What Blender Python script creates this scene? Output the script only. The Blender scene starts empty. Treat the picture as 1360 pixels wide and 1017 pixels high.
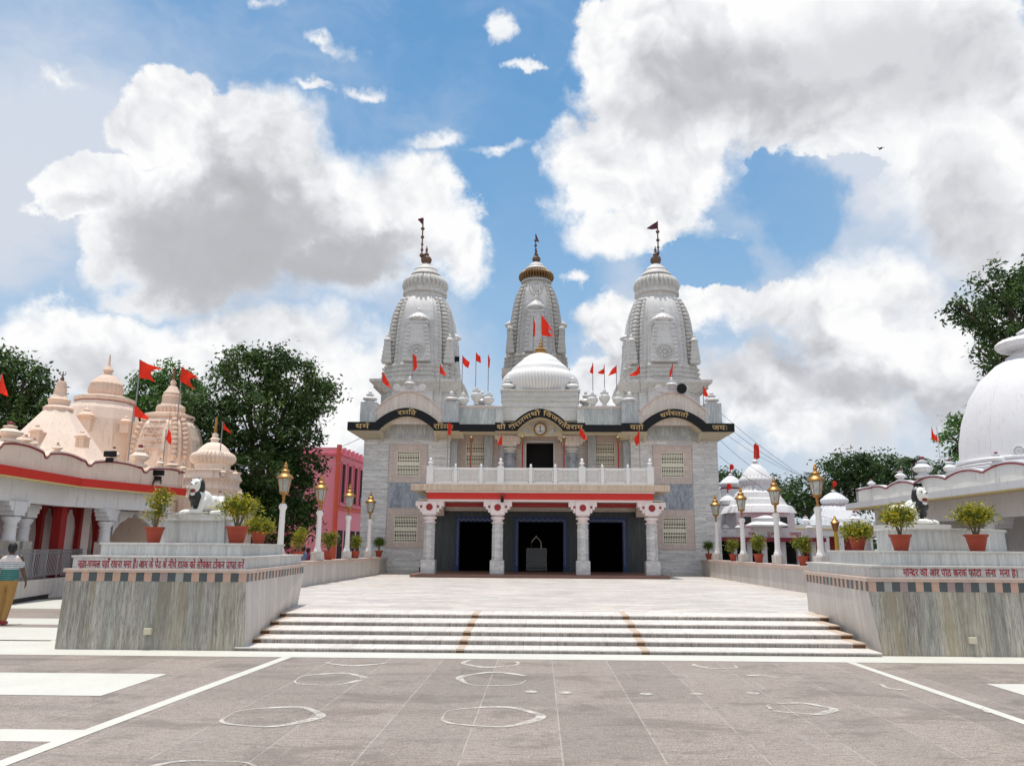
import bpy, bmesh, math, random
import numpy as np
from mathutils import Vector, Matrix
R = math.radians
PI = math.pi
scene = bpy.context.scene
COL = scene.collection
random.seed(7)

# ------------------------------------------------------------------ camera
F, CX, CY = 1040.0, 700.0, 508.5
PITCH = R(11.92)
EYE = Vector((0, 0, 1.65))
MC = (Matrix.Rotation(R(0.99), 4, 'Z') @ Matrix.Rotation(R(90) + PITCH, 4, 'X') @ Matrix.Rotation(0.007, 4, 'Z')).to_3x3()
cam = bpy.data.cameras.new('camera')
cam_o = bpy.data.objects.new('camera', cam)
COL.objects.link(cam_o)
cam.sensor_width = 36
cam.sensor_fit = 'HORIZONTAL'
cam.lens = 36 * F / 1360
cam.shift_x = -(CX - 680) / 1360
cam.clip_end = 3000
cam_o.matrix_world = Matrix.Translation(EYE) @ MC.to_4x4()
scene.camera = cam_o

def ray(px, py):
    return MC @ Vector(((px - CX) / F, -(py - CY) / F, -1.0))
def UY(px, py, Y):
    d = ray(px, py); t = (Y - EYE.y) / d.y
    return EYE + d * t
def UZ(px, py, Z=0.0):
    d = ray(px, py); t = (Z - EYE.z) / d.z
    return EYE + d * t
def UX(px, py, X):
    d = ray(px, py); t = (X - EYE.x) / d.x
    return EYE + d * t

# ------------------------------------------------------------------ mesh builder
SPLIT = set("wing_wall stone_surround arched_parapet parapet_coping parapet_panel parapet_cap marble_panel_and_shade_strip blue_marble_panel plinth dark_room eave_bracket soffit column wall_panel red_mullion brown_strip brown_inlay window lower_opening red_disc fan_rib floor_light glass_pane eye fang trim_line beaded_rib housing roof_urn".split())
class MB:
    def __init__(s):
        s.v = []; s.f = []
    def add(s, vs, fs, M=None):
        b = len(s.v)
        for v in vs:
            v = Vector(v)
            s.v.append(M @ v if M is not None else v)
        for f in fs:
            s.f.append([b + i for i in f])
        return s
    def box(s, x0, x1, y0, y1, z0, z1, M=None):
        vs = [(x0,y0,z0),(x1,y0,z0),(x1,y1,z0),(x0,y1,z0),(x0,y0,z1),(x1,y0,z1),(x1,y1,z1),(x0,y1,z1)]
        return s.add(vs, [(3,2,1,0),(4,5,6,7),(0,1,5,4),(1,2,6,5),(2,3,7,6),(3,0,4,7)], M)
    def loft(s, rings, cap0=True, cap1=True, M=None):
        n = len(rings[0]); vs = [p for r in rings for p in r]; fs = []
        for k in range(len(rings) - 1):
            for i in range(n):
                j = (i + 1) % n
                fs.append((k*n+i, k*n+j, (k+1)*n+j, (k+1)*n+i))
        if cap0: fs.append(tuple(reversed(range(n))))
        if cap1: fs.append(tuple((len(rings)-1)*n + i for i in range(n)))
        return s.add(vs, fs, M)
    def prism(s, poly, z0, z1, M=None, s1=1.0):
        cx = sum(p[0] for p in poly)/len(poly); cy = sum(p[1] for p in poly)/len(poly)
        return s.loft([[(x,y,z0) for x,y in poly], [(cx+(x-cx)*s1, cy+(y-cy)*s1, z1) for x,y in poly]], M=M)
    def extY(s, poly, y0, y1):           # polygon in XZ (ccw seen from the front), extruded along Y
        n = len(poly)
        vs = [(x,y0,z) for x,z in poly] + [(x,y1,z) for x,z in poly]
        fs = [tuple(range(n)), tuple(reversed(range(n,2*n)))]
        for i in range(n):
            j = (i+1) % n
            fs.append((i, n+i, n+j, j))
        return s.add(vs, fs)
    def band(s, top, bot, y0, y1, ybt=None):  # strip between two XZ polylines of equal length
        n = len(top)
        for i in range(n-1):
            q = [bot[i], bot[i+1], top[i+1], top[i]]
            vs = [(x,y0,z) for x,z in q] + [(x,y1,z) for x,z in q]
            fs = [(0,1,2,3),(7,6,5,4),(0,4,5,1),(2,6,7,3)]
            if i == 0: fs.append((0,3,7,4))
            if i == n-2: fs.append((1,5,6,2))
            s.add(vs, fs)
        return s
    def lathe(s, prof, n=24, c=(0,0,0), ribs=0, amp=0.0, rr=None, M=None, phase=0.0):
        rings = []
        for k,(r,z) in enumerate(prof):
            ring = []
            for i in range(n):
                a = 2*PI*i/n + phase
                q = r
                if ribs and (rr is None or rr[0] <= k <= rr[1]):
                    q = r * (1 - amp + amp*abs(math.cos(ribs*a/2))*1.0)
                ring.append((c[0]+q*math.cos(a), c[1]+q*math.sin(a), c[2]+z))
            rings.append(ring)
        return s.loft(rings, M=M)
    def tube(s, pts, r, n=6, cap=True):
        pts = [Vector(p) for p in pts]; rings = []
        rs = r if isinstance(r, (list,tuple)) else [r]*len(pts)
        up = Vector((0,0,1))
        for i,p in enumerate(pts):
            t = (pts[min(i+1,len(pts)-1)] - pts[max(i-1,0)]).normalized()
            a = t.cross(up)
            if a.length < .05: a = t.cross(Vector((1,0,0)))
            a.normalize(); b = t.cross(a)
            rings.append([p + (a*math.cos(2*PI*k/n) + b*math.sin(2*PI*k/n))*rs[i] for k in range(n)])
        return s.loft(rings, cap, cap)
    def ball(s, c, rx, ry=None, rz=None, n=12, m=8, M=None):
        ry = ry or rx; rz = rz or rx
        rings = []
        for k in range(1, m):
            a = -PI/2 + PI*k/m
            rings.append([(c[0]+rx*math.cos(a)*math.cos(2*PI*i/n), c[1]+ry*math.cos(a)*math.sin(2*PI*i/n), c[2]+rz*math.sin(a)) for i in range(n)])
        return s.loft(rings, M=M)
    def pieces(s, gap=.06):
        """group the loose shells that touch or nearly touch"""
        par = list(range(len(s.v)))
        def fd(i):
            while par[i] != i: par[i] = par[par[i]]; i = par[i]
            return i
        for f in s.f:
            a = fd(f[0])
            for j in f[1:]: par[fd(j)] = a
        isl = {}
        for i in range(len(s.v)): isl.setdefault(fd(i), []).append(i)
        ks = list(isl); bb = []
        for k in ks:
            P = np.array([s.v[i] for i in isl[k]]); bb.append((P.min(0)-gap/2, P.max(0)+gap/2))
        g = list(range(len(ks)))
        def fg(i):
            while g[i] != i: i = g[i]
            return i
        for i in range(len(ks)):
            for j in range(i):
                if (bb[i][0] <= bb[j][1]).all() and (bb[j][0] <= bb[i][1]).all(): g[fg(i)] = fg(j)
        out = {}
        vg = {}
        for n,k in enumerate(ks): vg[k] = fg(n)
        for f in s.f: out.setdefault(vg[fd(f[0])], []).append(f)
        res = []
        for fs in out.values():
            m = MB(); mp = {}
            for f in fs:
                for i in f:
                    if i not in mp: mp[i] = len(m.v); m.v.append(s.v[i])
                m.f.append([mp[i] for i in f])
            res.append(m)
        return res
    def build(s, name, mat, parent=None, smooth=None, bevel=0, local=False):
        if name in SPLIT:
            ps = s.pieces()
            if len(ps) > 1:
                return [p.build1(name, mat, parent, smooth, bevel, local) for p in ps][0]
        return s.build1(name, mat, parent, smooth, bevel, local)
    def build1(s, name, mat, parent=None, smooth=None, bevel=0, local=False):
        me = bpy.data.meshes.new(name)
        o = bpy.data.objects.new(name, me); COL.objects.link(o)
        off = Vector((0,0,0))
        if parent is not None and not local:
            off = Vector(parent.get('_w', (0,0,0)))
        me.from_pydata([tuple(v - off) for v in s.v], [], s.f)
        me.materials.append(mat)
        if parent is not None:
            o.parent = parent
        o['_w'] = list(off)
        if smooth is not None:
            me.shade_smooth(); me.set_sharp_from_angle(angle=R(smooth))
        me.validate()
        bm = bmesh.new(); bm.from_mesh(me)
        bmesh.ops.recalc_face_normals(bm, faces=bm.faces)
        bm.to_mesh(me); bm.free()
        if bevel:
            b = o.modifiers.new('edge', 'BEVEL'); b.width = bevel; b.segments = 2; b.limit_method = 'ANGLE'; b.angle_limit = R(40)
            b.harden_normals = False
        return o

def tag(o, label=None, cat=None, group=None, kind=None):
    if label: o['label'] = label
    if cat: o['category'] = cat
    if group: o['group'] = group
    if kind: o['kind'] = kind
    return o
def empty(name, loc, label=None, cat=None, group=None, rz=0):
    o = bpy.data.objects.new(name, None); COL.objects.link(o)
    o.location = loc; o.rotation_euler = (0,0,rz); o['_w'] = list(loc)
    o.empty_display_size = .2
    return tag(o, label, cat, group)
def copy_tree(o, parent=None):
    c = o.copy(); COL.objects.link(c); c.parent = parent
    for ch in list(o.children):
        copy_tree(ch, c)
    return c

# ------------------------------------------------------------------ materials
class NT:
    def __init__(s, tree):
        s.t = tree; s.n = tree.nodes; s.l = tree.links
    def node(s, kind, ins=(), **props):
        nd = s.n.new(kind)
        for k,v in props.items(): setattr(nd, k, v)
        for k,v in (ins.items() if isinstance(ins, dict) else enumerate(ins)):
            if v is None: continue
            sock = nd.inputs[k]
            if hasattr(v, 'is_linked') or hasattr(v, 'links'): s.l.new(v, sock)
            else: sock.default_value = v
        return nd
    def m(s, op, a, b=None, c=None, clamp=False):
        return s.node('ShaderNodeMath', [a, b, c], operation=op, use_clamp=clamp).outputs[0]
    def vm(s, op, a, b=None, c=None):
        nd = s.node('ShaderNodeVectorMath', [a, b, c], operation=op)
        return nd.outputs['Value'] if op in ('LENGTH','DOT_PRODUCT','DISTANCE') else nd.outputs[0]
    def noise(s, vec, scale=5, detail=4, rough=.5, dist=0, col=False):
        nd = s.node('ShaderNodeTexNoise', {'Vector':vec,'Scale':scale,'Detail':detail,'Roughness':rough,'Distortion':dist})
        return nd.outputs['Color' if col else 'Fac']
    def white(s, vec, col=False):
        nd = s.node('ShaderNodeTexWhiteNoise', {'Vector':vec}, noise_dimensions='3D')
        return nd.outputs['Color' if col else 'Value']
    def ramp(s, fac, stops, interp='LINEAR'):
        nd = s.node('ShaderNodeValToRGB', [fac]); cr = nd.color_ramp; cr.interpolation = interp
        while len(cr.elements) < len(stops): cr.elements.new(.5)
        for e,(p,c) in zip(cr.elements, stops):
            e.position = p
            e.color = (c,c,c,1) if isinstance(c,(int,float)) else (*c,1)
        return nd.outputs[0]
    def mix(s, fac, a, b, mode='MIX'):
        nd = s.node('ShaderNodeMix', data_type='RGBA', blend_type=mode)
        for i,v in ((0,fac),(6,a),(7,b)):
            if hasattr(v,'links'): s.l.new(v, nd.inputs[i])
            else: nd.inputs[i].default_value = v if i==0 else (*v[:3],1)
        return nd.outputs[2]
    def sep(s, v): 
        nd = s.node('ShaderNodeSeparateXYZ', [v]); return nd.outputs
    def comb(s, x=0, y=0, z=0): return s.node('ShaderNodeCombineXYZ', [x,y,z]).outputs[0]
    def smooth(s, x, a, b, lo=0.0, hi=1.0):
        return s.node('ShaderNodeMapRange', [x,a,b,lo,hi], interpolation_type='SMOOTHSTEP').outputs[0]

MATS = {}
def new_mat(name):
    m = bpy.data.materials.new(name); m.use_nodes = True
    t = NT(m.node_tree)
    return m, t, m.node_tree.nodes['Principled BSDF']
def finish(t, bs, col=None, rough=.6, bump=None, bd=.01, metal=0, spec=None):
    if col is not None:
        if hasattr(col,'links'): t.l.new(col, bs.inputs['Base Color'])
        else: bs.inputs['Base Color'].default_value = (*col,1)
    if hasattr(rough,'links'): t.l.new(rough, bs.inputs['Roughness'])
    else: bs.inputs['Roughness'].default_value = rough
    bs.inputs['Metallic'].default_value = metal
    if spec is not None: bs.inputs['Specular IOR Level'].default_value = spec
    if bump is not None:
        b = t.node('ShaderNodeBump', {'Height':bump,'Distance':bd,'Strength':1.0})
        t.l.new(b.outputs[0], bs.inputs['Normal'])
def plain(name, col, rough=.6, var=.12, scale=3, metal=0, streak=0, spec=None, dirt=(.25,.22,.2)):
    """painted / plain surface with uneven tone and faint grime"""
    m,t,bs = new_mat(name)
    co = t.node('ShaderNodeTexCoord').outputs['Object']
    n = t.noise(co, scale, 6, .6)
    n2 = t.noise(co, scale*9, 3, .5)
    k = t.m('ADD', t.m('MULTIPLY', n, .7), t.m('MULTIPLY', n2, .3))
    c = t.mix(k, tuple(max(0,v*(1-var*1.5)) for v in col), tuple(min(1,v*(1+var)) for v in col))
    if streak:
        st = t.noise(t.vm('MULTIPLY', co, (6,6,.7)), 1.6, 5, .65)
        c = t.mix(t.m('MULTIPLY', t.smooth(st,.52,.78), streak), c, dirt)
    finish(t, bs, c, rough, metal=metal, spec=spec, bump=n2, bd=.002)
    MATS[name] = m
    return m

def marble(name, light, dark, specks=0, lean=0, tile=(.6,.4), stretch=(1,1,1), vein=.5, tilevar=.25, joint=.012, jcol=(.3,.28,.26), warm=None, scale=3.0, rough=.35, bumpd=.002, sharp=0, stagger=.5, floor=False, jf=.7, fine=.35):
    """slabs of veined stone: per-slab offset and tone, streaky veins, thin joints. stretch squeezes the grain."""
    m,t,bs = new_mat(name)
    co = t.node('ShaderNodeTexCoord').outputs['Object']
    x,y,z = t.sep(co)
    u = x if floor else t.m('ADD', x, y)
    w = y if floor else z
    if lean: u = t.m('SUBTRACT', u, t.m('MULTIPLY', z, lean))
    row = t.m('FLOOR', t.m('DIVIDE', w, tile[1]))
    uu = t.m('ADD', t.m('DIVIDE', u, tile[0]), t.m('MULTIPLY', row, stagger))
    colm = t.m('FLOOR', uu)
    idv = t.comb(colm, row, 3.7)
    rnd = t.white(idv); rc = t.white(idv, True)
    p = t.comb(u, 0.0, w)
    p = t.vm('MULTIPLY', p, stretch)
    p = t.vm('ADD', p, t.vm('MULTIPLY', rc, (37.0,17.0,29.0)))
    n1 = t.noise(p, scale, 7, .62, .7)
    n2 = t.noise(p, scale*5, 4, .6, .2)
    k = t.m('ADD', t.m('MULTIPLY', n1, 1-fine), t.m('MULTIPLY', n2, fine))
    k = t.smooth(k, .36, .66)
    c = t.mix(t.m('MULTIPLY', k, vein), light, dark)
    if warm:
        wn = t.noise(t.vm('MULTIPLY', p, (.6,.6,.6)), scale*.8, 3, .5)
        c = t.mix(t.m('MULTIPLY', t.smooth(wn,.5,.7), .75), c, warm)
    if specks:
        sp = t.noise(t.vm('MULTIPLY', p, (.8,.8,1.6)), scale*6, 4, .65, .4)
        c = t.mix(t.m('MULTIPLY', t.smooth(sp,.60,.68), specks), c, tuple(q*.35 for q in dark))
        h_ = t.white(t.vm('ADD', idv, (9.0,4.0,2.0)))
        c = t.mix(t.m('MULTIPLY', t.smooth(h_,.62,.75), .32), c, (.47,.41,.27)); c = t.mix(t.m('MULTIPLY', t.smooth(h_,.30,.18), .28), c, (.22,.245,.22))
    if sharp:
        v = t.m('ABSOLUTE', t.m('SUBTRACT', t.noise(p, scale*1.3, 5, .6, 1.0), .5))
        c = t.mix(t.m('MULTIPLY', t.smooth(v,.035,.0), sharp), c, tuple(q*.55 for q in dark))
    c = t.mix(t.m('MULTIPLY', rnd, tilevar), c, dark)
    ju = t.m('FRACT', uu); jw = t.m('FRACT', t.m('DIVIDE', w, tile[1]))
    a = t.m('MULTIPLY', t.m('MINIMUM', ju, t.m('SUBTRACT',1.0,ju)), tile[0])
    b = t.m('MULTIPLY', t.m('MINIMUM', jw, t.m('SUBTRACT',1.0,jw)), tile[1])
    j = t.smooth(t.m('MINIMUM', a, b), joint, joint*.35)
    c = t.mix(t.m('MULTIPLY', j, jf), c, jcol)
    g = t.noise(co, .7, 4, .6)
    c = t.mix(t.m('MULTIPLY', t.smooth(g,.5,.8), .25), c, tuple(q*.6 for q in dark))
    finish(t, bs, c, rough, bump=t.m('SUBTRACT', t.m('MULTIPLY', n2, .3), j), bd=bumpd)
    MATS[name] = m
    return m

M_facade = marble('grey_banded_marble', (.87,.85,.82), (.40,.395,.40), tile=(1.9,.33), stretch=(.35,1,3.2), vein=.75, tilevar=.22, scale=2.2, sharp=.5, joint=.01, jf=.5)
M_blue = marble('blue_grey_marble', (.45,.48,.53), (.14,.165,.205), tile=(.48,1.6), stretch=(2.2,1,.9), vein=.9, scale=2.5, sharp=.0, warm=(.42,.45,.50), joint=.008)
M_pink = marble('pinkish_marble', (.70,.57,.50), (.45,.37,.34), tile=(.5,.33), stretch=(1.5,1,2), vein=.6, scale=2.5, joint=.01)
M_tan = marble('tan_striped_marble', (.70,.56,.42), (.44,.32,.23), tile=(.42,1.0), stretch=(5,1,.6), vein=.8, scale=2.2, joint=.01, stagger=.0)
M_peachm = marble('peach_marble', (.76,.66,.58), (.50,.43,.38), tile=(.45,1.2), stretch=(4,1,.7), vein=.7, scale=2.0, joint=.01)
M_vpanel = marble('grey_upright_marble', (.68,.69,.68), (.28,.31,.32), tile=(.42,1.5), stretch=(5,1,.7), vein=.9, scale=2.2, joint=.01, tilevar=.5)
for LEAN in (.21,.07):
  M_ped2 = MATS.get('pedestal_streaked_marble'); M_ped = marble('pedestal_streaked_marble', (.62,.585,.51), (.125,.108,.09), specks=.85, lean=LEAN, tile=(.27,3), stretch=(9,1,.55), vein=.95, tilevar=.35, scale=2.0, warm=(.33,.27,.15), joint=.006, rough=.5, fine=.5, jf=.5)
M_side = marble('pale_streaked_marble', (.68,.63,.58), (.36,.32,.29), tile=(.28,3), stretch=(10,1,.45), vein=.7, tilevar=.4, scale=2.0, joint=.007, rough=.5, fine=.45, jf=.5)
M_tier = marble('tier_marble', (.70,.70,.67), (.33,.34,.34), tile=(.5,3), stretch=(7,1,.5), vein=.75, tilevar=.35, scale=1.8, joint=.006, rough=.45, fine=.45, jf=.5)
M_cap = marble('pink_cap_stone', (.62,.47,.39), (.42,.32,.27), tile=(.9,.9), stretch=(2,2,1), vein=.6, tilevar=.3, scale=2.0, joint=.008)
M_capw = marble('pale_cap_stone', (.62,.60,.56), (.40,.37,.34), tile=(.9,.9), stretch=(2,2,1), vein=.6, scale=2.0, joint=.008)
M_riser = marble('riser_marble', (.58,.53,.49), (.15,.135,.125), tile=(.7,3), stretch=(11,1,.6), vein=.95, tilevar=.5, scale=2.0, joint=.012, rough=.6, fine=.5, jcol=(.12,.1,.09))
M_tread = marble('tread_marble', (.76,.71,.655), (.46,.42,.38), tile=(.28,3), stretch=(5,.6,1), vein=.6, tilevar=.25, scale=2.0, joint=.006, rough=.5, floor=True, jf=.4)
M_terrace = marble('terrace_marble', (.84,.77,.69), (.34,.32,.315), tile=(1.35,.19), stretch=(.5,7,1), vein=.75, tilevar=.62, scale=2.0, joint=.012, rough=.42, floor=True, stagger=.37, jf=.45, warm=(.66,.52,.43))
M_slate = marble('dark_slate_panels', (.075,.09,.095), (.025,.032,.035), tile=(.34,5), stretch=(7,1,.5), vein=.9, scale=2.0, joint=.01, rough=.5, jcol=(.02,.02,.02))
M_colm = marble('column_marble', (.74,.72,.70), (.38,.38,.39), tile=(5,.52), stretch=(.8,1,2.0), vein=.8, tilevar=.3, scale=2.6, sharp=.5, joint=.01)
M_white = plain('white_stone', (.66,.655,.64), .55, .10, 2.5, streak=.35, dirt=(.33,.31,.29))
M_whitep = plain('white_paint', (.78,.77,.755), .45, .06, 2)
M_lampw = plain('lamp_post_white', (.76,.73,.71), .45, .06, 2, streak=.12)
M_oldw = marble('weathered_white_marble', (.69,.675,.66), (.46,.45,.44), tile=(.9,.42), stretch=(1,1,1), vein=.5, tilevar=.25, scale=1.5, joint=.008, rough=.5, jcol=(.28,.26,.24), jf=.6)
M_mould = plain('stained_moulding', (.60,.58,.55), .65, .25, 4, streak=.75, dirt=(.20,.17,.15))
M_gold = plain('brass', (.42,.225,.07), .42, .3, 9, metal=.8)
M_goldold = plain('aged_gilding', (.22,.125,.045), .5, .35, 5, metal=.45)
M_rust = plain('dark_copper', (.16,.09,.06), .6, .3, 6, metal=.3)
M_black = plain('black_paint', (.007,.007,.008), .4, .1, 3, spec=.25)
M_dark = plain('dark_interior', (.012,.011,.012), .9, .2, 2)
M_cream = plain('cream_plaster', (.60,.55,.42), .7, .08, 3, streak=.2)
M_grille = plain('cream_grille', (.78,.745,.60), .6, .08, 5)
M_red = plain('red_paint', (.62,.022,.010), .45, .12, 2)
M_dred = plain('dark_red_paint', (.30,.012,.012), .5, .15, 3)
M_maroon = plain('maroon_trim', (.22,.015,.03), .5, .1, 3)
M_pinkw = plain('pale_pink_paint', (.78,.68,.66), .55, .08, 3)
M_blued = plain('blue_paint', (.02,.05,.16), .5, .15, 3)
M_peach = plain('peach_plaster', (.80,.645,.53), .75, .16, 1.2, streak=.7, dirt=(.50,.35,.26))
M_peachd = plain('peach_carving', (.73,.545,.43), .75, .16, 3, streak=.5, dirt=(.38,.25,.18))
M_yel = plain('pale_yellow_edge', (.66,.52,.22), .6, .1, 3)
M_lilac = plain('lilac_white_plaster', (.75,.735,.74), .65, .12, 1.5, streak=.65, dirt=(.50,.47,.48))
M_greyw = plain('grey_white_plaster', (.70,.70,.715), .65, .12, 1.2, streak=.65, dirt=(.33,.33,.34))
M_pinkb = plain('pink_plaster', (.84,.28,.34), .7, .12, 1.5, streak=.3, dirt=(.36,.10,.11))
M_pinkb2 = plain('deep_pink_plaster', (.78,.20,.25), .7, .12, 1.5)
M_orange = plain('orange_red_paint', (.70,.10,.05), .5, .12, 2)
M_iron = plain('grey_iron', (.28,.28,.29), .5, .15, 6, metal=.3)
M_terra = plain('terracotta', (.36,.055,.024), .7, .18, 5)
M_bark = plain('bark', (.10,.075,.055), .85, .3, 8)
M_stem = plain('pale_bark', (.20,.15,.10), .85, .3, 10)
M_skin = plain('skin', (.11,.055,.035), .55, .1, 5)
M_hair = plain('black_hair', (.008,.007,.007), .6, .2, 20)
M_khaki = plain('khaki_cloth', (.36,.20,.06), .85, .15, 6)
M_lionw = plain('statue_white_paint', (.76,.74,.68), .35, .05, 6, streak=.1)
M_lionb = plain('statue_black_paint', (.012,.012,.012), .4, .2, 12)
M_mouth = plain('mouth_red', (.20,.015,.015), .4, .1, 5)
M_gtext = plain('gold_lettering', (.52,.36,.16), .5, .12, 5)
M_rtext = plain('red_lettering', (.33,.012,.03), .6, .2, 9)
M_blueg = plain('blue_shirt_cloth', (.16,.22,.34), .8, .1, 5)
M_magenta = plain('magenta_cloth', (.30,.03,.10), .8, .1, 5)
M_glassd = plain('dark_glass', (.03,.035,.04), .08, .1, 2)
M_check = [plain('check_dark_slate', (.075,.095,.10), .4, .3, 8), plain('check_pink_stone', (.56,.37,.28), .45, .2, 8), plain('check_mauve_stone', (.36,.27,.26), .45, .2, 8), plain('check_grey_stone', (.38,.37,.34), .45, .2, 8)]

def m_lampglass():
    m,t,bs = new_mat('lamp_glass')
    finish(t, bs, (.62,.64,.60), .25)
    bs.inputs['Transmission Weight'].default_value = .55
    bs.inputs['Alpha'].default_value = .8
    return m
M_lampg = m_lampglass()

def m_flag(name, col):
    m,t,bs = new_mat(name)
    finish(t, bs, col, .75)
    tr = t.node('ShaderNodeBsdfTranslucent', {'Color':(*col,1)})
    mx = t.node('ShaderNodeMixShader', [.45, bs.outputs[0], tr.outputs[0]])
    t.l.new(mx.outputs[0], t.n['Material Output'].inputs[0])
    return m
M_flag = m_flag('flag_cloth', (.80,.035,.012))
M_flagd = m_flag('faded_dark_flag_cloth', (.10,.03,.05))

def m_leaf(name, c1, c2, c3=None, trans=.3, nscale=.6):
    m,t,bs = new_mat(name)
    co = t.node('ShaderNodeTexCoord').outputs['Object']
    g = t.node('ShaderNodeNewGeometry').outputs['Random Per Island']
    n = t.noise(co, nscale, 3, .5)
    k = t.m('ADD', t.m('MULTIPLY', g, .6), t.m('MULTIPLY', t.smooth(n,.35,.65), .4))
    st = [(0,c1),(.6,c2)]
    if c3: st.append((.85,c3))
    c = t.ramp(k, st)
    finish(t, bs, c, .45)
    bs.inputs['Specular IOR Level'].default_value = .35
    tr = t.node('ShaderNodeBsdfTranslucent', {'Color':c})
    mx = t.node('ShaderNodeMixShader', [trans, bs.outputs[0], tr.outputs[0]])
    t.l.new(mx.outputs[0], t.n['Material Output'].inputs[0])
    return m
L_dark = m_leaf('mango_leaves', (.018,.042,.012), (.05,.10,.024), (.115,.185,.05), .28)
L_mid = m_leaf('mid_green_leaves', (.035,.09,.018), (.085,.19,.035), (.15,.28,.06), .35)
L_far = m_leaf('distant_leaves', (.02,.045,.015), (.05,.10,.028), (.09,.16,.045), .25)
L_croton = m_leaf('croton_leaves', (.035,.075,.010), (.15,.19,.015), (.48,.40,.03), .3, 7)
L_croton2 = m_leaf('croton_yellow_leaves', (.055,.09,.010), (.26,.27,.018), (.64,.50,.03), .3, 7)
L_green = m_leaf('green_shrub_leaves', (.03,.075,.012), (.09,.18,.018), (.24,.30,.03), .3, 7)

def m_ground():
    m,t,bs = new_mat('granite_paving')
    co = t.node('ShaderNodeTexCoord').outputs['Object']
    x,y,z = t.sep(co)
    W, L = .82, 2.3
    uu = t.m('DIVIDE', t.m('SUBTRACT', x, .19), W); cu = t.m('FLOOR', uu)
    ww = t.m('ADD', t.m('DIVIDE', y, L), t.m('MULTIPLY', t.white(t.comb(cu,2.0,0.0)), 0.15)); cw = t.m('FLOOR', ww)
    rnd = t.white(t.comb(cu, cw, 1.0))
    g1 = t.noise(co, 55, 4, .75)
    g2 = t.noise(t.vm('MULTIPLY', co, (1.0,3.2,1)), 6.0, 5, .65)
    g3 = t.noise(co, .5, 5, .6)
    g4 = t.noise(t.vm('MULTIPLY', co, (.35,2.2,1)), 1.3, 4, .6)
    c = t.ramp(g1, [(.30,(.060,.047,.038)),(.5,(.318,.259,.216)),(.72,(.65,.55,.465))])
    c = t.mix(t.m('MULTIPLY', t.smooth(g2,.35,.7), .38), c, (.15,.128,.122))
    c = t.mix(t.m('MULTIPLY', t.smooth(g3,.42,.72), .35), c, (.40,.345,.305))
    g7 = t.noise(t.vm('MULTIPLY', co, (.7,1.3,1)), 17, 4, .7)
    c = t.mix(t.m('MULTIPLY', t.smooth(g7,.50,.68), .55), c, (.10,.075,.058)); c = t.mix(t.m('MULTIPLY', t.smooth(g7,.42,.30), .35), c, (.52,.46,.42))
    g5 = t.noise(t.vm('MULTIPLY', co, (.8,1.6,1)), .9, 6, .7, .5)
    c = t.mix(t.m('MULTIPLY', t.smooth(g5,.50,.62), .5), c, (.13,.102,.083))
    g6 = t.noise(t.vm('MULTIPLY', co, (5,.5,1)), 1.2, 4, .6)
    c = t.mix(t.m('MULTIPLY', t.smooth(g6,.60,.75), .3), c, (.42,.38,.35))
    c = t.mix(t.m('MULTIPLY', t.smooth(g4,.55,.75), .35), c, (.115,.10,.096))
    c = t.mix(t.m('MULTIPLY', rnd, .34), c, (.11,.094,.085))
    fu = t.m('FRACT', uu); fw = t.m('FRACT', ww)
    a = t.m('MULTIPLY', t.m('MINIMUM', fu, t.m('SUBTRACT',1.0,fu)), W)
    b = t.m('MULTIPLY', t.m('MINIMUM', fw, t.m('SUBTRACT',1.0,fw)), L)
    brk = t.smooth(t.noise(co, 3, 3, .6), .3, .55)
    ja = t.m('MULTIPLY', t.smooth(a, .0085, .003), brk)
    jb = t.m('MULTIPLY', t.smooth(b, .010, .003), .35)
    c = t.mix(t.m('MULTIPLY', ja, .6), c, (.46,.42,.38))
    c = t.mix(jb, c, (.34,.31,.29))
    finish(t, bs, c, .62, bump=t.m('ADD', g1, t.m('MULTIPLY', g2, .6)), bd=.004)
    return m
M_ground = m_ground()
M_strip = plain('white_marble_inlay', (.62,.605,.54), .5, .14, 1.5, streak=.3, dirt=(.40,.37,.32))
def m_chalk():
    m,t,bs = new_mat('worn_white_paint')
    co = t.node('ShaderNodeTexCoord').outputs['Object']
    n = t.noise(co, 5, 6, .75)
    n2 = t.noise(co, 60, 2, .6)
    k = t.smooth(t.m('ADD', t.m('MULTIPLY',n,.75), t.m('MULTIPLY',n2,.25)), .40, .58)
    finish(t, bs, (.62,.58,.52), .8)
    t.l.new(t.m('SUBTRACT', .90, t.m('MULTIPLY', k, .6)), bs.inputs['Alpha'])
    return m
M_chalk = m_chalk()
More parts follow.
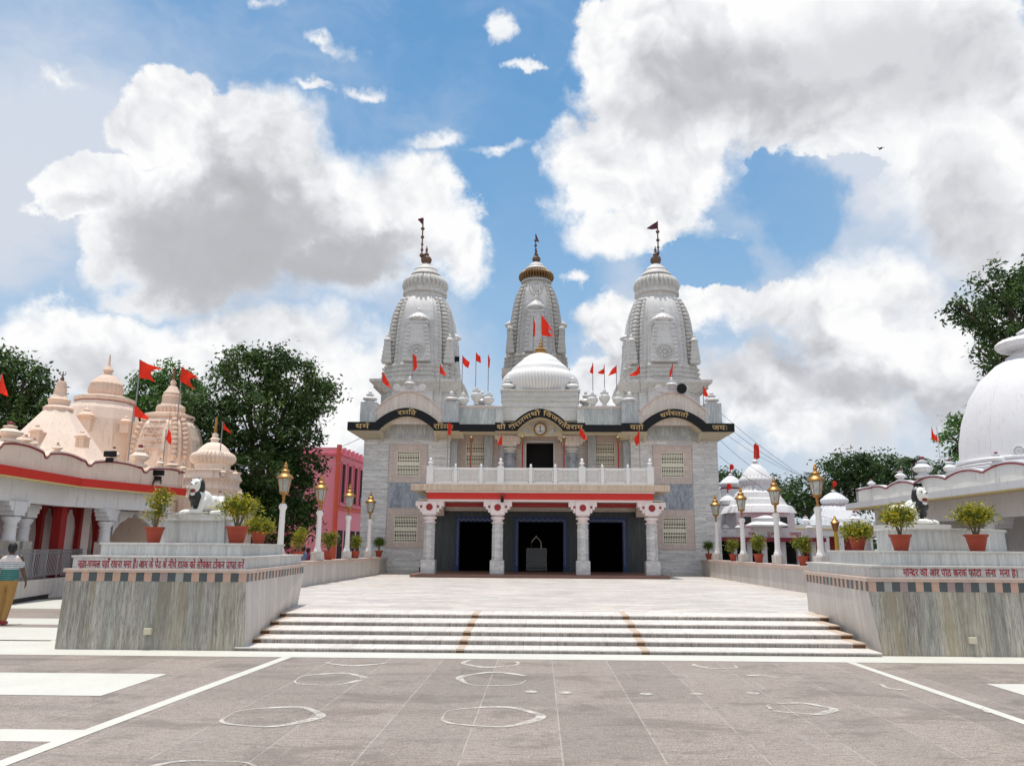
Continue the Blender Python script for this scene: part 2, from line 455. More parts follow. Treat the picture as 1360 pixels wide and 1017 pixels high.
# ------------------------------------------------------------------ world: sky + clouds + sun
SUN_DIR = Vector((-.105, .115, 1)).normalized()
EXPO = .35
def ab(px, py):
    d = ray(px, py); return d.x/d.y, d.z/d.y
def build_world():
    w = bpy.data.worlds.new('World'); scene.world = w; w.use_nodes = True
    t = NT(w.node_tree); bg = t.n['Background']
    sky = t.node('ShaderNodeTexSky', sky_type='NISHITA', sun_disc=False)
    sky.sun_elevation = math.asin(SUN_DIR.z)
    sky.sun_rotation = math.atan2(SUN_DIR.x, SUN_DIR.y)
    sky.altitude = 100; sky.air_density = 1.0; sky.dust_density = .6; sky.ozone_density = 3.0
    d = t.vm('NORMALIZE', t.node('ShaderNodeTexCoord').outputs['Generated'])
    x,y,z = t.sep(d)
    ys = t.m('MAXIMUM', y, .08)
    # ragged billowing: the lookup point is pushed about by noise of two sizes
    w1 = t.vm('SUBTRACT', t.noise(d, 7.0, 2, .5, 0, True), (.5,.5,.5))
    w2 = t.vm('SUBTRACT', t.noise(d, 26.0, 5, .6, 0, True), (.5,.5,.5))
    p0 = t.comb(t.m('DIVIDE',x,ys), t.m('DIVIDE',z,ys), 0.0)
    p = t.vm('ADD', t.vm('ADD', p0, t.vm('MULTIPLY', w1, (.17,.13,0))), t.vm('MULTIPLY', w2, (.085,.085,0)))
    wv = t.vm('ADD', t.vm('ADD', d, t.vm('MULTIPLY', w1, (.10,.10,.10))), t.vm('MULTIPLY', w2, (.03,.03,.03)))
    n_big = t.noise(wv, 6.0, 7, .56)
    n_lo = t.noise(t.vm('ADD', wv, (.3,.2,.1)), 3.2, 4, .6)
    n_up = t.noise(t.vm('ADD', wv, (.010,.0,.022)), 6.0, 4, .56)
    def blob(px, py, rx, ry):
        cx_, cy_ = ab(px, py)
        sx, sy = F/rx*.955, F/ry*.93
        return t.vm('LENGTH', t.vm('MULTIPLY_ADD', p, (sx,sy,0), (-cx_*sx,-cy_*sy,0)))
    def union(bl):
        acc = None
        for b in bl:
            v = blob(*b)
            acc = v if acc is None else t.m('MINIMUM', acc, v)
        return t.m('SUBTRACT', 1.0, acc)
    M1 = union([(215,150,105,90),(325,200,140,105),(100,250,95,68),(280,310,200,125),(470,300,165,125),(600,330,70,75),
        (900,70,180,140),(1120,90,300,200),(850,220,140,100),(850,300,100,60),(1290,200,190,260),
        (1020,400,140,65),(1180,440,160,110),(1080,530,190,90),(1300,500,150,130),(800,430,75,42),(820,540,120,80),
        (100,470,160,80),(320,480,190,100),(460,520,110,90)])
    S = t.m('SUBTRACT', t.m('MULTIPLY', union([(357,26,40,24),(425,64,42,20),(405,113,36,14),(470,112,36,18),(652,25,24,28),(72,92,40,24),(697,75,18,12),(560,192,66,22),(665,206,80,20),(740,362,22,18)]), .55), .02)
    H = union([(1050,265,60,68),(1095,225,60,26),(960,355,90,32),(1000,315,45,38)])
    edge = t.m('MULTIPLY', t.m('SUBTRACT', n_big, .5), 1.6)
    M1 = t.m('MINIMUM', M1, .5)
    M1 = t.m('SUBTRACT', M1, t.m('MULTIPLY', t.m('MAXIMUM', t.m('ADD', H, .1), 0.0), 1.8))
    side = t.smooth(y, .42, .22)
    gen = t.m('MULTIPLY', t.m('SUBTRACT', t.noise(d, 2.2, 2, .5), .46), 2.2)
    M1 = t.m('ADD', t.m('MULTIPLY', M1, t.m('SUBTRACT', 1.0, side)), t.m('MULTIPLY', gen, side))
    soft = t.m('ADD', .12, t.m('MULTIPLY', t.smooth(t.m('ADD', t.noise(d, 4.0, 2, .5), t.m('MULTIPLY', t.m('SUBTRACT', .55, z), .35)), .45, .68), .38))
    dens = t.node('ShaderNodeMapRange', [t.m('ADD', M1, t.m('MULTIPLY', edge, .34)), .0, soft, .0, 1.0], interpolation_type='SMOOTHSTEP').outputs[0]
    dens = t.m('MAXIMUM', dens, t.m('MULTIPLY', t.smooth(t.m('ADD', S, t.m('MULTIPLY', edge, .6)), .04, .5), t.m('SUBTRACT', .92, t.m('MULTIPLY', side, .92))))
    veil = t.m('MULTIPLY', t.smooth(t.noise(t.vm('MULTIPLY', wv, (1,1,2.2)), 2.6, 5, .6), .36, .66), .55)
    lowv = t.smooth(z, .50, .12)
    lft = t.smooth(blob(60,200,300,330), 1.0, .3)
    Vb = t.m('MAXIMUM', t.m('MAXIMUM', t.m('MULTIPLY', lowv, .72), t.m('MULTIPLY', lft, 1.0)), t.m('MULTIPLY', t.smooth(blob(1290,300,330,420),1.0,.5), .9))
    clear = t.m('MULTIPLY', t.smooth(union([(690,290,150,280),(1045,265,90,100),(930,360,90,60)]), .0, .45), .85)
    veil = t.m('MULTIPLY', t.m('ADD', veil, t.m('MULTIPLY', Vb, .62)), t.m('SUBTRACT', 1.0, clear), clamp=True)
    G = union([(285,325,195,110),(440,345,130,50)])
    G2 = union([(1000,110,240,95),(1210,80,240,130),(870,140,120,60)])
    G3 = union([(1250,590,260,70),(110,500,220,45),(90,285,80,28),(1290,300,110,200),(1000,480,120,50),(1160,500,120,40)])
    grey = t.m('MAXIMUM', t.m('MAXIMUM', t.smooth(t.m('ADD',G,t.m('MULTIPLY',edge,.14)), -.12, .62), t.m('MULTIPLY', t.smooth(t.m('ADD',G2,t.m('MULTIPLY',edge,.45)), -.1, .7), .62)), t.m('MULTIPLY', t.smooth(t.m('ADD',G3,t.m('MULTIPLY',edge,.5)), .0, .7), .5))
    relief = t.m('ADD', t.m('MULTIPLY', t.m('SUBTRACT', n_up, n_big), 3.0), t.m('MULTIPLY', t.smooth(n_lo, .50, .68), .34))
    core = t.smooth(M1, .12, .5)
    lit = t.m('SUBTRACT', t.m('SUBTRACT', t.m('SUBTRACT', 1.0, t.m('MULTIPLY', grey, .43)), t.m('MULTIPLY', t.m('MAXIMUM', relief, -.1), t.m('SUBTRACT', .62, t.m('MULTIPLY', grey, .5)))), t.m('MULTIPLY', core, .05))
    K = 1.0 / (2**EXPO) / .1
    def kc(r,g,b): return tuple((v/255)**2.2*K for v in (r,g,b))
    ccol = t.ramp(lit, [(.30,kc(164,164,168)),(.60,kc(197,198,203)),(.82,kc(233,235,239)),(.97,kc(254,254,254))])
    base = t.node('ShaderNodeHueSaturation', {'Saturation':1.0,'Value':1.0,'Color':sky.outputs[0]}).outputs[0]
    blue = t.ramp(z, [(.0,kc(178,200,224)),(.2,kc(150,196,232)),(.45,kc(112,170,219)),(.7,kc(92,152,207)),(1.0,kc(60,115,185))])
    base = t.mix(.72, base, blue)
    vcol = t.ramp(z, [(.0,kc(218,221,227)),(.35,kc(212,219,231)),(.8,kc(200,215,236))])
    c = t.mix(veil, base, vcol)
    c = t.mix(dens, c, ccol)
    t.l.new(c, bg.inputs[0]); bg.inputs[1].default_value = .1
    w.cycles.sampling_method = 'MANUAL'; w.cycles.sample_map_resolution = 256
build_world()
sun = bpy.data.lights.new('sun', 'SUN'); sun_o = bpy.data.objects.new('sun', sun); COL.objects.link(sun_o)
sun.energy = 3.1; sun.angle = R(.6); sun.color = (1.0,.965,.90)
sun_o.rotation_euler = SUN_DIR.to_track_quat('Z','Y').to_euler()
sun_o.location = (0,0,60)
scene.view_settings.view_transform = 'Standard'
scene.view_settings.look = 'None'
scene.view_settings.exposure = EXPO
scene.view_settings.gamma = 1
# ------------------------------------------------------------------ lettering (Devanagari laid out by hand: no shaping engine in 3D text)
_g = {}
def glyph(ch):
    if ch in _g: return _g[ch]
    cu = bpy.data.curves.new('t', 'FONT'); cu.body = ch; cu.size = 1; cu.resolution_u = 3; cu.offset = .014
    o = bpy.data.objects.new('t', cu); COL.objects.link(o)
    me = bpy.data.meshes.new_from_object(o.evaluated_get(bpy.context.evaluated_depsgraph_get()))
    vs = [(v.co.x, v.co.y) for v in me.vertices]; fs = [tuple(p.vertices) for p in me.polygons]
    bpy.data.objects.remove(o); bpy.data.curves.remove(cu); bpy.data.meshes.remove(me)
    _g[ch] = (vs, fs, max([v[0] for v in vs] or [.3]))
    return _g[ch]
def stroke2d(pts, w):
    vs = []; fs = []; P = [Vector(p) for p in pts]
    if len(P) > 3:      # round the corners
        for _ in range(2):
            Q = [P[0]]
            for a, b in zip(P, P[1:]): Q += [a.lerp(b,.25), a.lerp(b,.75)]
            P = Q + [P[-1]]
    for i,p in enumerate(P):
        d = (P[min(i+1,len(P)-1)]-P[max(i-1,0)]).normalized(); n = Vector((-d.y,d.x))*w/2
        vs += [(p.x-n.x,p.y-n.y),(p.x+n.x,p.y+n.y)]
        if i: fs.append((2*i-2,2*i,2*i+1,2*i-1))
    return vs, fs
def deva(tokens):
    """list of tokens -> flat 2D mesh.  '{x' half form, '^' reph, '/' subjoined ra, 'KSH', 'SHR' conjuncts, ' ' gap"""
    V = []; Fc = []; x = 0.0; W = .085; jit = [0]
    def put(vs, fs, dx):
        b = len(V); jit[0] += 1; V.extend([(px+dx, py, .0011*(jit[0]%5)) for k,(px,py) in enumerate(vs)]); Fc.extend([tuple(b+i for i in f) for f in fs])
    for tk in tokens:
        if tk == ' ': x += .30
        elif tk == '^':
            put(*stroke2d([(-.20,.66),(-.25,.76),(-.17,.86),(-.03,.84)], W), x)
        elif tk == '/':
            put(*stroke2d([(-.13,.22),(-.42,.03)], W), x)
        elif tk == 'KSH':
            put(*stroke2d([(-.02,.58),(.80,.58)], W), x)
            put(*stroke2d([(.62,.58),(.62,0)], W), x)
            put(*stroke2d([(.24,.58),(.12,.50),(.14,.39),(.34,.37),(.16,.28),(.09,.14),(.22,.04),(.34,.12),(.40,.24),(.62,.30)], W), x)
            x += .76
        elif tk == 'SHR':
            vs, fs, w = glyph('श'); put(vs, fs, x); x += w
            put(*stroke2d([(-.13,.24),(-.46,.02)], W), x)
        elif tk[0] == '{':
            vs, fs, w = glyph(tk[1]); cut = w - .19
            bm = bmesh.new(); bv = [bm.verts.new((a,b,0)) for a,b in vs]
            for f in fs:
                try: bm.faces.new([bv[i] for i in f])
                except ValueError: pass
            bmesh.ops.bisect_plane(bm, geom=bm.verts[:]+bm.edges[:]+bm.faces[:], plane_co=(cut,0,0), plane_no=(1,0,0), clear_outer=True)
            bm.verts.index_update()
            put([(v.co.x,v.co.y) for v in bm.verts], [tuple(v.index for v in f.verts) for f in bm.faces], x); bm.free()
            x += cut
        else:
            vs, fs, w = glyph(tk); put(vs, fs, x)
            x += w if tk not in ('ु','ू','े','ै','ं','ँ','़') else 0
            if tk == 'ि': x += -(w - .29)
    return V, Fc, x
def lettering(tokens, fn, name, mat, parent, width=None, size=1.0, thick=0.006):
    """fn(s, h, depth) -> world point, s and h in metres along and above the baseline"""
    V, Fc, w = deva(tokens); k = (width/w) if width else size
    mb = MB(); n = len(V)
    ky = size if size else k
    vs = [fn(x*k, y*ky, thick+q) for x,y,q in V] + [fn(x*k, y*ky, -.002) for x,y,q in V]
    fs = [f for f in Fc]
    ec = {}
    for f in Fc:
        for a,b in zip(f, f[1:]+f[:1]):
            key = (min(a,b),max(a,b)); ec.setdefault(key, []).append((a,b))
    for key, l in ec.items():
        if len(l) == 1:
            a,b = l[0]; fs.append((a, n+a, n+b, b))
    mb.add(vs, fs)
    return mb.build(name, mat, parent)

# ------------------------------------------------------------------ ground, strips, painted rings
g = MB(); g.box(-500,500,-120,900,-.5,0); tag(g.build('ground', M_ground), 'grey granite paving of the wide temple courtyard', None, None, 'structure')
def inlay(name, pts, label, mat=M_strip, z=.004):
    m = MB(); m.add([(p[0],p[1],z) for p in pts], [tuple(range(len(pts)))])
    return tag(m.build(name, mat), label, None, None, 'structure')
YS = 13.17
ya = UZ(700, 875, 0).y; 
inlay('marble_path', [(-60,ya-.05),(60,ya-.05),(60,YS+1.2),(-60,YS+1.2)], 'white marble strip in front of the steps')
xl = UZ(368,876,0).x; xr = UZ(1143,885,0).x
a = UZ(20,1005,0)
la = UZ(376,874.5,0); lb = UZ(8,1012,0)
def diag(p,q,w):
    t_ = (p.x-q.x)/(p.y-q.y); f = lambda y: p.x+t_*(y-p.y)
    return [(f(2)-w,2),(f(2)+w,2),(f(ya-.055)+w,ya-.055),(f(ya-.055)-w,ya-.055)]
inlay('marble_path', diag(la,lb,.075), 'long white line running left of the steps')
b = UZ(1360,962,0)
inlay('marble_path', diag(UZ(1143,884,0),UZ(1360,959,0),.065), 'long white line running right of the steps')
def quad_px(pp): return [tuple(UZ(x,y,0)[:2]) for x,y in pp]
def rect_px(x0,y0,x1,y1):
    A = UZ(x0,y1,0); B = UZ(x1,y0,0); return [(A.x,A.y),(B.x,A.y),(B.x,B.y),(A.x,B.y)]
p0 = UZ(134,924,0); p1 = UZ(222,895,0)
inlay('marble_path', [(-12,p0.y),(p0.x,p0.y),(p1.x,p1.y),(-12,p1.y)], 'white square inlay of the left paving')
p0 = UZ(80,985,0); p1 = UZ(100,969,0)
inlay('marble_path', z=.003, pts=[(-12,p0.y),(UZ(80,985,0).x-.02,p0.y),(UZ(118,969,0).x-.02,p1.y),(-12,p1.y)], label='short white band joining the left line')
p0 = UZ(1350,926,0); p1 = UZ(1320,908,0)
inlay('marble_path', [(p1.x-.1,p0.y),(p1.x+4,p0.y),(p1.x+4,p1.y),(p1.x-.1,p1.y)], 'white square inlay of the right paving')
for (x0,x1,y0,y1) in ((-16,-8.6,851,833),(-16,-9.3,829,821),(-16,-9.2,808,796),(-16,-8.2,846,842)):
    A = UZ(40,y0,0).y; B = UZ(40,y1,0).y
    if y0 != 846: inlay('marble_path', [(x0,A),(x1,A),(x1,B),(x0,B)], 'white band crossing the paving left of the pedestal')
def ring(cx, cy, rx, ry, a0=0, a1=360, seed=0, wd=.085):
    rnd = random.Random(seed)
    C = UZ(cx, cy, 0); X = abs(UZ(cx+rx, cy, 0).x - C.x); Yr = (UZ(cx, cy-ry, 0).y - UZ(cx, cy+ry, 0).y)/2
    C = (UZ(cx, cy-ry, 0) + UZ(cx, cy+ry, 0))/2
    n = 64; vs = []; fs = []; ph = rnd.random()*6
    for i in range(n+1):
        t = R(a0 + (a1-a0)*i/n); w = wd*(.55 + .45*math.sin(t*1.0+ph) + .2*math.sin(3*t+ph*2)) + .015
        dr = .02*math.sin(5*t+ph)
        for s in (-1,1):
            vs.append((C.x+(X+dr+s*w/2)*math.cos(t), C.y+(Yr+dr+s*w/2)*math.sin(t), .005+.0002*seed))
    for i in range(n): fs.append((2*i,2*i+1,2*i+3,2*i+2))
    m = MB(); m.add(vs, fs); o = m.build('chalk_ring', M_chalk)
    tag(o, 'worn white ring painted on the grey paving', None, 'white rings painted on the paving', 'structure')
for i,q in enumerate([(437,902,44,8,10,350),(656,902,45,9,30,352),(361,952,62,13,0,360),(651,952,65,13,-10,350),(653,880,36,6,150,372),(951,884,26,4,-200,40),
        (1062,941,41,7,-150,190),(1010,902,30,5,20,110),(475,879,38,5,190,350),(255,1030,85,20,0,360),(1196,912,22,5,140,260),(1340,945,30,6,90,200)]):
    ring(*q, seed=i+1)
for i,(x,y) in enumerate([(751,920),(858,922),(925,922),(1000,921),(705,919)]):
    C = UZ(x,y,0); m = MB(); m.add([(C.x+.075*math.cos(k*PI/8), C.y+.075*math.sin(k*PI/8), .0085) for k in range(16)], [tuple(range(16))])
    tag(m.build('paint_spot', M_chalk), 'small white spot painted on the paving', None, 'white spots painted on the paving', 'structure')

# ------------------------------------------------------------------ stairs and terrace
st = empty('entrance_steps', (.3,YS,0), 'five low wide marble steps with brown end strips leading up to the terrace', 'steps')
XL = (-4.93, 5.66)
prof = [(YS,.0,.065),(13.74,.065,.145),(14.34,.145,.223),(15.15,.223,.297),(16.05,.297,.372)]
nxt = [13.74,14.34,15.15,16.05,17.0]
lx = [UZ(318,862,0).x, UZ(330,853,.065).x, UZ(343,841,.145).x, UZ(357,829,.223).x, UZ(367,818,.297).x]
rx_ = [UZ(1168,871,0).x, UZ(1158,863,.065).x, UZ(1142,851,.145).x, UZ(1127,839,.223).x, UZ(1113,827,.297).x]
M_brown = plain('brown_stone', (.15,.065,.02), .5, .2, 5)
M_brownl = plain('pale_brown_stone', (.56,.44,.34), .5, .15, 5)  # paler brown for the treads than for the risers
for k,((y,z0,z1),yn) in enumerate(zip(prof, nxt)):
    x0, x1 = XL[0]-.1*0, XL[1]
    x0 = lx[k]; x1 = rx_[k]
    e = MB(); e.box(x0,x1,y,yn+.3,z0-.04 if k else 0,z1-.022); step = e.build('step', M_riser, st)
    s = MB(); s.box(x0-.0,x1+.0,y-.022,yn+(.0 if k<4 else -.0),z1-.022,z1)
    s.build('tread', M_tread, step, bevel=.006)
    b_ = MB(); bl = MB()
    xs = [-1.27,1.70] if k == 0 else [-1.27,1.70,x0+.11,x1-.11]
    for xc in xs:
        hw = .10 if abs(xc) > 3 else .065
        b_.box(xc-hw,xc+hw,y-.004,y+.05,z0,z1-.0225)
        bl.box(xc-hw,xc+hw,y-.026,yn-.002 if k<4 else yn,z1-.021,z1+.003)
    b_.build('brown_strip', M_brown, step); bl.build('brown_inlay', M_brownl, step)
TZ = .372
tr = MB(); tr.box(-7.75,8.15,16.95,42,0,TZ-.002); tr.box(-7.75,8.15,17.0,42,TZ-.002,TZ-.0005)
tag(tr.build('terrace', M_terrace), 'pale marble slab terrace between the steps and the temple', None, None, 'structure')

# ------------------------------------------------------------------ parapets along the terrace
def parapet(name, x0, x1, y0, y1, label):
    r = empty(name, ((x0+x1)/2, y0, 0), label, 'wall')
    m = MB(); m.box(x0,x1,y0,y1,0,1.06); m.build('wall', M_side, r)
    c = MB(); c.box(x0-.05,x1+.05,y0,y1,1.06,1.18); c.build('coping', M_cap, r, bevel=.01)
    return r
LPX = -7.75; RPX = 8.15
parapet('parapet_wall', LPX-.42, LPX, 18.6, 40.6, 'streaked marble parapet with pink coping along the left side of the terrace')
parapet('parapet_wall', RPX, RPX+.42, 17.9, 40.6, 'streaked marble parapet with pink coping along the right side of the terrace')

# ------------------------------------------------------------------ pedestals with tiers
def checker(r, path, z0, z1, size, start=0):
    k = start
    for (xa,ya_),(xb,yb) in zip(path, path[1:]):
        L = math.hypot(xb-xa, yb-ya_); n = max(2, round(L/size)); dx, dy = (xb-xa)/L, (yb-ya_)/L
        nx, ny = dy, -dx
        for i in range(n):
            a0, a1 = L*i/n+.002, L*(i+1)/n-.002
            m = MB()
            q = [(xa+dx*a0, ya_+dy*a0), (xa+dx*a1, ya_+dy*a1)]
            pts = [(q[0][0]+nx*.006,q[0][1]+ny*.006),(q[1][0]+nx*.006,q[1][1]+ny*.006),(q[1][0]-nx*.03,q[1][1]-ny*.03),(q[0][0]-nx*.03,q[0][1]-ny*.03)]
            yield k, pts, z0, z1
            k += 1
def pedestal(label, P_top, P_bot, tiers, capmat, frontmat, wallz=(1.03,1.14,1.2)):
    """P_bot/P_top: outlines (ccw from front-left). battered base, checker band, tiers"""
    cx = sum(p[0] for p in P_top)/len(P_top); y0 = min(p[1] for p in P_bot)
    r = empty('statue_pedestal', (cx, y0, 0), label, 'pedestal')
    zb, zc, zt = wallz
    n = len(P_top)
    # front faces use the streaky stone, the side faces towards the steps the pale stone
    for nm, mt, idx in (('base_wall', frontmat, [i for i in range(n) if abs(P_top[i][1]-P_top[(i+1)%n][1]) < .3]),
                        ('side_wall', M_side, [i for i in range(n) if abs(P_top[i][1]-P_top[(i+1)%n][1]) >= .3])):
        m = MB()
        for i in idx:
            j = (i+1)%n
            m.add([(*P_bot[i],0),(*P_bot[j],0),(*P_top[j],zb),(*P_top[i],zb)], [(0,1,2,3)])
        m.build(nm, mt, r)
    m = MB(); m.prism(P_top, zb-.001, zt-.04); m.build('core', M_side, r)
    sets = [MB() for _ in M_check]
    rnd = random.Random(3)
    cyc = list(P_top)+[P_top[0]]
    for k, pts, z0, z1 in checker(r, cyc[:4], zb+.002, zc, .130):
        which = 0 if k % 2 else rnd.choice([1,1,1,2,1,3])
        sets[which].prism(pts, z0, z1)
    band = MB(); mi = []
    for q_,sm in enumerate(sets): band.add(sm.v, sm.f); mi += [q_]*len(sm.f)
    bo_ = band.build('checkered_band', M_check[0], r)
    for mt in M_check[1:]: bo_.data.materials.append(mt)
    for p_,q_ in zip(bo_.data.polygons, mi): p_.material_index = q_
    grow = lambda P,d: [(cx+(x-cx)*(1+d/abs(P[0][0]-cx)), y-(d if y < sum(q[1] for q in P)/len(P) else -d)) for x,y in P]
    m = MB(); m.prism(grow(P_top,.035), zc, zt-.001); m.build('band_coping', M_cap, r, bevel=.008)
    z = zt
    for k,(P, ztop) in enumerate(tiers):
        m = MB(); m.prism(P, z-.001, ztop-.035); tt = m.build('tier', M_tier, r)
        c = MB(); c.prism(grow(P,.025), ztop-.035, ztop); c.build('coping', M_capw, tt, bevel=.006)
        z = ztop
    return r
# left
YF = 13.30
def fx(px, py, Y): return UY(px, py, Y).x
LB = [(fx(73,863,YF-.1),YF-.12),(fx(325,862,YF-.1),YF-.12),(-5.52,18.3),(-7.8,18.9),(-9.3,18.3)]
LT = [(fx(86,762,YF),YF+.03),(fx(327,762,YF),YF+.03),(fx(404,752,18.3),18.3),(-7.8,18.9),(fx(86,762,YF)-.35,17.6)]
print('LB', LB, 'LT', LT)
z_t1 = UY(200,738,YF+.1).z; z_t2 = UY(200,720.5,YF+.5).z; zc_b = UY(200,772,YF).z; zc_t = UY(200,760,YF).z; zc_c = UY(200,757,YF).z
print('levels', zc_b, zc_t, zc_c, z_t1, z_t2)
T1 = [(fx(97,745,YF+.13),YF+.13),(fx(327,745,YF+.13),YF+.13),(fx(400,740,18.1),18.1),(-7.9,18.75),(fx(97,745,YF+.1)-.3,17.5)]
T2 = [(fx(134,730,YF+.45),YF+.45),(fx(322,730,YF+.45),YF+.45),(fx(376,725,17.6),17.6),(-7.9,18.5),(fx(134,730,YF+.45)-.3,17.3)]
lp = pedestal('left stepped marble pedestal with checkered band and long red Hindi line, under the lion statue', LT, LB, [(T1,z_t1),(T2,z_t2)], M_cap, M_ped, (zc_b, zc_t, zc_c+.02))
pz = UY(260,689,15.0).z
P3 = [(fx(214,715,14.7),14.9),(fx(300,715,14.7),14.55),(fx(306,715,15.2),15.1),(fx(322,700,16.2),16.2),(fx(240,700,16.6),16.6),(fx(213,700,15.8),15.8)]
m = MB(); m.prism([((x+6.4)*1.06-6.4, y) for x,y in P3], z_t2-.001, pz-.04, s1=.95); q = m.build('statue_block', M_tier, lp)
m = MB(); m.prism([((x+6.4)*1.04-6.4, (y-15.5)*1.05+15.5) for x,y in P3], pz-.04, pz); m.build('coping', M_capw, q, bevel=.006)
A = UY(99,757,YF+.125); B = UY(326,757,YF+.125)
txtL = ['ज','ू','त','ा','-','च','{प','प','ल',' ','य','ह','ा','ँ',' ','र','ख','न','ा',' ','म','न','ा',' ','ह','ै','।',' ','आ','म',' ','क','े',' ','प','े','ड','़',' ','क','े',' ','न','ी','च','े',' ','र','KSH','क',' ','क','ो',' ','स','ौ','ं','प','क','र',' ','ट','ो','क','न',' ','प','/','ा','{प','त',' ','क','र','े','ं']
zz = UY(200,753.5,YF+.12).z; hh = (UY(200,744.8,YF+.12).z - zz)/.62
lettering(txtL, lambda s,h,d: (A.x+.04+s, YF+.13-d, zz+h), 'lettering', M_rtext, lp, width=(B.x-A.x)*.975, size=hh*.98, thick=.004)
# right
LF = YF+.1
RB = [(fx(1168,868,LF),LF-.12),(fx(1168,868,LF)+8,LF-.12),(14.5,17.5),(8.3,18.2),(5.80,17.6)]
RT = [(fx(1154,775,LF),LF+.03),(fx(1154,775,LF)+8,LF+.03),(14.2,17.4),(8.3,18.2),(fx(1069,752,17.6),17.6)]
rc_b = UY(1250,786,LF).z; rc_t = UY(1250,773,LF).z; rc_c = UY(1250,769,LF).z; r_t1 = UY(1250,751.5,LF+.1).z; r_t2 = UY(1250,731.5,LF+.5).z
R1 = [(fx(1158,760,LF+.13),LF+.13),(fx(1158,760,LF)+7.8,LF+.13),(14.0,17.3),(8.3,18.0),(fx(1072,746,17.4),17.4)]
R2 = [(fx(1169,740,LF+.45),LF+.45),(fx(1359,740,LF+.45),LF+.45),(11.6,17.0),(8.3,17.8),(fx(1101,733,17.0),17.0)]
print('right', RT, R1, R2, rc_b, rc_t, r_t1, r_t2)
def rot(P): return P
rp = None
def reorder(P): return [P[4]]+P[0:4]
rp = pedestal('right stepped marble pedestal with checkered band and short red Hindi line, under the lion statue', reorder(RT), reorder(RB), [(reorder(R1),r_t1),(reorder(R2),r_t2)], M_cap, M_ped2, (rc_b, rc_t, rc_c+.02))
rzz = UY(1240,702,15.0).z
Q3 = [(fx(1209,715,14.6),14.6),(fx(1320,715,14.7),14.75),(fx(1335,710,15.6),15.6),(fx(1300,700,16.8),16.8),(fx(1190,700,16.8),16.8),(fx(1163,705,15.6),15.6)]
m = MB(); m.prism(Q3, r_t2-.001, rzz-.04, s1=.99); q = m.build('statue_block', M_tier, rp)
m = MB(); m.prism([((x-7.9)*1.03+7.9, (y-15.6)*1.04+15.6) for x,y in Q3], rzz-.04, rzz); m.build('coping', M_capw, q, bevel=.006)
A2 = UY(1200,765,LF+.125); B2 = UY(1352,765,LF+.125)
txtR = ['म','ि','{न','द','र',' ','क','ी',' ','ओ','र',' ','प','ी','ठ',' ','क','र','क','े',' ','फ','ो','ट','ो',' ',' ','ल','े','न','ा',' ',' ','म','न','ा',' ','ह','ै','।']
zz2 = UY(1280,764.8,LF+.12).z; hh2 = (UY(1280,756.2,LF+.12).z - zz2)/.62
lettering(txtR, lambda s,h,d: (A2.x+s, LF+.13-d, zz2+h), 'lettering', M_rtext, rp, width=B2.x-A2.x, size=hh2, thick=.004)
# electric boxes
for (px,py,Y,lab) in ((197,838,YF-.10,'small beige junction box with two pipes on the front of the left pedestal'),(1291,850,LF-.10,'small beige junction box with two pipes on the front of the right pedestal')):
    c = UY(px,py,Y); r = empty('junction_box', (c.x,c.y,0), lab, 'junction box')
    m = MB(); m.box(c.x-.06,c.x+.06,c.y-.05,c.y+.06,c.z-.05,c.z+.05); m.build('box', M_cream, r, bevel=.008)
    for d in (-.022,.022):
        m = MB(); m.tube([(c.x+d,c.y,0),(c.x+d,c.y+.01,c.z-.05)], .013, 8); m.build('pipe', M_iron, r)
# ------------------------------------------------------------------ THE TEMPLE
YW, YC, YP = 41.0, 42.1, 36.2        # wing wall, central wall, porch front
tm = empty('temple', (0,YW,0), 'large marble temple with three tall spires, a black lettered band and a red beamed porch', 'temple')
def sx(px, Y, py=650): return UY(px,py,Y).x
def sz(py, Y, px=717): return UY(px,py,Y).z
HW = (sx(955,YW,600) - sx(485,YW,600))/2     # half width
CI = 4.75                                     # inner edge of wings
zB0, zB1 = sz(572,39.7), sz(561,39.7)         # black band
TOPW = zB1
print('HW',HW,'band',zB0,zB1)
zwt = 7.95
# core + wings
def wall_open(mb, x0,x1,z0,z1,y,th,openings):
    """wall slab with rectangular openings"""
    xs = sorted({x0,x1,*[o[0] for o in openings],*[o[1] for o in openings]})
    zs = sorted({z0,z1,*[o[2] for o in openings],*[o[3] for o in openings]})
    for i in range(len(xs)-1):
        for k in range(len(zs)-1):
            cx, cz = (xs[i]+xs[i+1])/2, (zs[k]+zs[k+1])/2
            if any(o[0]<cx<o[1] and o[2]<cz<o[3] for o in openings): continue
            mb.box(xs[i],xs[i+1],y,y+th,zs[k],zs[k+1])
uwz = (sz(633,YW),sz(600,YW)); lwz = (sz(721,YW),sz(686,YW))
WXC = 6.92; WHW = .60
wings = MB()
for s in (-1,1):
    ops = [(s*WXC-WHW,s*WXC+WHW,*uwz),(s*WXC-WHW,s*WXC+WHW,*lwz)]
    xa, xb = sorted((s*CI, s*HW))
    wall_open(wings, xa,xb,0,TOPW+1.0,YW,.45,ops)
    wings.box(*sorted((s*HW,s*(HW-.45))),YW+.45,YW+15,0,TOPW+1.0)
    wings.box(*sorted((s*CI,s*(CI+.45))),YW+.45,YC+.6,0,TOPW+1.0)
wings.build('wing_wall', M_facade, tm)
dk = MB()
for s in (-1,1): dk.box(s*WXC-1.2,s*WXC+1.2,YW+.9,YW+.95,1.0,7.4)
dk.build('dark_room', M_dark, tm)
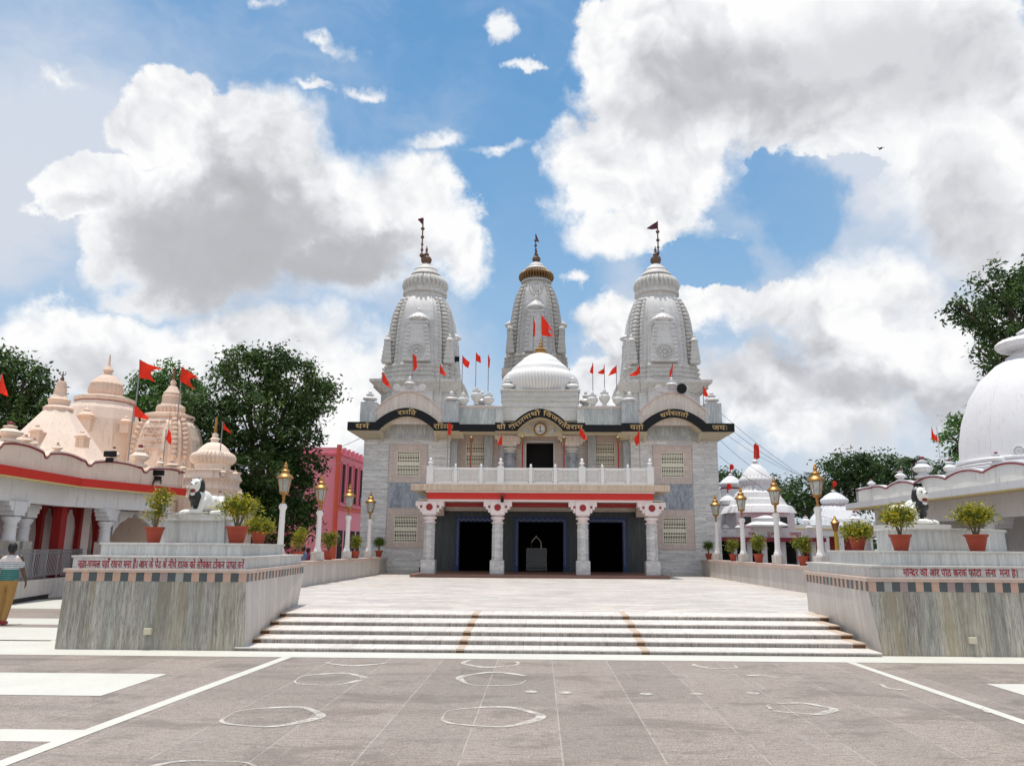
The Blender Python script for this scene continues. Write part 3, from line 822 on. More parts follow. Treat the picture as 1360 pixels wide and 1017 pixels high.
# central wall upper storey w/ door and windows
zD1 = sz(588,YC); zW0, zW1 = sz(618,YC), sz(588,YC)
uD = (sx(699,YC,600), sx(735,YC,600)); cw = [(sx(619,YC,600),sx(651,YC,600)),(sx(786,YC,600),sx(817,YC,600))]
cm = MB(); wall_open(cm,-CI,CI,4.3,TOPW+1.0,YC,.4,[(*uD,4.52,zD1)]+[(a,b,zW0,zW1) for a,b in cw]); cm.build('balcony_wall', M_facade, tm)
# coloured surrounds
sr = MB()
def frame(mb, x0,x1,z0,z1, ix0,ix1,iz0,iz1, y, pr=.03):
    mb.box(x0,ix0,y-pr,y+.02,z0,z1); mb.box(ix1,x1,y-pr,y+.02,z0,z1); mb.box(ix0,ix1,y-pr,y+.02,z0,iz0); mb.box(ix0,ix1,y-pr,y+.02,iz1,z1)
for (a,b) in cw: frame(sr, a-.45,b+.45,zW0-.5,zW1+.75,a,b,zW0,zW1,YC)
frame(sr, uD[0]-.55,uD[1]+.55,4.5,zD1+.42,uD[0],uD[1],4.52,zD1,YC,.06)
fz = [(sz(641,YW),sz(590,YW)),(sz(729,YW),sz(676,YW))]
for s in (-1,1):
    for (z0,z1),(i0,i1) in zip(fz,(uwz,lwz)):
        frame(sr, s*WXC-1.0,s*WXC+1.0,z0,z1,s*WXC-WHW,s*WXC+WHW,i0,i1,YW,.035)
sr.build('stone_surround', M_pink, tm)
bp = MB()
for s in (-1,1): bp.box(s*WXC-.97,s*WXC+.97,YW-.03,YW+.01,fz[1][1]+.03,fz[0][0]-.03)
bp.build('blue_marble_panel', M_blue, tm)
tn = MB()
for s in (-1,1):
    for xx in (-1.03,1.01): tn.box(s*WXC+xx,s*WXC+xx+.02,YW-.045,YW+.01,fz[1][0],fz[0][1])
    tn.box(s*WXC-1.03,s*WXC+1.03,YW-.05,YW+.01,fz[1][1],fz[1][1]+.03); tn.box(s*WXC-1.03,s*WXC+1.03,YW-.05,YW+.01,fz[0][0]-.03,fz[0][0])
    tn.box(*sorted((s*(CI-.0),s*HW)),YW-.03,YW+.01,sz(585,YW),sz(583,YW))
tn.build('trim_line', M_capw, tm)
vp = MB()
for s in (-1,1): vp.box(*sorted((s*(CI+.35),s*(HW-.02))),YW-.04,YW+.01,sz(583,YW)+.003,TOPW+.9)
for s in (-1,1): vp.box(*sorted((s*2.55,s*3.0)),YC-.25,YC+.01,4.5,TOPW) ; vp.box(*sorted((s*(CI-.35),s*(CI+.0))),YW+.25,YC+.01,4.5,TOPW)  # inner corner strips: grey stone stands in for the shaded recessed face
vp.build('marble_panel_and_shade_strip', M_vpanel, tm)
# window grilles: every window a part, its grille and frame sub-parts
def window(x0,x1,z0,z1,y,nv=13):
    w = MB(); t = .045
    w.box(x0,x1,y-.02,y+.08,z0,z0+t); w.box(x0,x1,y-.02,y+.08,z1-t,z1); w.box(x0,x0+t,y-.02,y+.08,z0+t,z1-t); w.box(x1-t,x1,y-.02,y+.08,z0+t,z1-t)
    wo = w.build('window', M_grille, tm)
    gq = MB(); W = (x1-x0-2*t); H = z1-z0-2*t
    for i in range(1,nv):
        xx = x0+t+W*i/nv; gq.box(xx-.018,xx+.018,y+.02,y+.05,z0+t,z1-t)
    for f,tk in ((.09,.03),(.17,.022),(.32,.03),(.46,.05),(.54,.05),(.68,.03),(.83,.022),(.91,.03)):
        zz_ = z0+t+H*f; gq.box(x0+t,x1-t,y+.015,y+.055,zz_-tk,zz_+tk)
    gq.build('grille', M_grille, wo)
    d = MB(); d.box(x0+t,x1-t,y+.2,y+.22,z0+t,z1-t); d.build('pane', M_dark, wo)
for s in (-1,1):
    window(s*WXC-WHW,s*WXC+WHW,*uwz,YW-.0); window(s*WXC-WHW,s*WXC+WHW,*lwz,YW-.0)
for a_,b_ in cw: window(a_,b_,zW0,zW1,YC)
# upper door
m = MB(); frame(m, uD[0]-.1,uD[1]+.1,4.5,zD1+.1,uD[0],uD[1],4.52,zD1,YC-.03,.08); do = m.build('balcony_doorway', M_oldw, tm)
m = MB(); m.box(uD[0],uD[1],YC+.8,YC+.85,4.5,zD1); m.build('dark_opening', M_dark, do)
for s in (-1,1):
    m = MB(); m.box(s*.35-.22,s*.35+.22,YC+.6,YC+.64,4.5,5.4); m.build('door_leaf', M_glassd, do)
# base plinth + step line on wings
pl = MB()
for s in (-1,1): pl.box(*sorted((s*5.7,s*8.1)),YW-.35,YW,TZ,TZ+.16)
pl.build('plinth', M_capw, tm)
# ---- black lettered band with arches (overhanging eave)
YB = 39.7
def arch_pts(xc, w, z, h, n=22):
    r = []
    for i in range(n+1):
        t = -1+2*i/n
        r.append((xc+w*t, z + h*math.sqrt(max(0,1-abs(t)**2.3))**1.0))
    return r
ax = 6.86; aw = 1.62; bh = zB1-zB0
ctop = sz(542,39.7)-zB1
E_X = HW+.62
def smooth_arch(xc, w, z, h, n=26, flare=.30):
    pts = []
    for i in range(n+1):
        t = -1+2*i/n; a_ = abs(t)
        e = h*(math.cos(a_*PI/2*1.0)**.82) if a_ < 1 else 0
        pts.append((xc+w*t, z+e))
    return pts
top = []; bot = []
def flat(x0,x1,z1,z0):
    for x in (x0,x1): top.append((x,z1)); bot.append((x,z0))
def archseg(xc,w,z1,z0,h):
    o_ = smooth_arch(xc,w,z1,h); i_ = smooth_arch(xc,w*.88,z0,h*.985)
    top.extend(o_); bot.extend(i_)
thin = bh*.72
flat(-E_X,-ax-aw-.02,zB1,zB0); archseg(-ax,aw,zB1,zB0,ctop); flat(-ax+aw+.02,-4.15,zB1,zB0)
flat(-4.14,-2.32,zB1-.1,zB0-.04); flat(-2.31,-1.36,zB1,zB0); archseg(0,1.34,zB1,zB0,ctop*.97); flat(1.36,2.31,zB1,zB0)
flat(2.32,4.14,zB1-.1,zB0-.04); flat(4.15,ax-aw-.02,zB1,zB0); archseg(ax,aw,zB1,zB0,ctop); flat(ax+aw+.02,E_X,zB1,zB0)
bd_ = MB(); bd_.band(top,bot,YB,YB+.12); black = bd_.build('black_band', M_black, tm)
cn = MB(); cn.band([(x,z-.02) for x,z in top],[(x,z+.0) for x,z in bot],YB+.125,YW+.05); cn.build('eave_canopy', M_cream, tm)
# sloping soffit wedges under the flat runs, wing cheeks, roof slab
sf = MB()
for (x0,x1) in ((-E_X,-ax-aw*.86),(-ax+aw*.86,-4.0),(4.0,ax-aw*.86),(ax+aw*.86,E_X)):
    ya_, yb_ = YB+.13, YW+.02
    xi0 = x0+.55 if x0 == -E_X else x0; xi1 = x1-.55 if x1 == E_X else x1
    sf.add([(x0,ya_,zB0-.003),(x1,ya_,zB0-.003),(x1,yb_,zB0-.003),(x0,yb_,zB0-.003),(xi0,yb_-.15,zB0-.26),(xi1,yb_-.15,zB0-.26),(xi1,yb_,zB0-.26),(xi0,yb_,zB0-.26)],
           [(0,3,2,1),(4,5,6,7),(0,1,5,4),(1,2,6,5),(2,3,7,6),(3,0,4,7)])
for s in (-1,1):   # side eaves running back
    sf.box(*sorted((s*(HW+.003),s*E_X)),YW+.06,YW+15,zB0,zB1-.04)
sf.build('soffit', M_cream, tm)
br = MB()
for s in (-1,1):
    for xo in (-1.42,1.42,-2.15):
        xc = s*(ax+ (xo if s>0 else -xo*1)) if abs(xo)<2 else s*4.72
        br.loft([[(xc-.07,YB+.25,zB0-.02),(xc+.07,YB+.25,zB0-.02),(xc+.07,YW,zB0-.02),(xc-.07,YW,zB0-.02)],[(xc-.05,YW-.18,zB0-.42),(xc+.05,YW-.18,zB0-.42),(xc+.05,YW,zB0-.42),(xc-.05,YW,zB0-.42)]])
br.build('eave_bracket', M_cream, tm)
# tympanum: cream fan behind the centre arch
ty = MB(); ap = smooth_arch(0,1.34*.88,zB0,ctop*.955)
ty.extY([(ap[0][0],zB0-.10)]+[(ap[-1][0],zB0-.10)]+list(reversed(ap)), 40.95, 41.08); ty.build('fan_panel', M_cream, tm)
fn_ = MB()
for k in range(5):
    a0 = R(25+32.5*k-9); a1 = R(25+32.5*k+9)
    fn_.extY([(0+.42*math.cos(a0),zB0-.1+.42*math.sin(a0)),(1.05*math.cos(a0),zB0-.1+1.0*math.sin(a0)),(1.05*math.cos(a1),zB0-.1+1.0*math.sin(a1)),(.42*math.cos(a1),zB0-.1+.42*math.sin(a1))][::-1], 40.92, 40.949)
fn_.build('fan_rib', M_vpanel, tm)
# lettering on the band
def straight(px0, zc): return lambda s,h,d: (px0+s, YB-d, zc+h)
zl = zB0+.09; ls = .36
lettering(['ध','म','^'], straight(sx(472,YB,565),zl), 'lettering', M_gtext, tm, width=.72, size=ls, thick=.03)
lettering(['र','ि','KSH','त','ः'], straight(sx(576,YB,568),zl), 'lettering', M_gtext, tm, width=1.0, size=ls, thick=.03)
lettering(['य','त','ो'], straight(sx(837,YB,568),zl), 'lettering', M_gtext, tm, width=.68, size=ls, thick=.03)
lettering(['ज','य','ः'], straight(sx(946,YB,568),zl), 'lettering', M_gtext, tm, width=.75, size=ls, thick=.03)
def along(pts, s0):
    P = [Vector((x,z)) for x,z in pts]; cum = [0]
    for a_,b_ in zip(P,P[1:]): cum.append(cum[-1]+(b_-a_).length)
    def fn(s,h,d):
        s = s+s0
        if s <= 0: i = 0
        elif s >= cum[-1]: i = len(P)-2
        else: i = max(k for k in range(len(P)-1) if cum[k] <= s)
        t = (P[i+1]-P[i]).normalized(); q = P[i]+t*(s-cum[i]); nn = Vector((-t.y,t.x))
        q = q+nn*h
        return (q.x, YB-d, q.y)
    fn.L = cum[-1]
    return fn
def mid(o,i,f=.22):
    return [((a_[0]*f+b_[0]*(1-f)),(a_[1]*f+b_[1]*(1-f))) for a_,b_ in zip(o,i)]
for xc,txt,wd in ((-ax,['र','KSH','त','ि'],.86),(ax,['ध','म','^','स','्','त','त','ो'],1.35)):
    if xc < 0: txt = ['र','KSH','ि','त']
    else: txt = ['ध','म','^','{स','त','त','ो']
    md = mid(smooth_arch(xc,aw,zB1,ctop,40), smooth_arch(xc,aw*.88,zB0,ctop*.985,40))
    f_ = along(md, 0); f2 = along(md, f_.L/2-wd/2)
    lettering(txt, f2, 'lettering', M_gtext, tm, width=wd, size=.34, thick=.03)
md = [(-2.25,zB0+.09),(-1.40,zB0+.09)]+mid(smooth_arch(0,1.34,zB1,ctop*.97,40), smooth_arch(0,1.34*.88,zB0,ctop*.965,40))[2:-2]+[(1.40,zB0+.09),(2.4,zB0+.09)]
f_ = along(md,0)
lettering(['SHR','ी',' ','ग','ो','र','KSH','न','ा','थ','ो',' ','ि','व','ज','य','त','े','त','र','ा','म','्'], along(md,.02), 'lettering', M_gtext, tm, width=f_.L-.15, size=.34, thick=.03)
# ---- parapets above the band
pa = MB(); pk = MB()
zP0 = zB1-.05
for s in (-1,1):
    # arched gable over each wing
    oo = smooth_arch(s*ax, 1.85, sz(556,YW), sz(526,YW)-sz(556,YW)); 
    pa.extY([(oo[0][0],zP0),(oo[-1][0],zP0)]+[(x,z) for x,z in reversed(oo)], YB+.35, YB+.6)
    for (a_,b_) in zip(oo,oo[1:]):
        pk.add([(a_[0],YB+.28,a_[1]),(b_[0],YB+.28,b_[1]),(b_[0],YB+.66,b_[1]),(a_[0],YB+.66,a_[1]),(a_[0],YB+.28,a_[1]+.09),(b_[0],YB+.28,b_[1]+.09),(b_[0],YB+.66,b_[1]+.09),(a_[0],YB+.66,a_[1]+.09)],[(3,2,1,0),(4,5,6,7),(0,1,5,4),(2,3,7,6)])
pa.build('arched_parapet', M_peachm, tm); pk.build('parapet_coping', M_pink, tm)
pp = MB(); pc = MB()
zpost = sz(539,YW)
for s in (-1,1):
    for xo in (s*(HW-.35), s*(ax-2.2)):
        pp.box(xo-.42,xo+.42,YB+.30,YW+.6,zP0,zpost)
    zcp = sz(544,YW)
    xa,xb = sorted((s*1.95,s*(ax-2.62)))
    pp.box(xa,xb,YB+.9,YB+1.15,zP0,zcp); pc.box(xa,xb,YB+.86,YB+1.2,zcp,zcp+.1)
pp.build('parapet_panel', M_vpanel, tm); pc.build('parapet_cap', M_pink, tm)
rf = MB(); rf.box(-HW+.01,HW-.01,YW+.46,YW+22,TOPW+.3,TOPW+.7); rf.build('roof', M_capw, tm)
bw = MB(); bw.box(-HW,HW,YW+15,YW+22.5,0,TOPW+.3); bw.build('rear_wall', M_facade, tm)
# urns (kalash) profiles
def urn_mb(c, h, w=None):
    w = w or h*.42
    P = [(.0,0),(.75,0),(.78,.08),(.5,.12),(.5,.16),(.95,.24),(1.0,.34),(.8,.44),(.45,.50),(.35,.56),(.55,.60),(.55,.66),(.25,.72),(.2,.78),(.3,.84),(.2,.92),(0,1)]
    m = MB(); m.lathe([(max(.001,r)*w, z*h) for r,z in P], 20, c); return m
def pot_mb(c, h, w=None):
    w = w or h*.36
    P = [(0,0),(.5,0),(.45,.06),(.3,.12),(.55,.2),(.95,.38),(1,.5),(.85,.6),(.6,.66),(.75,.7),(.75,.74),(.35,.76),(.25,.84),(.35,.88),(.1,.95),(0,1)]
    m = MB(); m.lathe([(max(.001,r)*w, z*h) for r,z in P], 20, c); return m
for s in (-1,1):
    for xo in (s*(HW-.35), s*(ax-2.2)):
        urn_mb((xo,YB+.6,zpost-.01), sz(519,YB+.6)-zpost, .38).build('roof_urn', M_oldw, tm, 40)
    # scroll ornament on the gable crest
    ztop = sz(526,YW)+.05; o_ = urn_mb((s*ax,YB+.47,ztop+.22), .62, .30)
    o_.box(s*ax-.75,s*ax+.75,YB+.38,YB+.56,ztop,ztop+.14)
    o_.extY([(s*ax-.6,ztop+.13),(s*ax+.6,ztop+.13),(s*ax+.3,ztop+.34),(s*ax-.3,ztop+.34)],YB+.40,YB+.54)
    for q in (-.68,.68):
        M_ = Matrix.Translation((s*ax+q,YB+.47,ztop+.22)) @ Matrix.Rotation(R(90),4,'X')
        o_.lathe([(.05,-.11),(.17,-.11),(.19,-.06),(.19,.06),(.17,.11),(.05,.11)],16,M=M_)
    o_.build('crest_ornament', M_oldw, tm, 40)
    # group of pots between the tower and the central dome
    for px_,py0,py1 in (((615,541,519),(632.5,537,511),(649,540,518)) if s<0 else ((787,541,518),(803,539,514),(821,541,518))):
        c = UY(px_,py0,YB+1.05); pot_mb((c.x,c.y,c.z-.02), (py0-py1)/F*41, .30).build('roof_pot', M_white, tm, 40)
    c = UY(640 if s<0 else 778,541,YB+2.0); u_ = urn_mb((c.x,c.y,c.z), .95,.34); u_.build('roof_urn', M_oldw, tm, 40)
    b1 = MB(); xa,xb = sorted((sx(610 if s<0 else 781,YB+1,540),sx(658 if s<0 else 829,YB+1,540))); b1.box(xa,xb,YB+.88,YB+1.3,sz(543,YB+1),sz(539,YB+1)); b1.build('pot_shelf', M_white, tm)
# ---- central drum and ribbed dome
CD = 43.0; hb = (sx(768,CD-1.8,540)-sx(667,CD-1.8,540))/2
zc0, zc1 = TOPW+.35, sz(520,CD-1.8)
m = MB(); m.box(-hb,hb,CD-1.8,CD+2.6,zc0,zc1); drum = m.build('dome_base', M_oldw, tm)
m = MB()
for zz_,ex,th in ((sz(541,CD-1.8),.05,.06),(sz(533,CD-1.8),.07,.10),(zc1-.0,.12,.12),(zc1-.28,.07,.08)):
    m.box(-hb-ex,hb+ex,CD-1.8-ex,CD+2.6+ex,zz_,zz_+th)
m.build('moulding', M_mould, drum, bevel=.015)
zr0 = sz(518,CD)
dm = MB(); Rr = (sx(768,CD,500)-sx(666,CD,500))/2
dm.lathe([(Rr*.80,zr0-.6),(Rr*.80,zr0-.2)],48,(0,CD,0))
dm.build('dome_neck', M_oldw, tm, 40)
rz0 = sz(517,CD-1.6)-.05; rH = sz(489,CD-.9)-rz0
am = MB(); am.lathe([(Rr*.80,rz0-.1),(Rr*.90,rz0+rH*.08),(Rr*.985,rz0+rH*.3),(Rr,rz0+rH*.5),(Rr*.96,rz0+rH*.7),(Rr*.86,rz0+rH*.88),(Rr*.70,rz0+rH)],288,(0,CD,0),ribs=72,amp=.055,rr=(1,5))
am.build('ribbed_ring', M_whitep, tm, 60)
zt_ = rz0+rH
cp = MB(); cp.lathe([(Rr*.78,zt_-.08),(Rr*.74,zt_+.12),(Rr*.60,zt_+.38),(Rr*.58,zt_+.40),(Rr*.57,zt_+.46),(Rr*.45,zt_+.68),(Rr*.43,zt_+.74),(Rr*.30,zt_+.92),(Rr*.16,zt_+1.03),(.01,zt_+1.06)],64,(0,CD,0))
cp.build('dome_cap', M_whitep, tm, 25)
zg = zt_+1.0
gd = MB(); gd.lathe([(.01,0),(.30,0),(.38,.08),(.36,.16),(.28,.2),(.34,.28),(.2,.34),(.08,.42),(.13,.5),(.06,.58),(.10,.66),(.04,.76),(.01,.95)],24,(0,CD,zg),ribs=12,amp=.08,rr=(2,5)); gd.build('gold_finial', M_gold, tm, 40)
for s in (-1,1):
    urn_mb((s*(hb-.28),CD-1.45,zc1+.1), .80, .36).build('dome_urn', M_white, tm, 40)
    m = MB(); m.box(s*1.12-.2,s*1.12+.2,CD-1.6,CD-1.3,zc1+.1,zc1+.55); m.lathe([(.2,0),(.19,.1),(.1,.2),(.01,.24)],12,(s*1.12,CD-1.45,zc1+.5)); m.build('pier', M_white, tm, 40)
m = MB(); m.box(-1.0,1.0,CD-1.5,CD-1.35,zc1+.12,zc1+.42); m.build('carved_frieze', M_mould, tm)
# clock
YK = 40.9
ck = UY(717.5,569.8,YK)
clock = empty('wall_clock', (ck.x,YK,ck.z), 'round white clock with gold rim under the central arch', 'clock')
Mx = Matrix.Translation((ck.x,YK,ck.z)) @ Matrix.Rotation(R(90),4,'X')
m = MB(); m.lathe([(.27,.0),(.27,.05),(.30,.08),(.34,.07),(.35,0),(.35,-.06),(.1,-.06)],40,M=Mx); m.build('rim', M_gold, clock, 40)
m = MB(); m.lathe([(.275,.01),(.275,.03)],40,M=Mx); m.build('face', M_whitep, clock)
m = MB()
for k in range(12):
    a_ = k*PI/6; q = Matrix.Translation((ck.x+.22*math.sin(a_),YK-.035,ck.z+.22*math.cos(a_))) @ Matrix.Rotation(a_,4,'Y'); m.box(-.008,.008,-.003,.003,-.028,.028,q)
m.build('hour_marks', M_black, clock)
for a_,L,w_ in ((R(-12),.14,.014),(R(6),.20,.01)):
    m = MB(); q = Matrix.Translation((ck.x,YK-.045,ck.z)) @ Matrix.Rotation(a_,4,'Y'); m.box(-w_,w_,-.003,.003,-.03,L,q); m.build('clock_hand', M_black, clock)
m = MB(); m.box(ck.x-.12,ck.x+.12,YK-.04,YK-.032,ck.z-.15,ck.z-.10); m.box(ck.x-.03,ck.x+.03,YK-.039,YK-.031,ck.z-.099,ck.z-.02); m.build('dial_emblem', M_blueg, clock)
# upper pillars
def pillar(x, y, z0, z1, r, parent, capw, neckm, shaftm, capm, name='pillar', dots=False):
    n8 = lambda rr_: [(x+rr_*math.cos(PI/8+k*PI/4), y+rr_*math.sin(PI/8+k*PI/4)) for k in range(8)]
    H = z1-z0
    b_ = MB(); b_.box(x-r*1.28,x+r*1.28,y-r*1.28,y+r*1.28,z0,z0+H*.19); b_.prism(n8(r*1.12), z0+H*.19, z0+H*.215)
    b_.prism(n8(r*1.08), z0+H*.215, z0+H*.60); b_.prism(n8(r*1.14), z0+H*.60, z0+H*.62); b_.prism(n8(r*1.04), z0+H*.62, z0+H*.70)
    po = b_.build(name, shaftm, parent, bevel=.012)
    c = MB(); c.lathe([(r*.9,0),(r*1.22,0),(r*1.22,.06),(r*.95,.12),(r*.85,.26),(r*.95,.34),(r*1.25,.42),(r*1.28,.52),(r*1.2,.60),(r*.8,.64),(r*1.2,.72),(r*1.2,.78),(r*.6,.8)],32,(x,y,z0+H*.70)); 
    sc_ = H*.115/.8
    c.v = [Vector((v.x,v.y,z0+H*.70+(v.z-z0-H*.70)*sc_)) for v in c.v]
    c.build('neck', neckm, po, 40)
    zc_ = z0+H*.815; hc = z1-zc_
    k = MB(); k.box(x-r*1.3,x+r*1.3,y-r*1.3,y+r*1.3,zc_,z1)
    for s in (-1,1):      # stepped brackets
        for a_,b2,z_lo in ((1.3,1.75,.18),(1.75,2.2,.42),(2.2,2.6,.62)):
            if capw*r*1.0 < a_*r: continue
            xa,xb = sorted((x+s*a_*r, x+s*b2*r)); k.box(xa,xb,y-r*1.15,y+r*1.15,zc_+hc*z_lo,z1)
    k.build('capital', capm, po, bevel=.015)
    if dots:
        d = MB()
        for dx,rr_ in ((0,r*.62),(-1.55*r,r*.22),(1.55*r,r*.22)):
            q = Matrix.Translation((x+dx,y-r*1.3 if dx==0 else y-r*1.15,zc_+hc*(.55 if dx==0 else .6))) @ Matrix.Rotation(R(90),4,'X')
            d.lathe([(.001,.02),(rr_,.02),(rr_,-.01)],24,M=q)
        d.build('red_disc', M_dred, po)
    return po
for px_ in (677,760):
    x_ = sx(px_,YC-.6,600); pillar(x_, YC-.6, 4.5, zB0-.03, .30, tm, 2.6, M_white, M_blue, M_peachm)
# ---- porch
zS0, zS1 = sz(651.5,35.8), sz(643,35.8)
xs0, xs1 = sx(551,35.8,647), sx(896,35.8,647)
hs = (xs1-xs0)/2
m = MB(); m.box(-hs,hs,35.8,YC,zS0,zS1); slab = m.build('balcony_slab', M_tan, tm, bevel=.01)
hb2 = (sx(873,36.1,660)-sx(572,36.1,660))/2
zR0, zR1 = sz(663,36.1), sz(654.5,36.1)
m = MB(); m.box(-hb2-.05,hb2+.05,36.0,40.9,zR1,zS0-.004); m.build('white_fillet', M_pinkw, tm)
m = MB(); m.box(-hs+.25,hs-.25,36.9,40.95,zR1+.06,zS0-.002); m.build('slab_underside', M_cream, tm)
m = MB(); m.box(-hb2,hb2,36.1,40.9,zR0,zR1-.003); m.build('red_beam', M_red, tm)
m = MB(); m.box(-hb2+.03,hb2-.03,36.16,36.7,zR0-.10,zR0-.003); m.build('pale_fillet', M_pinkw, tm)
m = MB(); m.box(-hb2+.1,hb2-.1,37.3,37.6,zR0-.28,zR0-.10-.003); m.build('inner_red_beam', M_dred, tm)
PZ = TZ+.13
m = MB(); m.box(-5.75,5.75,35.55,YC,TZ-.1,PZ); m.build('porch_floor', plain('red_brown_sandstone',(.25,.13,.095),.5,.2,3), tm, bevel=.01)
for x_ in (-5.05,-1.93,1.96,5.10):
    pillar(x_, 36.45, PZ, zR0-.10, .248, tm, 2.6 , M_pinkw, M_colm, M_pinkw, 'porch_column', True)
# porch back wall with three doorways
YD = 40.9
dz = sz(693,YD)
doors = [(sx(610,YD,720),sx(655,YD,720)),(sx(688.5,YD,720),sx(748,YD,720)),(sx(783,YD,720),sx(827,YD,720))]
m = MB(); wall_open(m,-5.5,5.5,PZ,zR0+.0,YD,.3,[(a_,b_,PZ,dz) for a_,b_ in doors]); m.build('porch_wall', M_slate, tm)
m = MB(); m.box(-5.6,5.6,36.2,YD,zR0-.06,zR0-.004); m.build('porch_ceiling', M_cream, tm)
m = MB(); m.box(-5.5,5.5,YD-.12,YD,sz(679,YD),zR0-.07); m.build('porch_frieze', M_peachm, tm)
for s in (-1,1):
    m = MB(); m.box(*sorted((s*4.9,s*5.5)),YD-.5,YD-.001,sz(686,YD),zR0-.07); m.build('wall_bracket', M_pink, tm)
for i,(a_,b_) in enumerate(doors):
    m = MB(); w_ = .26 if i==1 else .24
    frame(m,a_-w_,b_+w_,PZ,dz+w_*1.1,a_,b_,PZ,dz,YD,.05); dr = m.build('doorway', M_blued, tm)
    wv = MB()       # wavy white border
    def wave(p0,p1,n,hor):
        pts = []
        for k in range(n*6+1):
            t = k/(n*6); off = .035*math.sin(k/6*2*PI)
            pts.append((p0[0]+(p1[0]-p0[0])*t+(0 if hor else off), YD-.062, p0[1]+(p1[1]-p0[1])*t+(off if hor else 0)))
        wv.tube(pts,.011,4)
    wave((a_-.09,PZ+.3),(a_-.09,dz+.07),12,False); wave((b_+.09,PZ+.3),(b_+.09,dz+.07),12,False); wave((a_-.09,dz+.09),(b_+.09,dz+.09),8,True)
    wv.build('wavy_border', plain('faded_white_line',(.42,.44,.5),.6,.1,4) if i==0 else bpy.data.materials['faded_white_line'], dr)
# dark hall behind
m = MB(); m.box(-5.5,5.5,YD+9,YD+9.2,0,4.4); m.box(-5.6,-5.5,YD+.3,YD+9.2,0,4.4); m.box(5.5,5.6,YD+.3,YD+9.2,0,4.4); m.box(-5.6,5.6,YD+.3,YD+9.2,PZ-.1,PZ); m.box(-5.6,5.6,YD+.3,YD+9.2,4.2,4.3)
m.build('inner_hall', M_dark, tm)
# glass shrine case seen through the middle door
c0 = UY(712.5,748,YD+1.2)
gc = empty('glass_case', (c0.x,YD+1.2,PZ), 'glass case with a small pale arch inside the middle doorway', 'glass case')
cw_, ch = .52, 1.15
m = MB()
for sx_ in (-1,1):
    for sy_ in (0,.6): m.box(c0.x+sx_*cw_-.015,c0.x+sx_*cw_+.015,YD+1.2+sy_-.015,YD+1.2+sy_+.015,PZ,PZ+ch)
for zz_ in (PZ+.05,PZ+ch*.45,PZ+ch): m.box(c0.x-cw_,c0.x+cw_,YD+1.185,YD+1.215,zz_-.015,zz_+.015)
m.build('case_frame', M_iron, gc)
m = MB(); m.box(c0.x-cw_+.02,c0.x+cw_-.02,YD+1.3,YD+1.75,PZ,PZ+ch*.42); m.build('case_base', M_glassd, gc)
m = MB(); m.box(c0.x-cw_,c0.x+cw_,YD+1.203,YD+1.209,PZ+ch*.45,PZ+ch); m.build('glass_front', M_glassd, gc)
m = MB(); pts = []
for k in range(17):
    t = -1+2*k/16; pts.append((c0.x-.02+.26*t, YD+1.4, PZ+ch+.30+.28*(1-abs(t)**1.6)))
m.tube([(pts[0][0],YD+1.4,PZ+ch)]+pts+[(pts[-1][0],YD+1.4,PZ+ch)],.032,6); m.ball((c0.x-.02,YD+1.4,PZ+ch+.62),.035,.035,.06)
m.build('pale_arch', M_grille, gc, 50)
# ---- balustrade
bal = MB(); YR = 36.25; zb0 = zS1; zb1 = sz(622,YR)+.02; hr = (sx(872,YR,630)-sx(573,YR,630))/2
bo = empty('balustrade', (0,YR,zS1), None, None); bo.parent = tm; bo.location = Vector((0,YR,zS1))-Vector((0,YW,0)); bo['_w'] = [0,YR,zS1]
m = MB(); m.box(-hr,hr,YR-.05,YR+.05,zb1-.07,zb1); m.box(-hr,hr,YR-.05,YR+.05,zb0,zb0+.13)
for s in (-1,1): m.box(*sorted((s*hr,s*(hr-.1))),YR,40.9,zb1-.07,zb1); m.box(*sorted((s*hr,s*(hr-.1))),YR,40.9,zb0,zb0+.13)
m.build('rail', M_whitep, bo, bevel=.01)
def post(x,y,w,h,big):
    m = MB(); m.box(x-w,x+w,y-w,y+w,zb0,zb0+h); 
    if big: m.lathe([(.01,0),(.1,0),(.1,.03),(.06,.05),(.05,.1),(.12,.14),(.125,.18),(.06,.22),(.05,.26),(.075,.31),(.05,.37),(.01,.40)],16,(x,y,zb0+h)); 
    else: m.lathe([(.01,0),(.05,0),(.05,.02),(.03,.04),(.06,.09),(.05,.14),(.01,.17)],12,(x,y,zb0+h))
    m.build('post', M_whitep, bo, 40)
bx = [ -hr+.12, sx(665,YR,630), sx(773,YR,630), hr-.12]
for x_ in bx: post(x_,YR,.15,zb1-zb0+.06,True)
sm_ = []
for px_ in (605,639,705,737.5,800,834): sm_.append(sx(px_,YR,630)); post(sm_[-1],YR,.085,zb1-zb0+.02,False)
allx = sorted(bx+sm_)
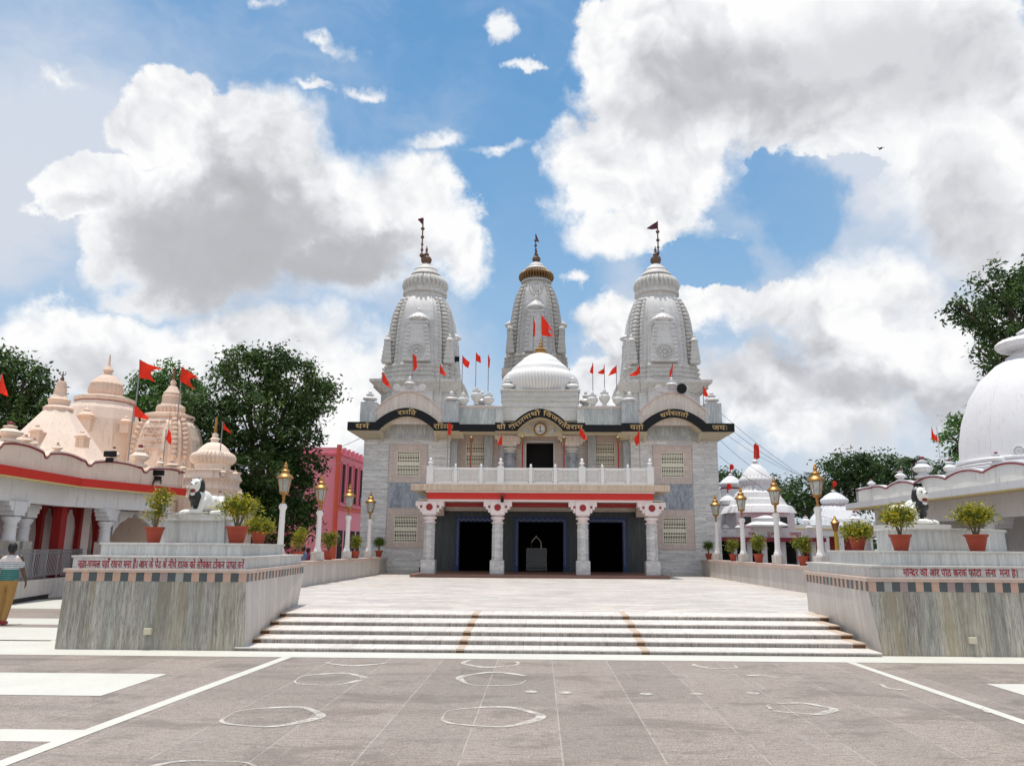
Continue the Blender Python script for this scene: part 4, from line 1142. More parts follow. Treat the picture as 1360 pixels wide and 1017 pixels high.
for xa,xb in zip(allx,allx[1:]):
    lat = MB(); a_ = xa+.1; b_ = xb-.1; z0_, z1_ = zb0+.13, zb1-.07; W_ = b_-a_; H_ = z1_-z0_; stp = .115
    lat.box(a_,b_,YR-.03,YR+.03,z0_,z0_+.03); lat.box(a_,b_,YR-.03,YR+.03,z1_-.03,z1_); lat.box(a_,a_+.04,YR-.03,YR+.03,z0_,z1_); lat.box(b_-.04,b_,YR-.03,YR+.03,z0_,z1_)
    n_ = int((W_+H_)/stp)+1
    for k in range(1,n_):
        for sg in (1,-1):
            # diagonal from bottom/left to top/right clipped to the panel
            s0 = k*stp
            p_ = (max(0,s0-H_), min(s0,H_)); q_ = (min(s0,W_), max(0,s0-W_))
            if sg<0: p_=(W_-p_[0],p_[1]); q_=(W_-q_[0],q_[1])
            A_=Vector((a_+p_[0],YR,z0_+p_[1])); B_=Vector((a_+q_[0],YR,z0_+q_[1]))
            if (A_-B_).length < .03: continue
            lat.tube([A_,B_],.021,4,False)
    lat.build('lattice_panel', M_whitep, bo)
# things on the porch: bulb under the beam, trunk by the wall
c = UY(560.5,755.5,40.3)
tb = empty('wooden_chest', (c.x,40.4,TZ), 'small dark brown chest on the floor left of the porch', 'chest')
m = MB(); m.box(c.x-.14,c.x+.14,40.2,40.6,TZ,TZ+.27); m.build('box', M_dred, tb, bevel=.01)
m = MB(); m.box(c.x-.15,c.x+.15,40.19,40.61,TZ+.271,TZ+.32); m.build('lid', M_rust, tb, bevel=.01)
for i,(px_,py_,Y_,lab) in enumerate(((667,662,35.95,'small dark security camera on the red porch beam'),(502,640+0,0,''),)):
    if not lab: continue
    c = UY(px_,py_,Y_); r_ = empty('security_camera', (c.x,c.y,c.z), lab, 'camera')
    m = MB(); m.lathe([(.01,-.18),(.06,-.16),(.08,-.08),(.08,0),(.03,.03),(.03,.12),(.001,.12)],12,(c.x,c.y,c.z)); m.build('housing', M_black, r_, 40)
    m = MB(); m.box(c.x-.12,c.x+.12,c.y,c.y+.13,c.z+.12,c.z+.16); m.build('bracket', M_rust, r_)
# balcony lamp posts (red poles with copper lanterns)
labs = ['red balcony lamp pole in front of the left latticed window','red balcony lamp pole left of the upper doorway','red balcony lamp pole right of the upper doorway','red balcony lamp pole in front of the right latticed window']
for px_,pt,lab in zip((626,694,749,821),(582,581,582,582),labs):
    c = UY(px_,pt,38.0); r_ = empty('balcony_lamp', (c.x,38.0,zS1), lab, 'lamp', 'red lamp poles on the balcony')
    m = MB(); m.tube([(c.x,38,zS1),(c.x,38,c.z-.2)],.035,10); m.box(c.x-.09,c.x+.09,37.91,38.09,zS1,zS1+.05); m.build('pole', M_dred, r_, 40)
    m = MB(); m.lathe([(.03,-.25),(.07,-.18),(.10,.0),(.14,.02),(.05,.08),(.03,.13),(.01,.17)],10,(c.x,38,c.z)); m.build('lantern', M_goldold, r_, 40)
# ------------------------------------------------------------------ spires
def plan(a, b=None):
    b = b or a
    q = [(-.80,-.80),(-.66,-.80),(-.66,-.90),(-.44,-.90),(-.44,-1.0)]
    pts = []
    for k in range(4):
        c, s = [(1,0),(0,1),(-1,0),(0,-1)][k]
        side = q + [(-x,y) for x,y in reversed(q[1:])]
        pts += [(x*c-y*s, x*s+y*c) for x,y in side]
    return [(x*a,y*b) for x,y in pts]
def sq(a): return [(-a,-a),(a,-a),(a,a),(-a,a)]
def ringp(P, cx, cy, z): return [(cx+x,cy+y,z) for x,y in P]
M_oldg = marble('greyer_weathered_marble', (.58,.565,.55), (.36,.35,.34), tile=(.9,.42), vein=.6, tilevar=.3, scale=1.5, joint=.008, rough=.55, jcol=(.2,.19,.17), jf=.6)
M_mouldg = plain('greyer_moulding', (.46,.44,.41), .7, .25, 4, streak=.7, dirt=(.15,.13,.11))
def spire(cx, cy, zbase, zcorn, z0, z1, w0, w1, wb, amr, amt, top_mats, label=None, ped=True, cornw=None, rosette=True, ab_=(.137,.22)):
    """zbase..zcorn plain base, cornice at zcorn, stacked mouldings up to z0, curved body z0..z1"""
    SM, SC = (M_oldg, M_mouldg) if top_mats[0] is M_goldold else (M_oldw, M_mould)
    W = lambda t: w0*(1-ab_[0]*t-ab_[1]*t**6)
    w1 = W(1)
    b = MB(); b.loft([ringp(plan(wb),cx,cy,zbase),ringp(plan(wb),cx,cy,zcorn)])
    tw = b.build('spire', SM, tm)
    # cornice + mouldings
    m = MB(); cw_ = cornw or wb*1.22; hC = .34
    m.loft([ringp(plan(wb*1.0),cx,cy,zcorn-.55),ringp(plan(cw_*.86),cx,cy,zcorn-.2),ringp(plan(cw_),cx,cy,zcorn-.02),ringp(plan(cw_),cx,cy,zcorn+.10)])
    m.loft([ringp(sq(wb*.86),cx,cy,zcorn-.50),ringp(sq(cw_*.88),cx,cy,zcorn-.12),ringp(sq(cw_*.985),cx,cy,zcorn-.023),ringp(sq(cw_*.985),cx,cy,zcorn+.13)])
    n_ = 4; hh_ = (z0-zcorn-.12)/n_
    for k in range(n_):
        w_ = w0*1.10 - k*w0*.012; za = zcorn+.12+k*hh_
        m.loft([ringp(plan(w_*.96),cx,cy,za-.002*k),ringp(plan(w_),cx,cy,za+hh_*.25),ringp(plan(w_*1.005),cx,cy,za+hh_*.55),ringp(plan(w_*.955),cx,cy,za+hh_*.78),ringp(plan(w_*.95),cx,cy,za+hh_)])
    n_ = 40
    for k in range(n_):
        for (dx,dy,ux,uy) in ((0,-1,1,0),(1,0,0,1),(-1,0,0,1)):
            t = -1+2*(k+.5)/n_
            if abs(t) > .97: continue
            dep = 1.0 if abs(t)<.44 else (.90 if abs(t)<.66 else .80)
            if abs(t)>.80: continue
            X = cx+(dx*dep+ux*t)*cw_; Y = cy+(dy*dep+uy*t)*cw_
            m.box(X-.035,X+.035,Y-.035,Y+.035,zcorn-.10,zcorn-.021)
    m.build('cornice', SC, tw)
    # body
    N = 14; rr = []
    for k in range(N+1):
        t = k/N; rr.append(ringp(plan(W(t)),cx,cy,z0+(z1-z0)*t))
    m = MB(); m.loft(rr); m.build('body', SM, tw, 20)
    # beaded corner ribs (flattened cushions)
    m = MB(); nb = 17
    for k in range(nb):
        t = (k+.5)/nb; t = t*.97+.015; w_ = W(t); z = z0+(z1-z0)*t; hz = (z1-z0)/nb*.52
        for sx_ in (-1,1):
            for sy_ in (-1,1):
                m.ball((cx+sx_*w_*.76,cy+sy_*w_*.76,z), w_*.115+.03,w_*.115+.03,hz,10,6)
        if True:
            for sx_ in (-1,1):
                m.ball((cx+sx_*w_*.61,cy-w_*.87,z), w_*.075,w_*.07,hz*.95,8,5)
                m.ball((cx+sx_*w_*.87,cy-w_*.61,z), w_*.07,w_*.075,hz*.95,8,5)
    m.build('beaded_rib', SC, tw, 50)
    # small spires laid on the faces
    def mini(x,y,zb,zt,wd,dep,ax_):
        q = MB(); H = zt-zb
        def rg(w_,d_,z):
            P = [(-w_,-d_),(w_,-d_),(w_,d_),(-w_,d_)]
            if ax_=='x': P = [(b_,a_) for a_,b_ in P][::-1]
            return [(x+a_,y+b_,z) for a_,b_ in P]
        q.loft([rg(wd,dep,zb),rg(wd*.94,dep,zb+H*.3),rg(wd*.78,dep*.97,zb+H*.55),rg(wd*.66,dep*.92,zb+H*.66)])
        q.loft([rg(wd*.78,dep,zb+H*.66),rg(wd*.80,dep*1.02,zb+H*.685),rg(wd*.70,dep,zb+H*.71)])
        for k in range(9):      # banded edges
            t = (k+.5)/9; w_ = wd*(1-.32*t**1.6); z = zb+H*.64*t
            for s in (-1,1):
                if ax_=='y': q.box(x+s*w_*.86-wd*.15,x+s*w_*.86+wd*.15,y-dep-.05,y,z-H*.027,z+H*.025)
                else: q.box(x-dep-.05 if x<cx else x,x if x<cx else x+dep+.05,y+s*w_*.86-wd*.15,y+s*w_*.86+wd*.15,z-H*.027,z+H*.025)
        q.lathe([(wd*.55,0),(wd*.80,H*.02),(wd*.86,H*.05),(wd*.74,H*.085),(wd*.60,H*.10),(wd*.45,H*.135),(wd*.2,H*.165),(.001,H*.17)],36,(x,y,zb+H*.71),ribs=18,amp=.12,rr=(1,3))
        q.lathe([(.001,0),(wd*.14,0),(wd*.2,H*.02),(wd*.1,H*.04),(wd*.15,H*.06),(wd*.05,H*.09),(.001,H*.125)],12,(x,y,zb+H*.875))
        return q
    zm1 = z0+(z1-z0)*.80
    wm = W(.1)
    for (dx,dy,a_) in ((0,-1,'y'),(-1,0,'x'),(1,0,'x'),(0,1,'y')):
        q = mini(cx+dx*wm*(.99 if dy else .80),cy+dy*wm*.99,z0+.02,zm1 if dy else z0+(z1-z0)*.62,w0*.37,.42,a_); q.build('miniature_spire', SM, tw, 40)
    # corner kiosks at the base of the body
    for sx_ in (-1,1):
        for sy_ in (-1,1):
            X, Y = cx+sx_*w0*.86, cy+sy_*w0*.86; H = (z1-z0)*.47; q = MB(); s_ = w0*.14
            for k in range(5):
                f = 1-.09*k; q.box(X-s_*f,X+s_*f,Y-s_*f,Y+s_*f,z0+H*.13*k,z0+H*.13*k+H*.095); q.box(X-s_*f*.85,X+s_*f*.85,Y-s_*f*.85,Y+s_*f*.85,z0+H*.13*k+H*.095,z0+H*.13*(k+1))
            q.lathe([(s_*.7,0),(s_*.8,H*.05),(s_*.55,H*.10),(s_*.3,H*.14),(s_*.35,H*.17),(s_*.12,H*.22),(.001,H*.30)],14,(X,Y,z0+H*.65))
            q.build('corner_kiosk', SC, tw, 40)
    if rosette:
        zr_ = z0+(z1-z0)*.13; y_ = cy-wm*.99-.47; q = MB(); rr0 = w0*.20
        for k in range(28):
            a0 = 2*PI*k/28; q.ball((cx+rr0*math.cos(a0),y_,zr_+rr0*math.sin(a0)),.045,.04,.045,6,4)
        for k in range(8):
            a0 = 2*PI*k/8; q.ball((cx+rr0*.55*math.cos(a0),y_,zr_+rr0*.55*math.sin(a0)),rr0*.2,.05,rr0*.2,8,5)
        q.ball((cx,y_,zr_),rr0*.25,.06,rr0*.25,8,5)
        q.build('rosette', SC, tw, 50)
    # neck, ribbed ring, cap
    m = MB(); m.lathe([(w1*.98,-.12),(w1*1.03,-.10),(w1*1.03,.02),(w1*.93,.04),(w1*.90,(amt-z1)*.18),(w1*1.0,(amt-z1)*.20),(w1*1.0,(amt-z1)*.27),(w1*.92,(amt-z1)*.29),(w1*.90,(amt-z1)*.5)],40,(cx,cy,z1)); m.build('neck', SC, tw, 40)
    H = amt-z1
    a = MB(); z_ = z1+H*.30
    a.lathe([(amr*.76,0),(amr*.92,H*.04),(amr*1.0,H*.15),(amr*.98,H*.27),(amr*.87,H*.39),(amr*.62,H*.46)],256,(cx,cy,z_),ribs=30 if top_mats[0] is not M_goldold else 36,amp=.23,rr=(0,4))
    a.build('ribbed_ring', top_mats[0], tw, 60)
    c = MB(); c.lathe([(amr*.58,H*.40),(amr*.58,H*.49),(amr*.66,H*.51),(amr*.62,H*.56),(amr*.48,H*.66),(amr*.50,H*.68),(amr*.34,H*.79),(amr*.22,H*.86),(amr*.12,H*.91),(.01,H*.92)],40,(cx,cy,z_)); c.build('cap', top_mats[1], tw, 30)
    zf = z_+H*.88
    f = MB(); u = amr*.24; f.lathe([(.01,0),(u*.5,0),(u*.9,u*.4),(u*1.0,u*.9),(u*.8,u*1.3),(u*.35,u*1.6),(u*.5,u*1.9),(u*.3,u*2.1),(u*.15,u*2.4),(u*.25,u*2.8),(u*.12,u*3.1),(.02,u*3.5)],16,(cx,cy,zf)); f.build('finial', top_mats[2], tw, 40)
    return tw, zf
CY2 = 47.2
FB = CY2-2.3
sc = lambda py,Y: sz(py,Y)
cxL = sx(561,CY2,372); cxR = sx(875,CY2,372)
w0 = 1.98; w1 = 1.30
zz0, zz1 = sc(484,CY2-1.6), sc(396,CY2-1.0); zco = sc(508,CY2-2.3)
print('spire', cxL, cxR, zz0, zz1, zco)
for cx_ in (cxL,cxR):
    cx_ = math.copysign(7.3, cx_)
    spire(cx_, CY2, TOPW+.4, zco, zz0, zz1, 2.16, 1.30, 2.25, 1.46, sc(359,CY2), (M_mould,M_mould,M_rust), cornw=2.72)
CY3 = 57.5
cw0 = (sx(757,CY3-2,470)-sx(668,CY3-2,470))/2
ccx = sx(712,CY3,420)
z30, z31 = sc(468,CY3-2.1), sc(376,CY3-1.2)
spire(ccx, CY3, TOPW+.4, sc(492,CY3-2.3), z30, z31, cw0*.90, cw0*.60, cw0*.86, cw0*.56, sc(354,CY3), (M_goldold,M_mould,M_rust), cornw=cw0*1.02, rosette=False, ab_=(.27,.20))
print('center w', cw0, ccx)
m = MB(); zr_ = z30+(z31-z30)*.90; y_ = CY3-cw0*.60*1.06-.12
for k in range(24): m.ball((ccx+.5*math.cos(k*PI/12),y_,zr_+.5*math.sin(k*PI/12)),.07,.06,.07,6,4)
m.ball((ccx,y_,zr_),.25,.08,.25); m.build('rosette', M_mould, tm, 50)

# ------------------------------------------------------------------ flags
def flag(px, py0, py1, Y, up, lo, label, cat='flag', r=.022, mat=None, group='orange red pennants on poles', polemat=None, base_z=None, notch=0, extra=0, name='flag', seed=0):
    """pole from py0 (bottom) to py1 (top); cloth between pixel polylines up / lo, hoist first"""
    b = UY(px,py0,Y); t = UY(px,py1,Y)
    if base_z is not None: b.z = base_z
    r_ = empty(name, (t.x,Y,b.z), label, cat, group)
    m = MB(); m.tube([(t.x,Y,b.z),(t.x,Y,t.z)], r, 6); 
    if py0 > py1: m.build('pole', polemat or M_iron, r_, 40)
    rnd = random.Random(seed+int(px)); ph = rnd.random()*6
    n = 14; k_ = 6
    def samp(P, s):
        L = len(P)-1; i = min(int(s*L), L-1); f = s*L-i
        return (P[i][0]*(1-f)+P[i+1][0]*f, P[i][1]*(1-f)+P[i+1][1]*f)
    vs = []; fs = []
    for i in range(n+1):
        s = i/n; A = samp(up,s); B = samp(lo,s)
        for j in range(k_+1):
            v = j/k_
            x = A[0]*(1-v)+B[0]*v; y = A[1]*(1-v)+B[1]*v
            if notch: 
                pull = notch*math.sin(PI*v)*max(0,(s-.3)/.7); hx = samp(up,0)[0]*(1-v)+samp(lo,0)[0]*v; hy = samp(up,0)[1]*(1-v)+samp(lo,0)[1]*v
                x = x*(1-pull)+hx*pull; y = y*(1-pull)+hy*pull
            wv = math.sin(s*7+v*2+ph)*.09*s
            vs.append(UY(x,y,Y-.03+wv))
    for i in range(n):
        for j in range(k_):
            a_ = i*(k_+1)+j; fs.append((a_,a_+1,a_+k_+2,a_+k_+1))
    m = MB(); m.add(vs,fs); m.build('cloth', mat or M_flag, r_, 60)
    return r_
YG = YB+.5; YU = YB+1.05
zp_ = zpost
F_ = [
 (508,545,494,YG,[(508,493),(514,503),(520,516)],[(508,507),(513,512),(520,516)],'small red pennant above the far left urn of the temple roof'),
 (548.5,512,470,YG,[(548,469),(553,474),(554,488)],[(549,493),(551,492),(553,489)],'narrow hanging red pennant above the left scroll ornament'),
 (585,522,483,YG,[(584,483),(588,490),(593,499)],[(584,495),(588,498),(593,499)],'small red pennant above the inner left urn of the temple roof'),
 (614.5,520,472,YU,[(614,472),(619,477),(624,481)],[(614,481),(617,486),(622,489)],'first red pennant on the left trio of roof pots'),
 (632.5,514,468,YU,[(632,468),(636,472),(638,473)],[(632,479),(636,481),(639,482)],'tallest middle red pennant of the left trio of roof pots'),
 (649,520,471,YU,[(648,472),(650,474),(651,478)],[(648,486),(649,488),(650,489)],'limp red pennant on the left roof pot nearest the dome'),
 (787,520,482,YU,[(788,482),(785,488),(783,494)],[(788,496),(786,496),(784,495)],'red pennant on the right roof pot nearest the dome'),
 (802.5,516,484,YU,[(803,484),(801,490),(794,494)],[(803,496),(800,497),(795,496)],'middle red pennant of the right trio of roof pots'),
 (818.5,520,485,YU,[(819,485),(813,490),(808,498)],[(819,495),(814,497),(808,499)],'last red pennant of the right trio of roof pots'),
 (849.5,522,483,YG,[(850,483),(845,492),(836,498)],[(850,496),(845,499),(837,499)],'wide red pennant flying left above the inner right urn'),
 (892.5,515,482,YG,[(894,482),(891,489),(889,496)],[(893,494),(891,499),(890,504)],'narrow red pennant beside the roof loudspeaker'),
 (933.5,540,512,YG,[(934,512),(938,519),(941,525)],[(934,525),(938,527),(940,526)],'small red pennant above the far right urn of the temple roof'),
 (595.5,622,563,38.5,[(595,561),(601,565),(599,572)],[(595,578),(597,578),(599,577)],'red pennant hanging in front of the second black band word'),
 (666.5,614,573,YR,[(667,573),(665,580),(661,588)],[(667,590),(664,591),(661,590)],'red pennant standing on the balustrade left of the pillar'),
 (770,600,567,38.5,[(769,566),(774,572),(780,583)],[(770,578),(774,583),(780,584)],'red pennant blowing right beside the right pillar of the balcony'),
 (849,622,571,38.0,[(849,570),(846,577),(842,582)],[(849,588),(846,592),(844,590)],'red pennant on a tall pole at the right end of the balcony'),
]
for q in F_:
    bz = {YU:None}.get(q[3])
    flag(*q)
flag(720.5,470,446,46.6,[(719,418),(727,428),(737,445)],[(719,445),(728,447),(737,446)],'large torn red flag flying above the central dome', r=.05, base_z=zg+.3, notch=.5)
flag(720.3,466,418,46.6,[(720,420),(720,420)],[(720,420.5),(720,420.5)],'x') if False else None
flag(708.5,470,419,46.6,[(708,420),(711,430),(711,440)],[(708,446),(709,447),(710,447)],'narrow furled red flag left of the large one above the dome', r=.03, base_z=zg-.3)
# temple spire masts with small dark pennants
for (px,py0,py1,Y,up,lo,lab) in (
  (562,346,290,CY2,[(562,289),(558,290),(555,291)],[(562,300),(558,295),(555,292)],'dark faded pennant on the mast of the left spire'),
  (873,350,294,CY2,[(873,294),(865,299),(859,303)],[(873,304),(866,305),(859,304)],'dark faded pennant on the mast of the right spire'),
  (711.5,345,311,CY3,[(712,311),(714,316),(716,321)],[(712,320),(714,321),(716,322)],'dark faded pennant on the mast of the rear centre spire')):
    r_ = flag(px,py0,py1,Y,up,lo,lab,r=.045,mat=M_flagd,group='dark pennants on the spire masts',polemat=M_rust)
    m = MB(); b_ = UY(px,py0,Y); t_ = UY(px,py1,Y)
    for f,w_ in ((.12,.16),(.25,.10),(.38,.09),(.55,.12),(.75,.13)): m.ball((t_.x,Y,b_.z+(t_.z-b_.z)*f),w_,w_,w_*.9,8,6)
    m.build('mast_knob', M_rust, r_, 50)
# loudspeaker + floodlight on the roof
c = UY(905,516,YB+.2); ls_ = empty('loudspeaker', (c.x,c.y,c.z), 'grey horn loudspeaker facing the courtyard on the right wing roof', 'loudspeaker')
Mx = Matrix.Translation(c) @ Matrix.Rotation(R(100),4,'X') @ Matrix.Rotation(R(8),4,'Y')
m = MB(); m.lathe([(.07,-.45),(.09,-.2),(.16,-.05),(.27,.06),(.29,.07),(.27,.05),(.15,-.05),(.05,-.12),(.001,-.13)],28,M=Mx); m.build('horn', M_iron, ls_, 40)
m = MB(); m.lathe([(.001,.02),(.05,.01),(.07,-.05),(.07,-.13)],16,M=Mx); m.build('driver', M_whitep, ls_, 40)
m = MB(); m.lathe([(.15,-.05),(.262,.052)],28,M=Mx); m.build('throat', M_black, ls_, 40)
m = MB(); m.tube([(c.x,c.y+.3,c.z),(c.x,c.y+.35,c.z-.4)],.025,6); m.build('bracket', M_iron, ls_)
c = UY(607,477,CY2-1); fl = empty('floodlight', (c.x,c.y,c.z), 'small dark floodlight on the flank of the left spire', 'floodlight')
m = MB(); m.box(c.x-.14,c.x+.14,c.y-.1,c.y+.1,c.z-.14,c.z+.16); m.build('housing', M_black, fl, bevel=.02)
m = MB(); m.tube([(c.x-.5,c.y+.1,c.z-.3),(c.x,c.y,c.z-.1)],.03,6); m.build('arm', M_black, fl)

# ------------------------------------------------------------------ lamps on the parapets
def lamp():
    r = empty('parapet_lamp', (0,0,0), None, 'lamp', 'white lamp posts with brass lanterns along the parapets')
    m = MB(); m.box(-.17,.17,-.17,.17,0,.30); m.build('post_base', M_side, r, bevel=.015)
    m = MB(); n8 = lambda a,z: [(a*math.cos(PI/8+k*PI/4),a*math.sin(PI/8+k*PI/4),z) for k in range(8)]
    m.loft([n8(.145,.30),n8(.145,.34),n8(.115,.42),n8(.10,.50),n8(.092,1.0),n8(.088,1.50),n8(.092,1.56),n8(.13,1.64),n8(.13,1.70),n8(.09,1.76)]); m.build('post', M_lampw, r, bevel=.004)
    m = MB(); m.lathe([(.001,1.76),(.055,1.76),(.055,1.80),(.035,1.83),(.04,1.92),(.06,1.95),(.035,1.98),(.05,2.02),(.13,2.06),(.14,2.10),(.001,2.10)],16); br = m.build('bracket', M_gold, r, 40)
    n6 = lambda a,z: [(a*math.cos(k*PI/3+.26),a*math.sin(k*PI/3+.26),z) for k in range(6)]
    m = MB(); m.loft([n6(.125,2.10),n6(.20,2.52)]); gl = m.build('lantern_glass', M_lampg, r)
    m = MB()
    for k in range(6):
        a_ = k*PI/3+.26; m.tube([(.128*math.cos(a_),.128*math.sin(a_),2.09),(.206*math.cos(a_),.206*math.sin(a_),2.53)],.011,5)
    m.loft([n6(.14,2.08),n6(.14,2.115)]); m.build('lantern_frame', M_gold, r)
    m = MB(); m.lathe([(.001,0),(.25,0),(.262,.025),(.25,.05),(.21,.09),(.16,.13),(.13,.15),(.12,.20),(.135,.24),(.10,.27),(.06,.29),(.05,.33),(.07,.37),(.055,.41),(.03,.43),(.045,.46),(.02,.50),(.001,.53)],24,(0,0,2.53)); m.build('lantern_roof', M_gold, r, 35)
    m = MB(); m.ball((0,0,2.28),.045,.045,.07); m.build('bulb', M_whitep, gl, 60)
    return r
L0 = lamp()
PZT = 1.18
lpos = []
for k,(px,py) in enumerate(((489,738),(460,740),(421,743))):
    y = UX(px,py,LPX-.21).y; lpos.append((LPX-.21,y,PZT,['lamp post on the left parapet nearest the temple wall','second lamp post from the temple on the left parapet, between two potted shrubs','third lamp post from the temple on the left parapet'][k]))
dy = (lpos[0][1]-lpos[2][1])/2
y4 = UX(373,700,LPX-.15).y
print('lamps', lpos, dy, y4)
lpos.append((LPX-.13,y4,PZT,'large lamp post behind the left lion pedestal'))
for k,(px,py) in enumerate(((953,741),(988,745),(1034,748),(1091,745))):
    y = UX(px,py if k<3 else 745,RPX+.21).y
    lpos.append((RPX+.21,y,PZT,['lamp post on the right parapet nearest the temple wall','second lamp post from the temple on the right parapet','third lamp post from the temple on the right parapet','large lamp post behind the right pedestal beside the potted shrub'][k]))
    print('R', px, y)
for k,(x,y,z,lab) in enumerate(lpos):
    o = L0 if k == 0 else copy_tree(L0)
    o.location = (x,y,z); o.rotation_euler = (0,0,(0.1,.5,1.0,.3,.7,.2,.9,.4)[k]); o['label'] = lab

# ------------------------------------------------------------------ foliage
def leaf_mesh(name, pts, size, mat, parent, seed=0, droop=.3, asp=.45, local=False, jitter=.35):
    rs = np.random.RandomState(seed); n = len(pts); P = np.array(pts, dtype=np.float64)
    off = np.array(parent.get('_w',(0,0,0)) if parent is not None and not local else (0,0,0))
    P = P-off
    d = rs.normal(size=(n,3)); d[:,2] = d[:,2]*.6-droop; d /= np.linalg.norm(d,axis=1)[:,None]
    u = rs.normal(size=(n,3)); u[:,2] += 1.2; s = np.cross(d,u); s /= np.linalg.norm(s,axis=1)[:,None]+1e-9
    L = size*(1+jitter*(rs.rand(n)*2-1)); L = L[:,None]
    nn = np.cross(s,d)
    V = np.empty((n,4,3)); V[:,0] = P; V[:,1] = P+d*L*.5+s*L*asp*.5+nn*L*.06; V[:,2] = P+d*L; V[:,3] = P+d*L*.5-s*L*asp*.5+nn*L*.06
    me = bpy.data.meshes.new(name); me.from_pydata(V.reshape(-1,3).astype(np.float32), [], np.arange(4*n,dtype=np.int32).reshape(-1,4))
    me.materials.append(mat)
    o = bpy.data.objects.new(name, me); COL.objects.link(o)
    if parent is not None: o.parent = parent
    o['_w'] = [float(q) for q in off]
    return o
def clump_pts(clumps, density, rs, sub=.5, per=40, shell=.55):
    out = []
    for (x,y,z,rx,ry,rz) in clumps:
        area = (rx*ry+rx*rz+ry*rz)/3*4*PI; m = max(4,int(area*density/per))
        for _ in range(m):
            v = rs.normal(size=3); v /= np.linalg.norm(v); rad = shell+(1-shell)*rs.rand()**.6
            rad *= 1+.12*math.sin(5*v[0]+3*v[2])
            c = np.array((x+v[0]*rx*rad,y+v[1]*ry*rad,z+v[2]*rz*rad)); q = rs.normal(size=(per,3))*sub*np.array((.5,.5,.38))*(.5+rs.rand())
            out.append(c+q)
    return np.concatenate(out)
def pot_plant(label, kind, px, py_base, X=None, Y=None, z=PZT, h=.42, crown=(0,0,.95,.34,.34,.30), r_=.17, group='potted shrubs', name='potted_shrub', mat=None, proto={}, rz=0, sc_=1.0, Yp=None, Xp=None):
    pass
def make_pot(kind, crown_parts, mat, leafsize=.09, n=520, seed=0, pot=True, potr=.17, poth=.30, stems=4, stem_h=.45):
    r = empty('potted_shrub', (0,0,0), None, 'potted plant', 'potted shrubs along the parapets and pedestals')
    z0 = 0
    if pot:
        m = MB(); m.lathe([(.001,0),(potr*.62,0),(potr*.95,poth*.86),(potr*1.06,poth*.86),(potr*1.08,poth),(potr*.95,poth),(potr*.93,poth*.90),(.001,poth*.88)],28); m.build('pot', M_terra, r, 40)
        m = MB(); m.lathe([(potr*.88,poth*.885),(potr*.90,poth*.91)],16); m.build('soil', M_bark, r)
        z0 = poth*.88
    rs = np.random.RandomState(seed); m = MB()
    for k in range(stems):
        c = crown_parts[k%len(crown_parts)]; a_ = rs.rand()*6.28
        q = [(.02*math.cos(a_),.02*math.sin(a_),z0),(c[0]*.4+.03*math.cos(a_),c[1]*.4+.03*math.sin(a_),z0+(c[2]-z0)*.45),(c[0]+.05*math.cos(a_),c[1]+.05*math.sin(a_),c[2])]
        m.tube(q,[.018,.013,.007],5)
    m.build('stem', M_stem, r, 50)
    pts = clump_pts(crown_parts, n/len(crown_parts), rs, sub=.13, per=7, shell=.35)
    leaf_mesh('foliage', pts, leafsize, mat, r, seed, droop=-.25, asp=.38)
    return r
pots = {
 'round': make_pot('a', [(0,0,.68,.22,.22,.19)], L_green, .062, 3400, 1),
 'loose': make_pot('b', [(-.05,0,.60,.22,.2,.20),(.12,.05,.72,.18,.18,.17),(-.1,-.05,.80,.15,.15,.12)], L_croton, .066, 4200, 2, stems=6),
 'yellow': make_pot('c', [(0,0,.64,.28,.26,.17),(.17,0,.66,.18,.18,.14),(-.17,0,.64,.17,.17,.13)], L_croton2, .066, 4600, 3, stems=7, potr=.19),
 'tall': make_pot('d', [(0,0,.58,.14,.14,.18),(.03,0,.80,.16,.16,.15),(.10,0,.92,.12,.12,.09)], L_croton2, .066, 4600, 4, stems=5, potr=.17),
 'bush': make_pot('e', [(0,0,.42,.30,.28,.20),(-.18,0,.40,.2,.2,.16),(.18,0,.40,.18,.18,.15)], L_croton2, .066, 4600, 5, stems=5, potr=.19),
}
for k_ in pots: pots[k_].location = (0,0,0)
used = set()
def put_pot(kind, x, y, z, s, rz, label):
    if kind in used: o = copy_tree(pots[kind])
    else: o = pots[kind]; used.add(kind)
    o.location = (x,y,z); o.rotation_euler = (0,0,rz); o.scale = (s*.93,s*.93,s*.93); o['label'] = label
def par(px, py, X): return UX(px,py,X).y
for kind,px,py,side,s,rz,lab in (
  ('round',503,737,-1,1.15,0,'round green shrub in the terracotta pot closest to the temple on the left parapet'),
  ('loose',472,740,-1,1.10,1,'leafy shrub in a terracotta pot between the two farther lamp posts on the left parapet'),
  ('loose',436,742,-1,1.20,2.4,'yellow green shrub in a terracotta pot between the nearer left parapet lamp posts'),
  ('tall',395,744,-1,1.15,.6,'slim shrub rising behind the left pedestal between the two nearest lamp posts'),
  ('round',939,741,1,1.05,1,'round green shrub in the terracotta pot closest to the temple on the right parapet'),
  ('loose',974,744,1,1.05,.3,'shrub in a terracotta pot between the two farther lamp posts on the right parapet'),
  ('loose',1008,747,1,1.2,4,'leafy shrub in a terracotta pot between the second and third right lamp posts'),
  ('loose',1067,752,1,1.05,3,'shrub in a terracotta pot just behind the near end of the right parapet')):
    X = (LPX-.21) if side<0 else (RPX+.21)
    y = par(px,py,X); y = max(18.7,min(y,39.8))
    put_pot(kind,X,y,PZT,s,rz,lab)
def on_tier(px, Y, z, kind, s, rz, lab):
    x = UY(px,718,Y).x; put_pot(kind,x,Y,z,s,rz,lab)
on_tier(204,14.4,z_t2,'tall',1.02,0,'tall narrow yellow green shrub in a terracotta pot left of the left lion')
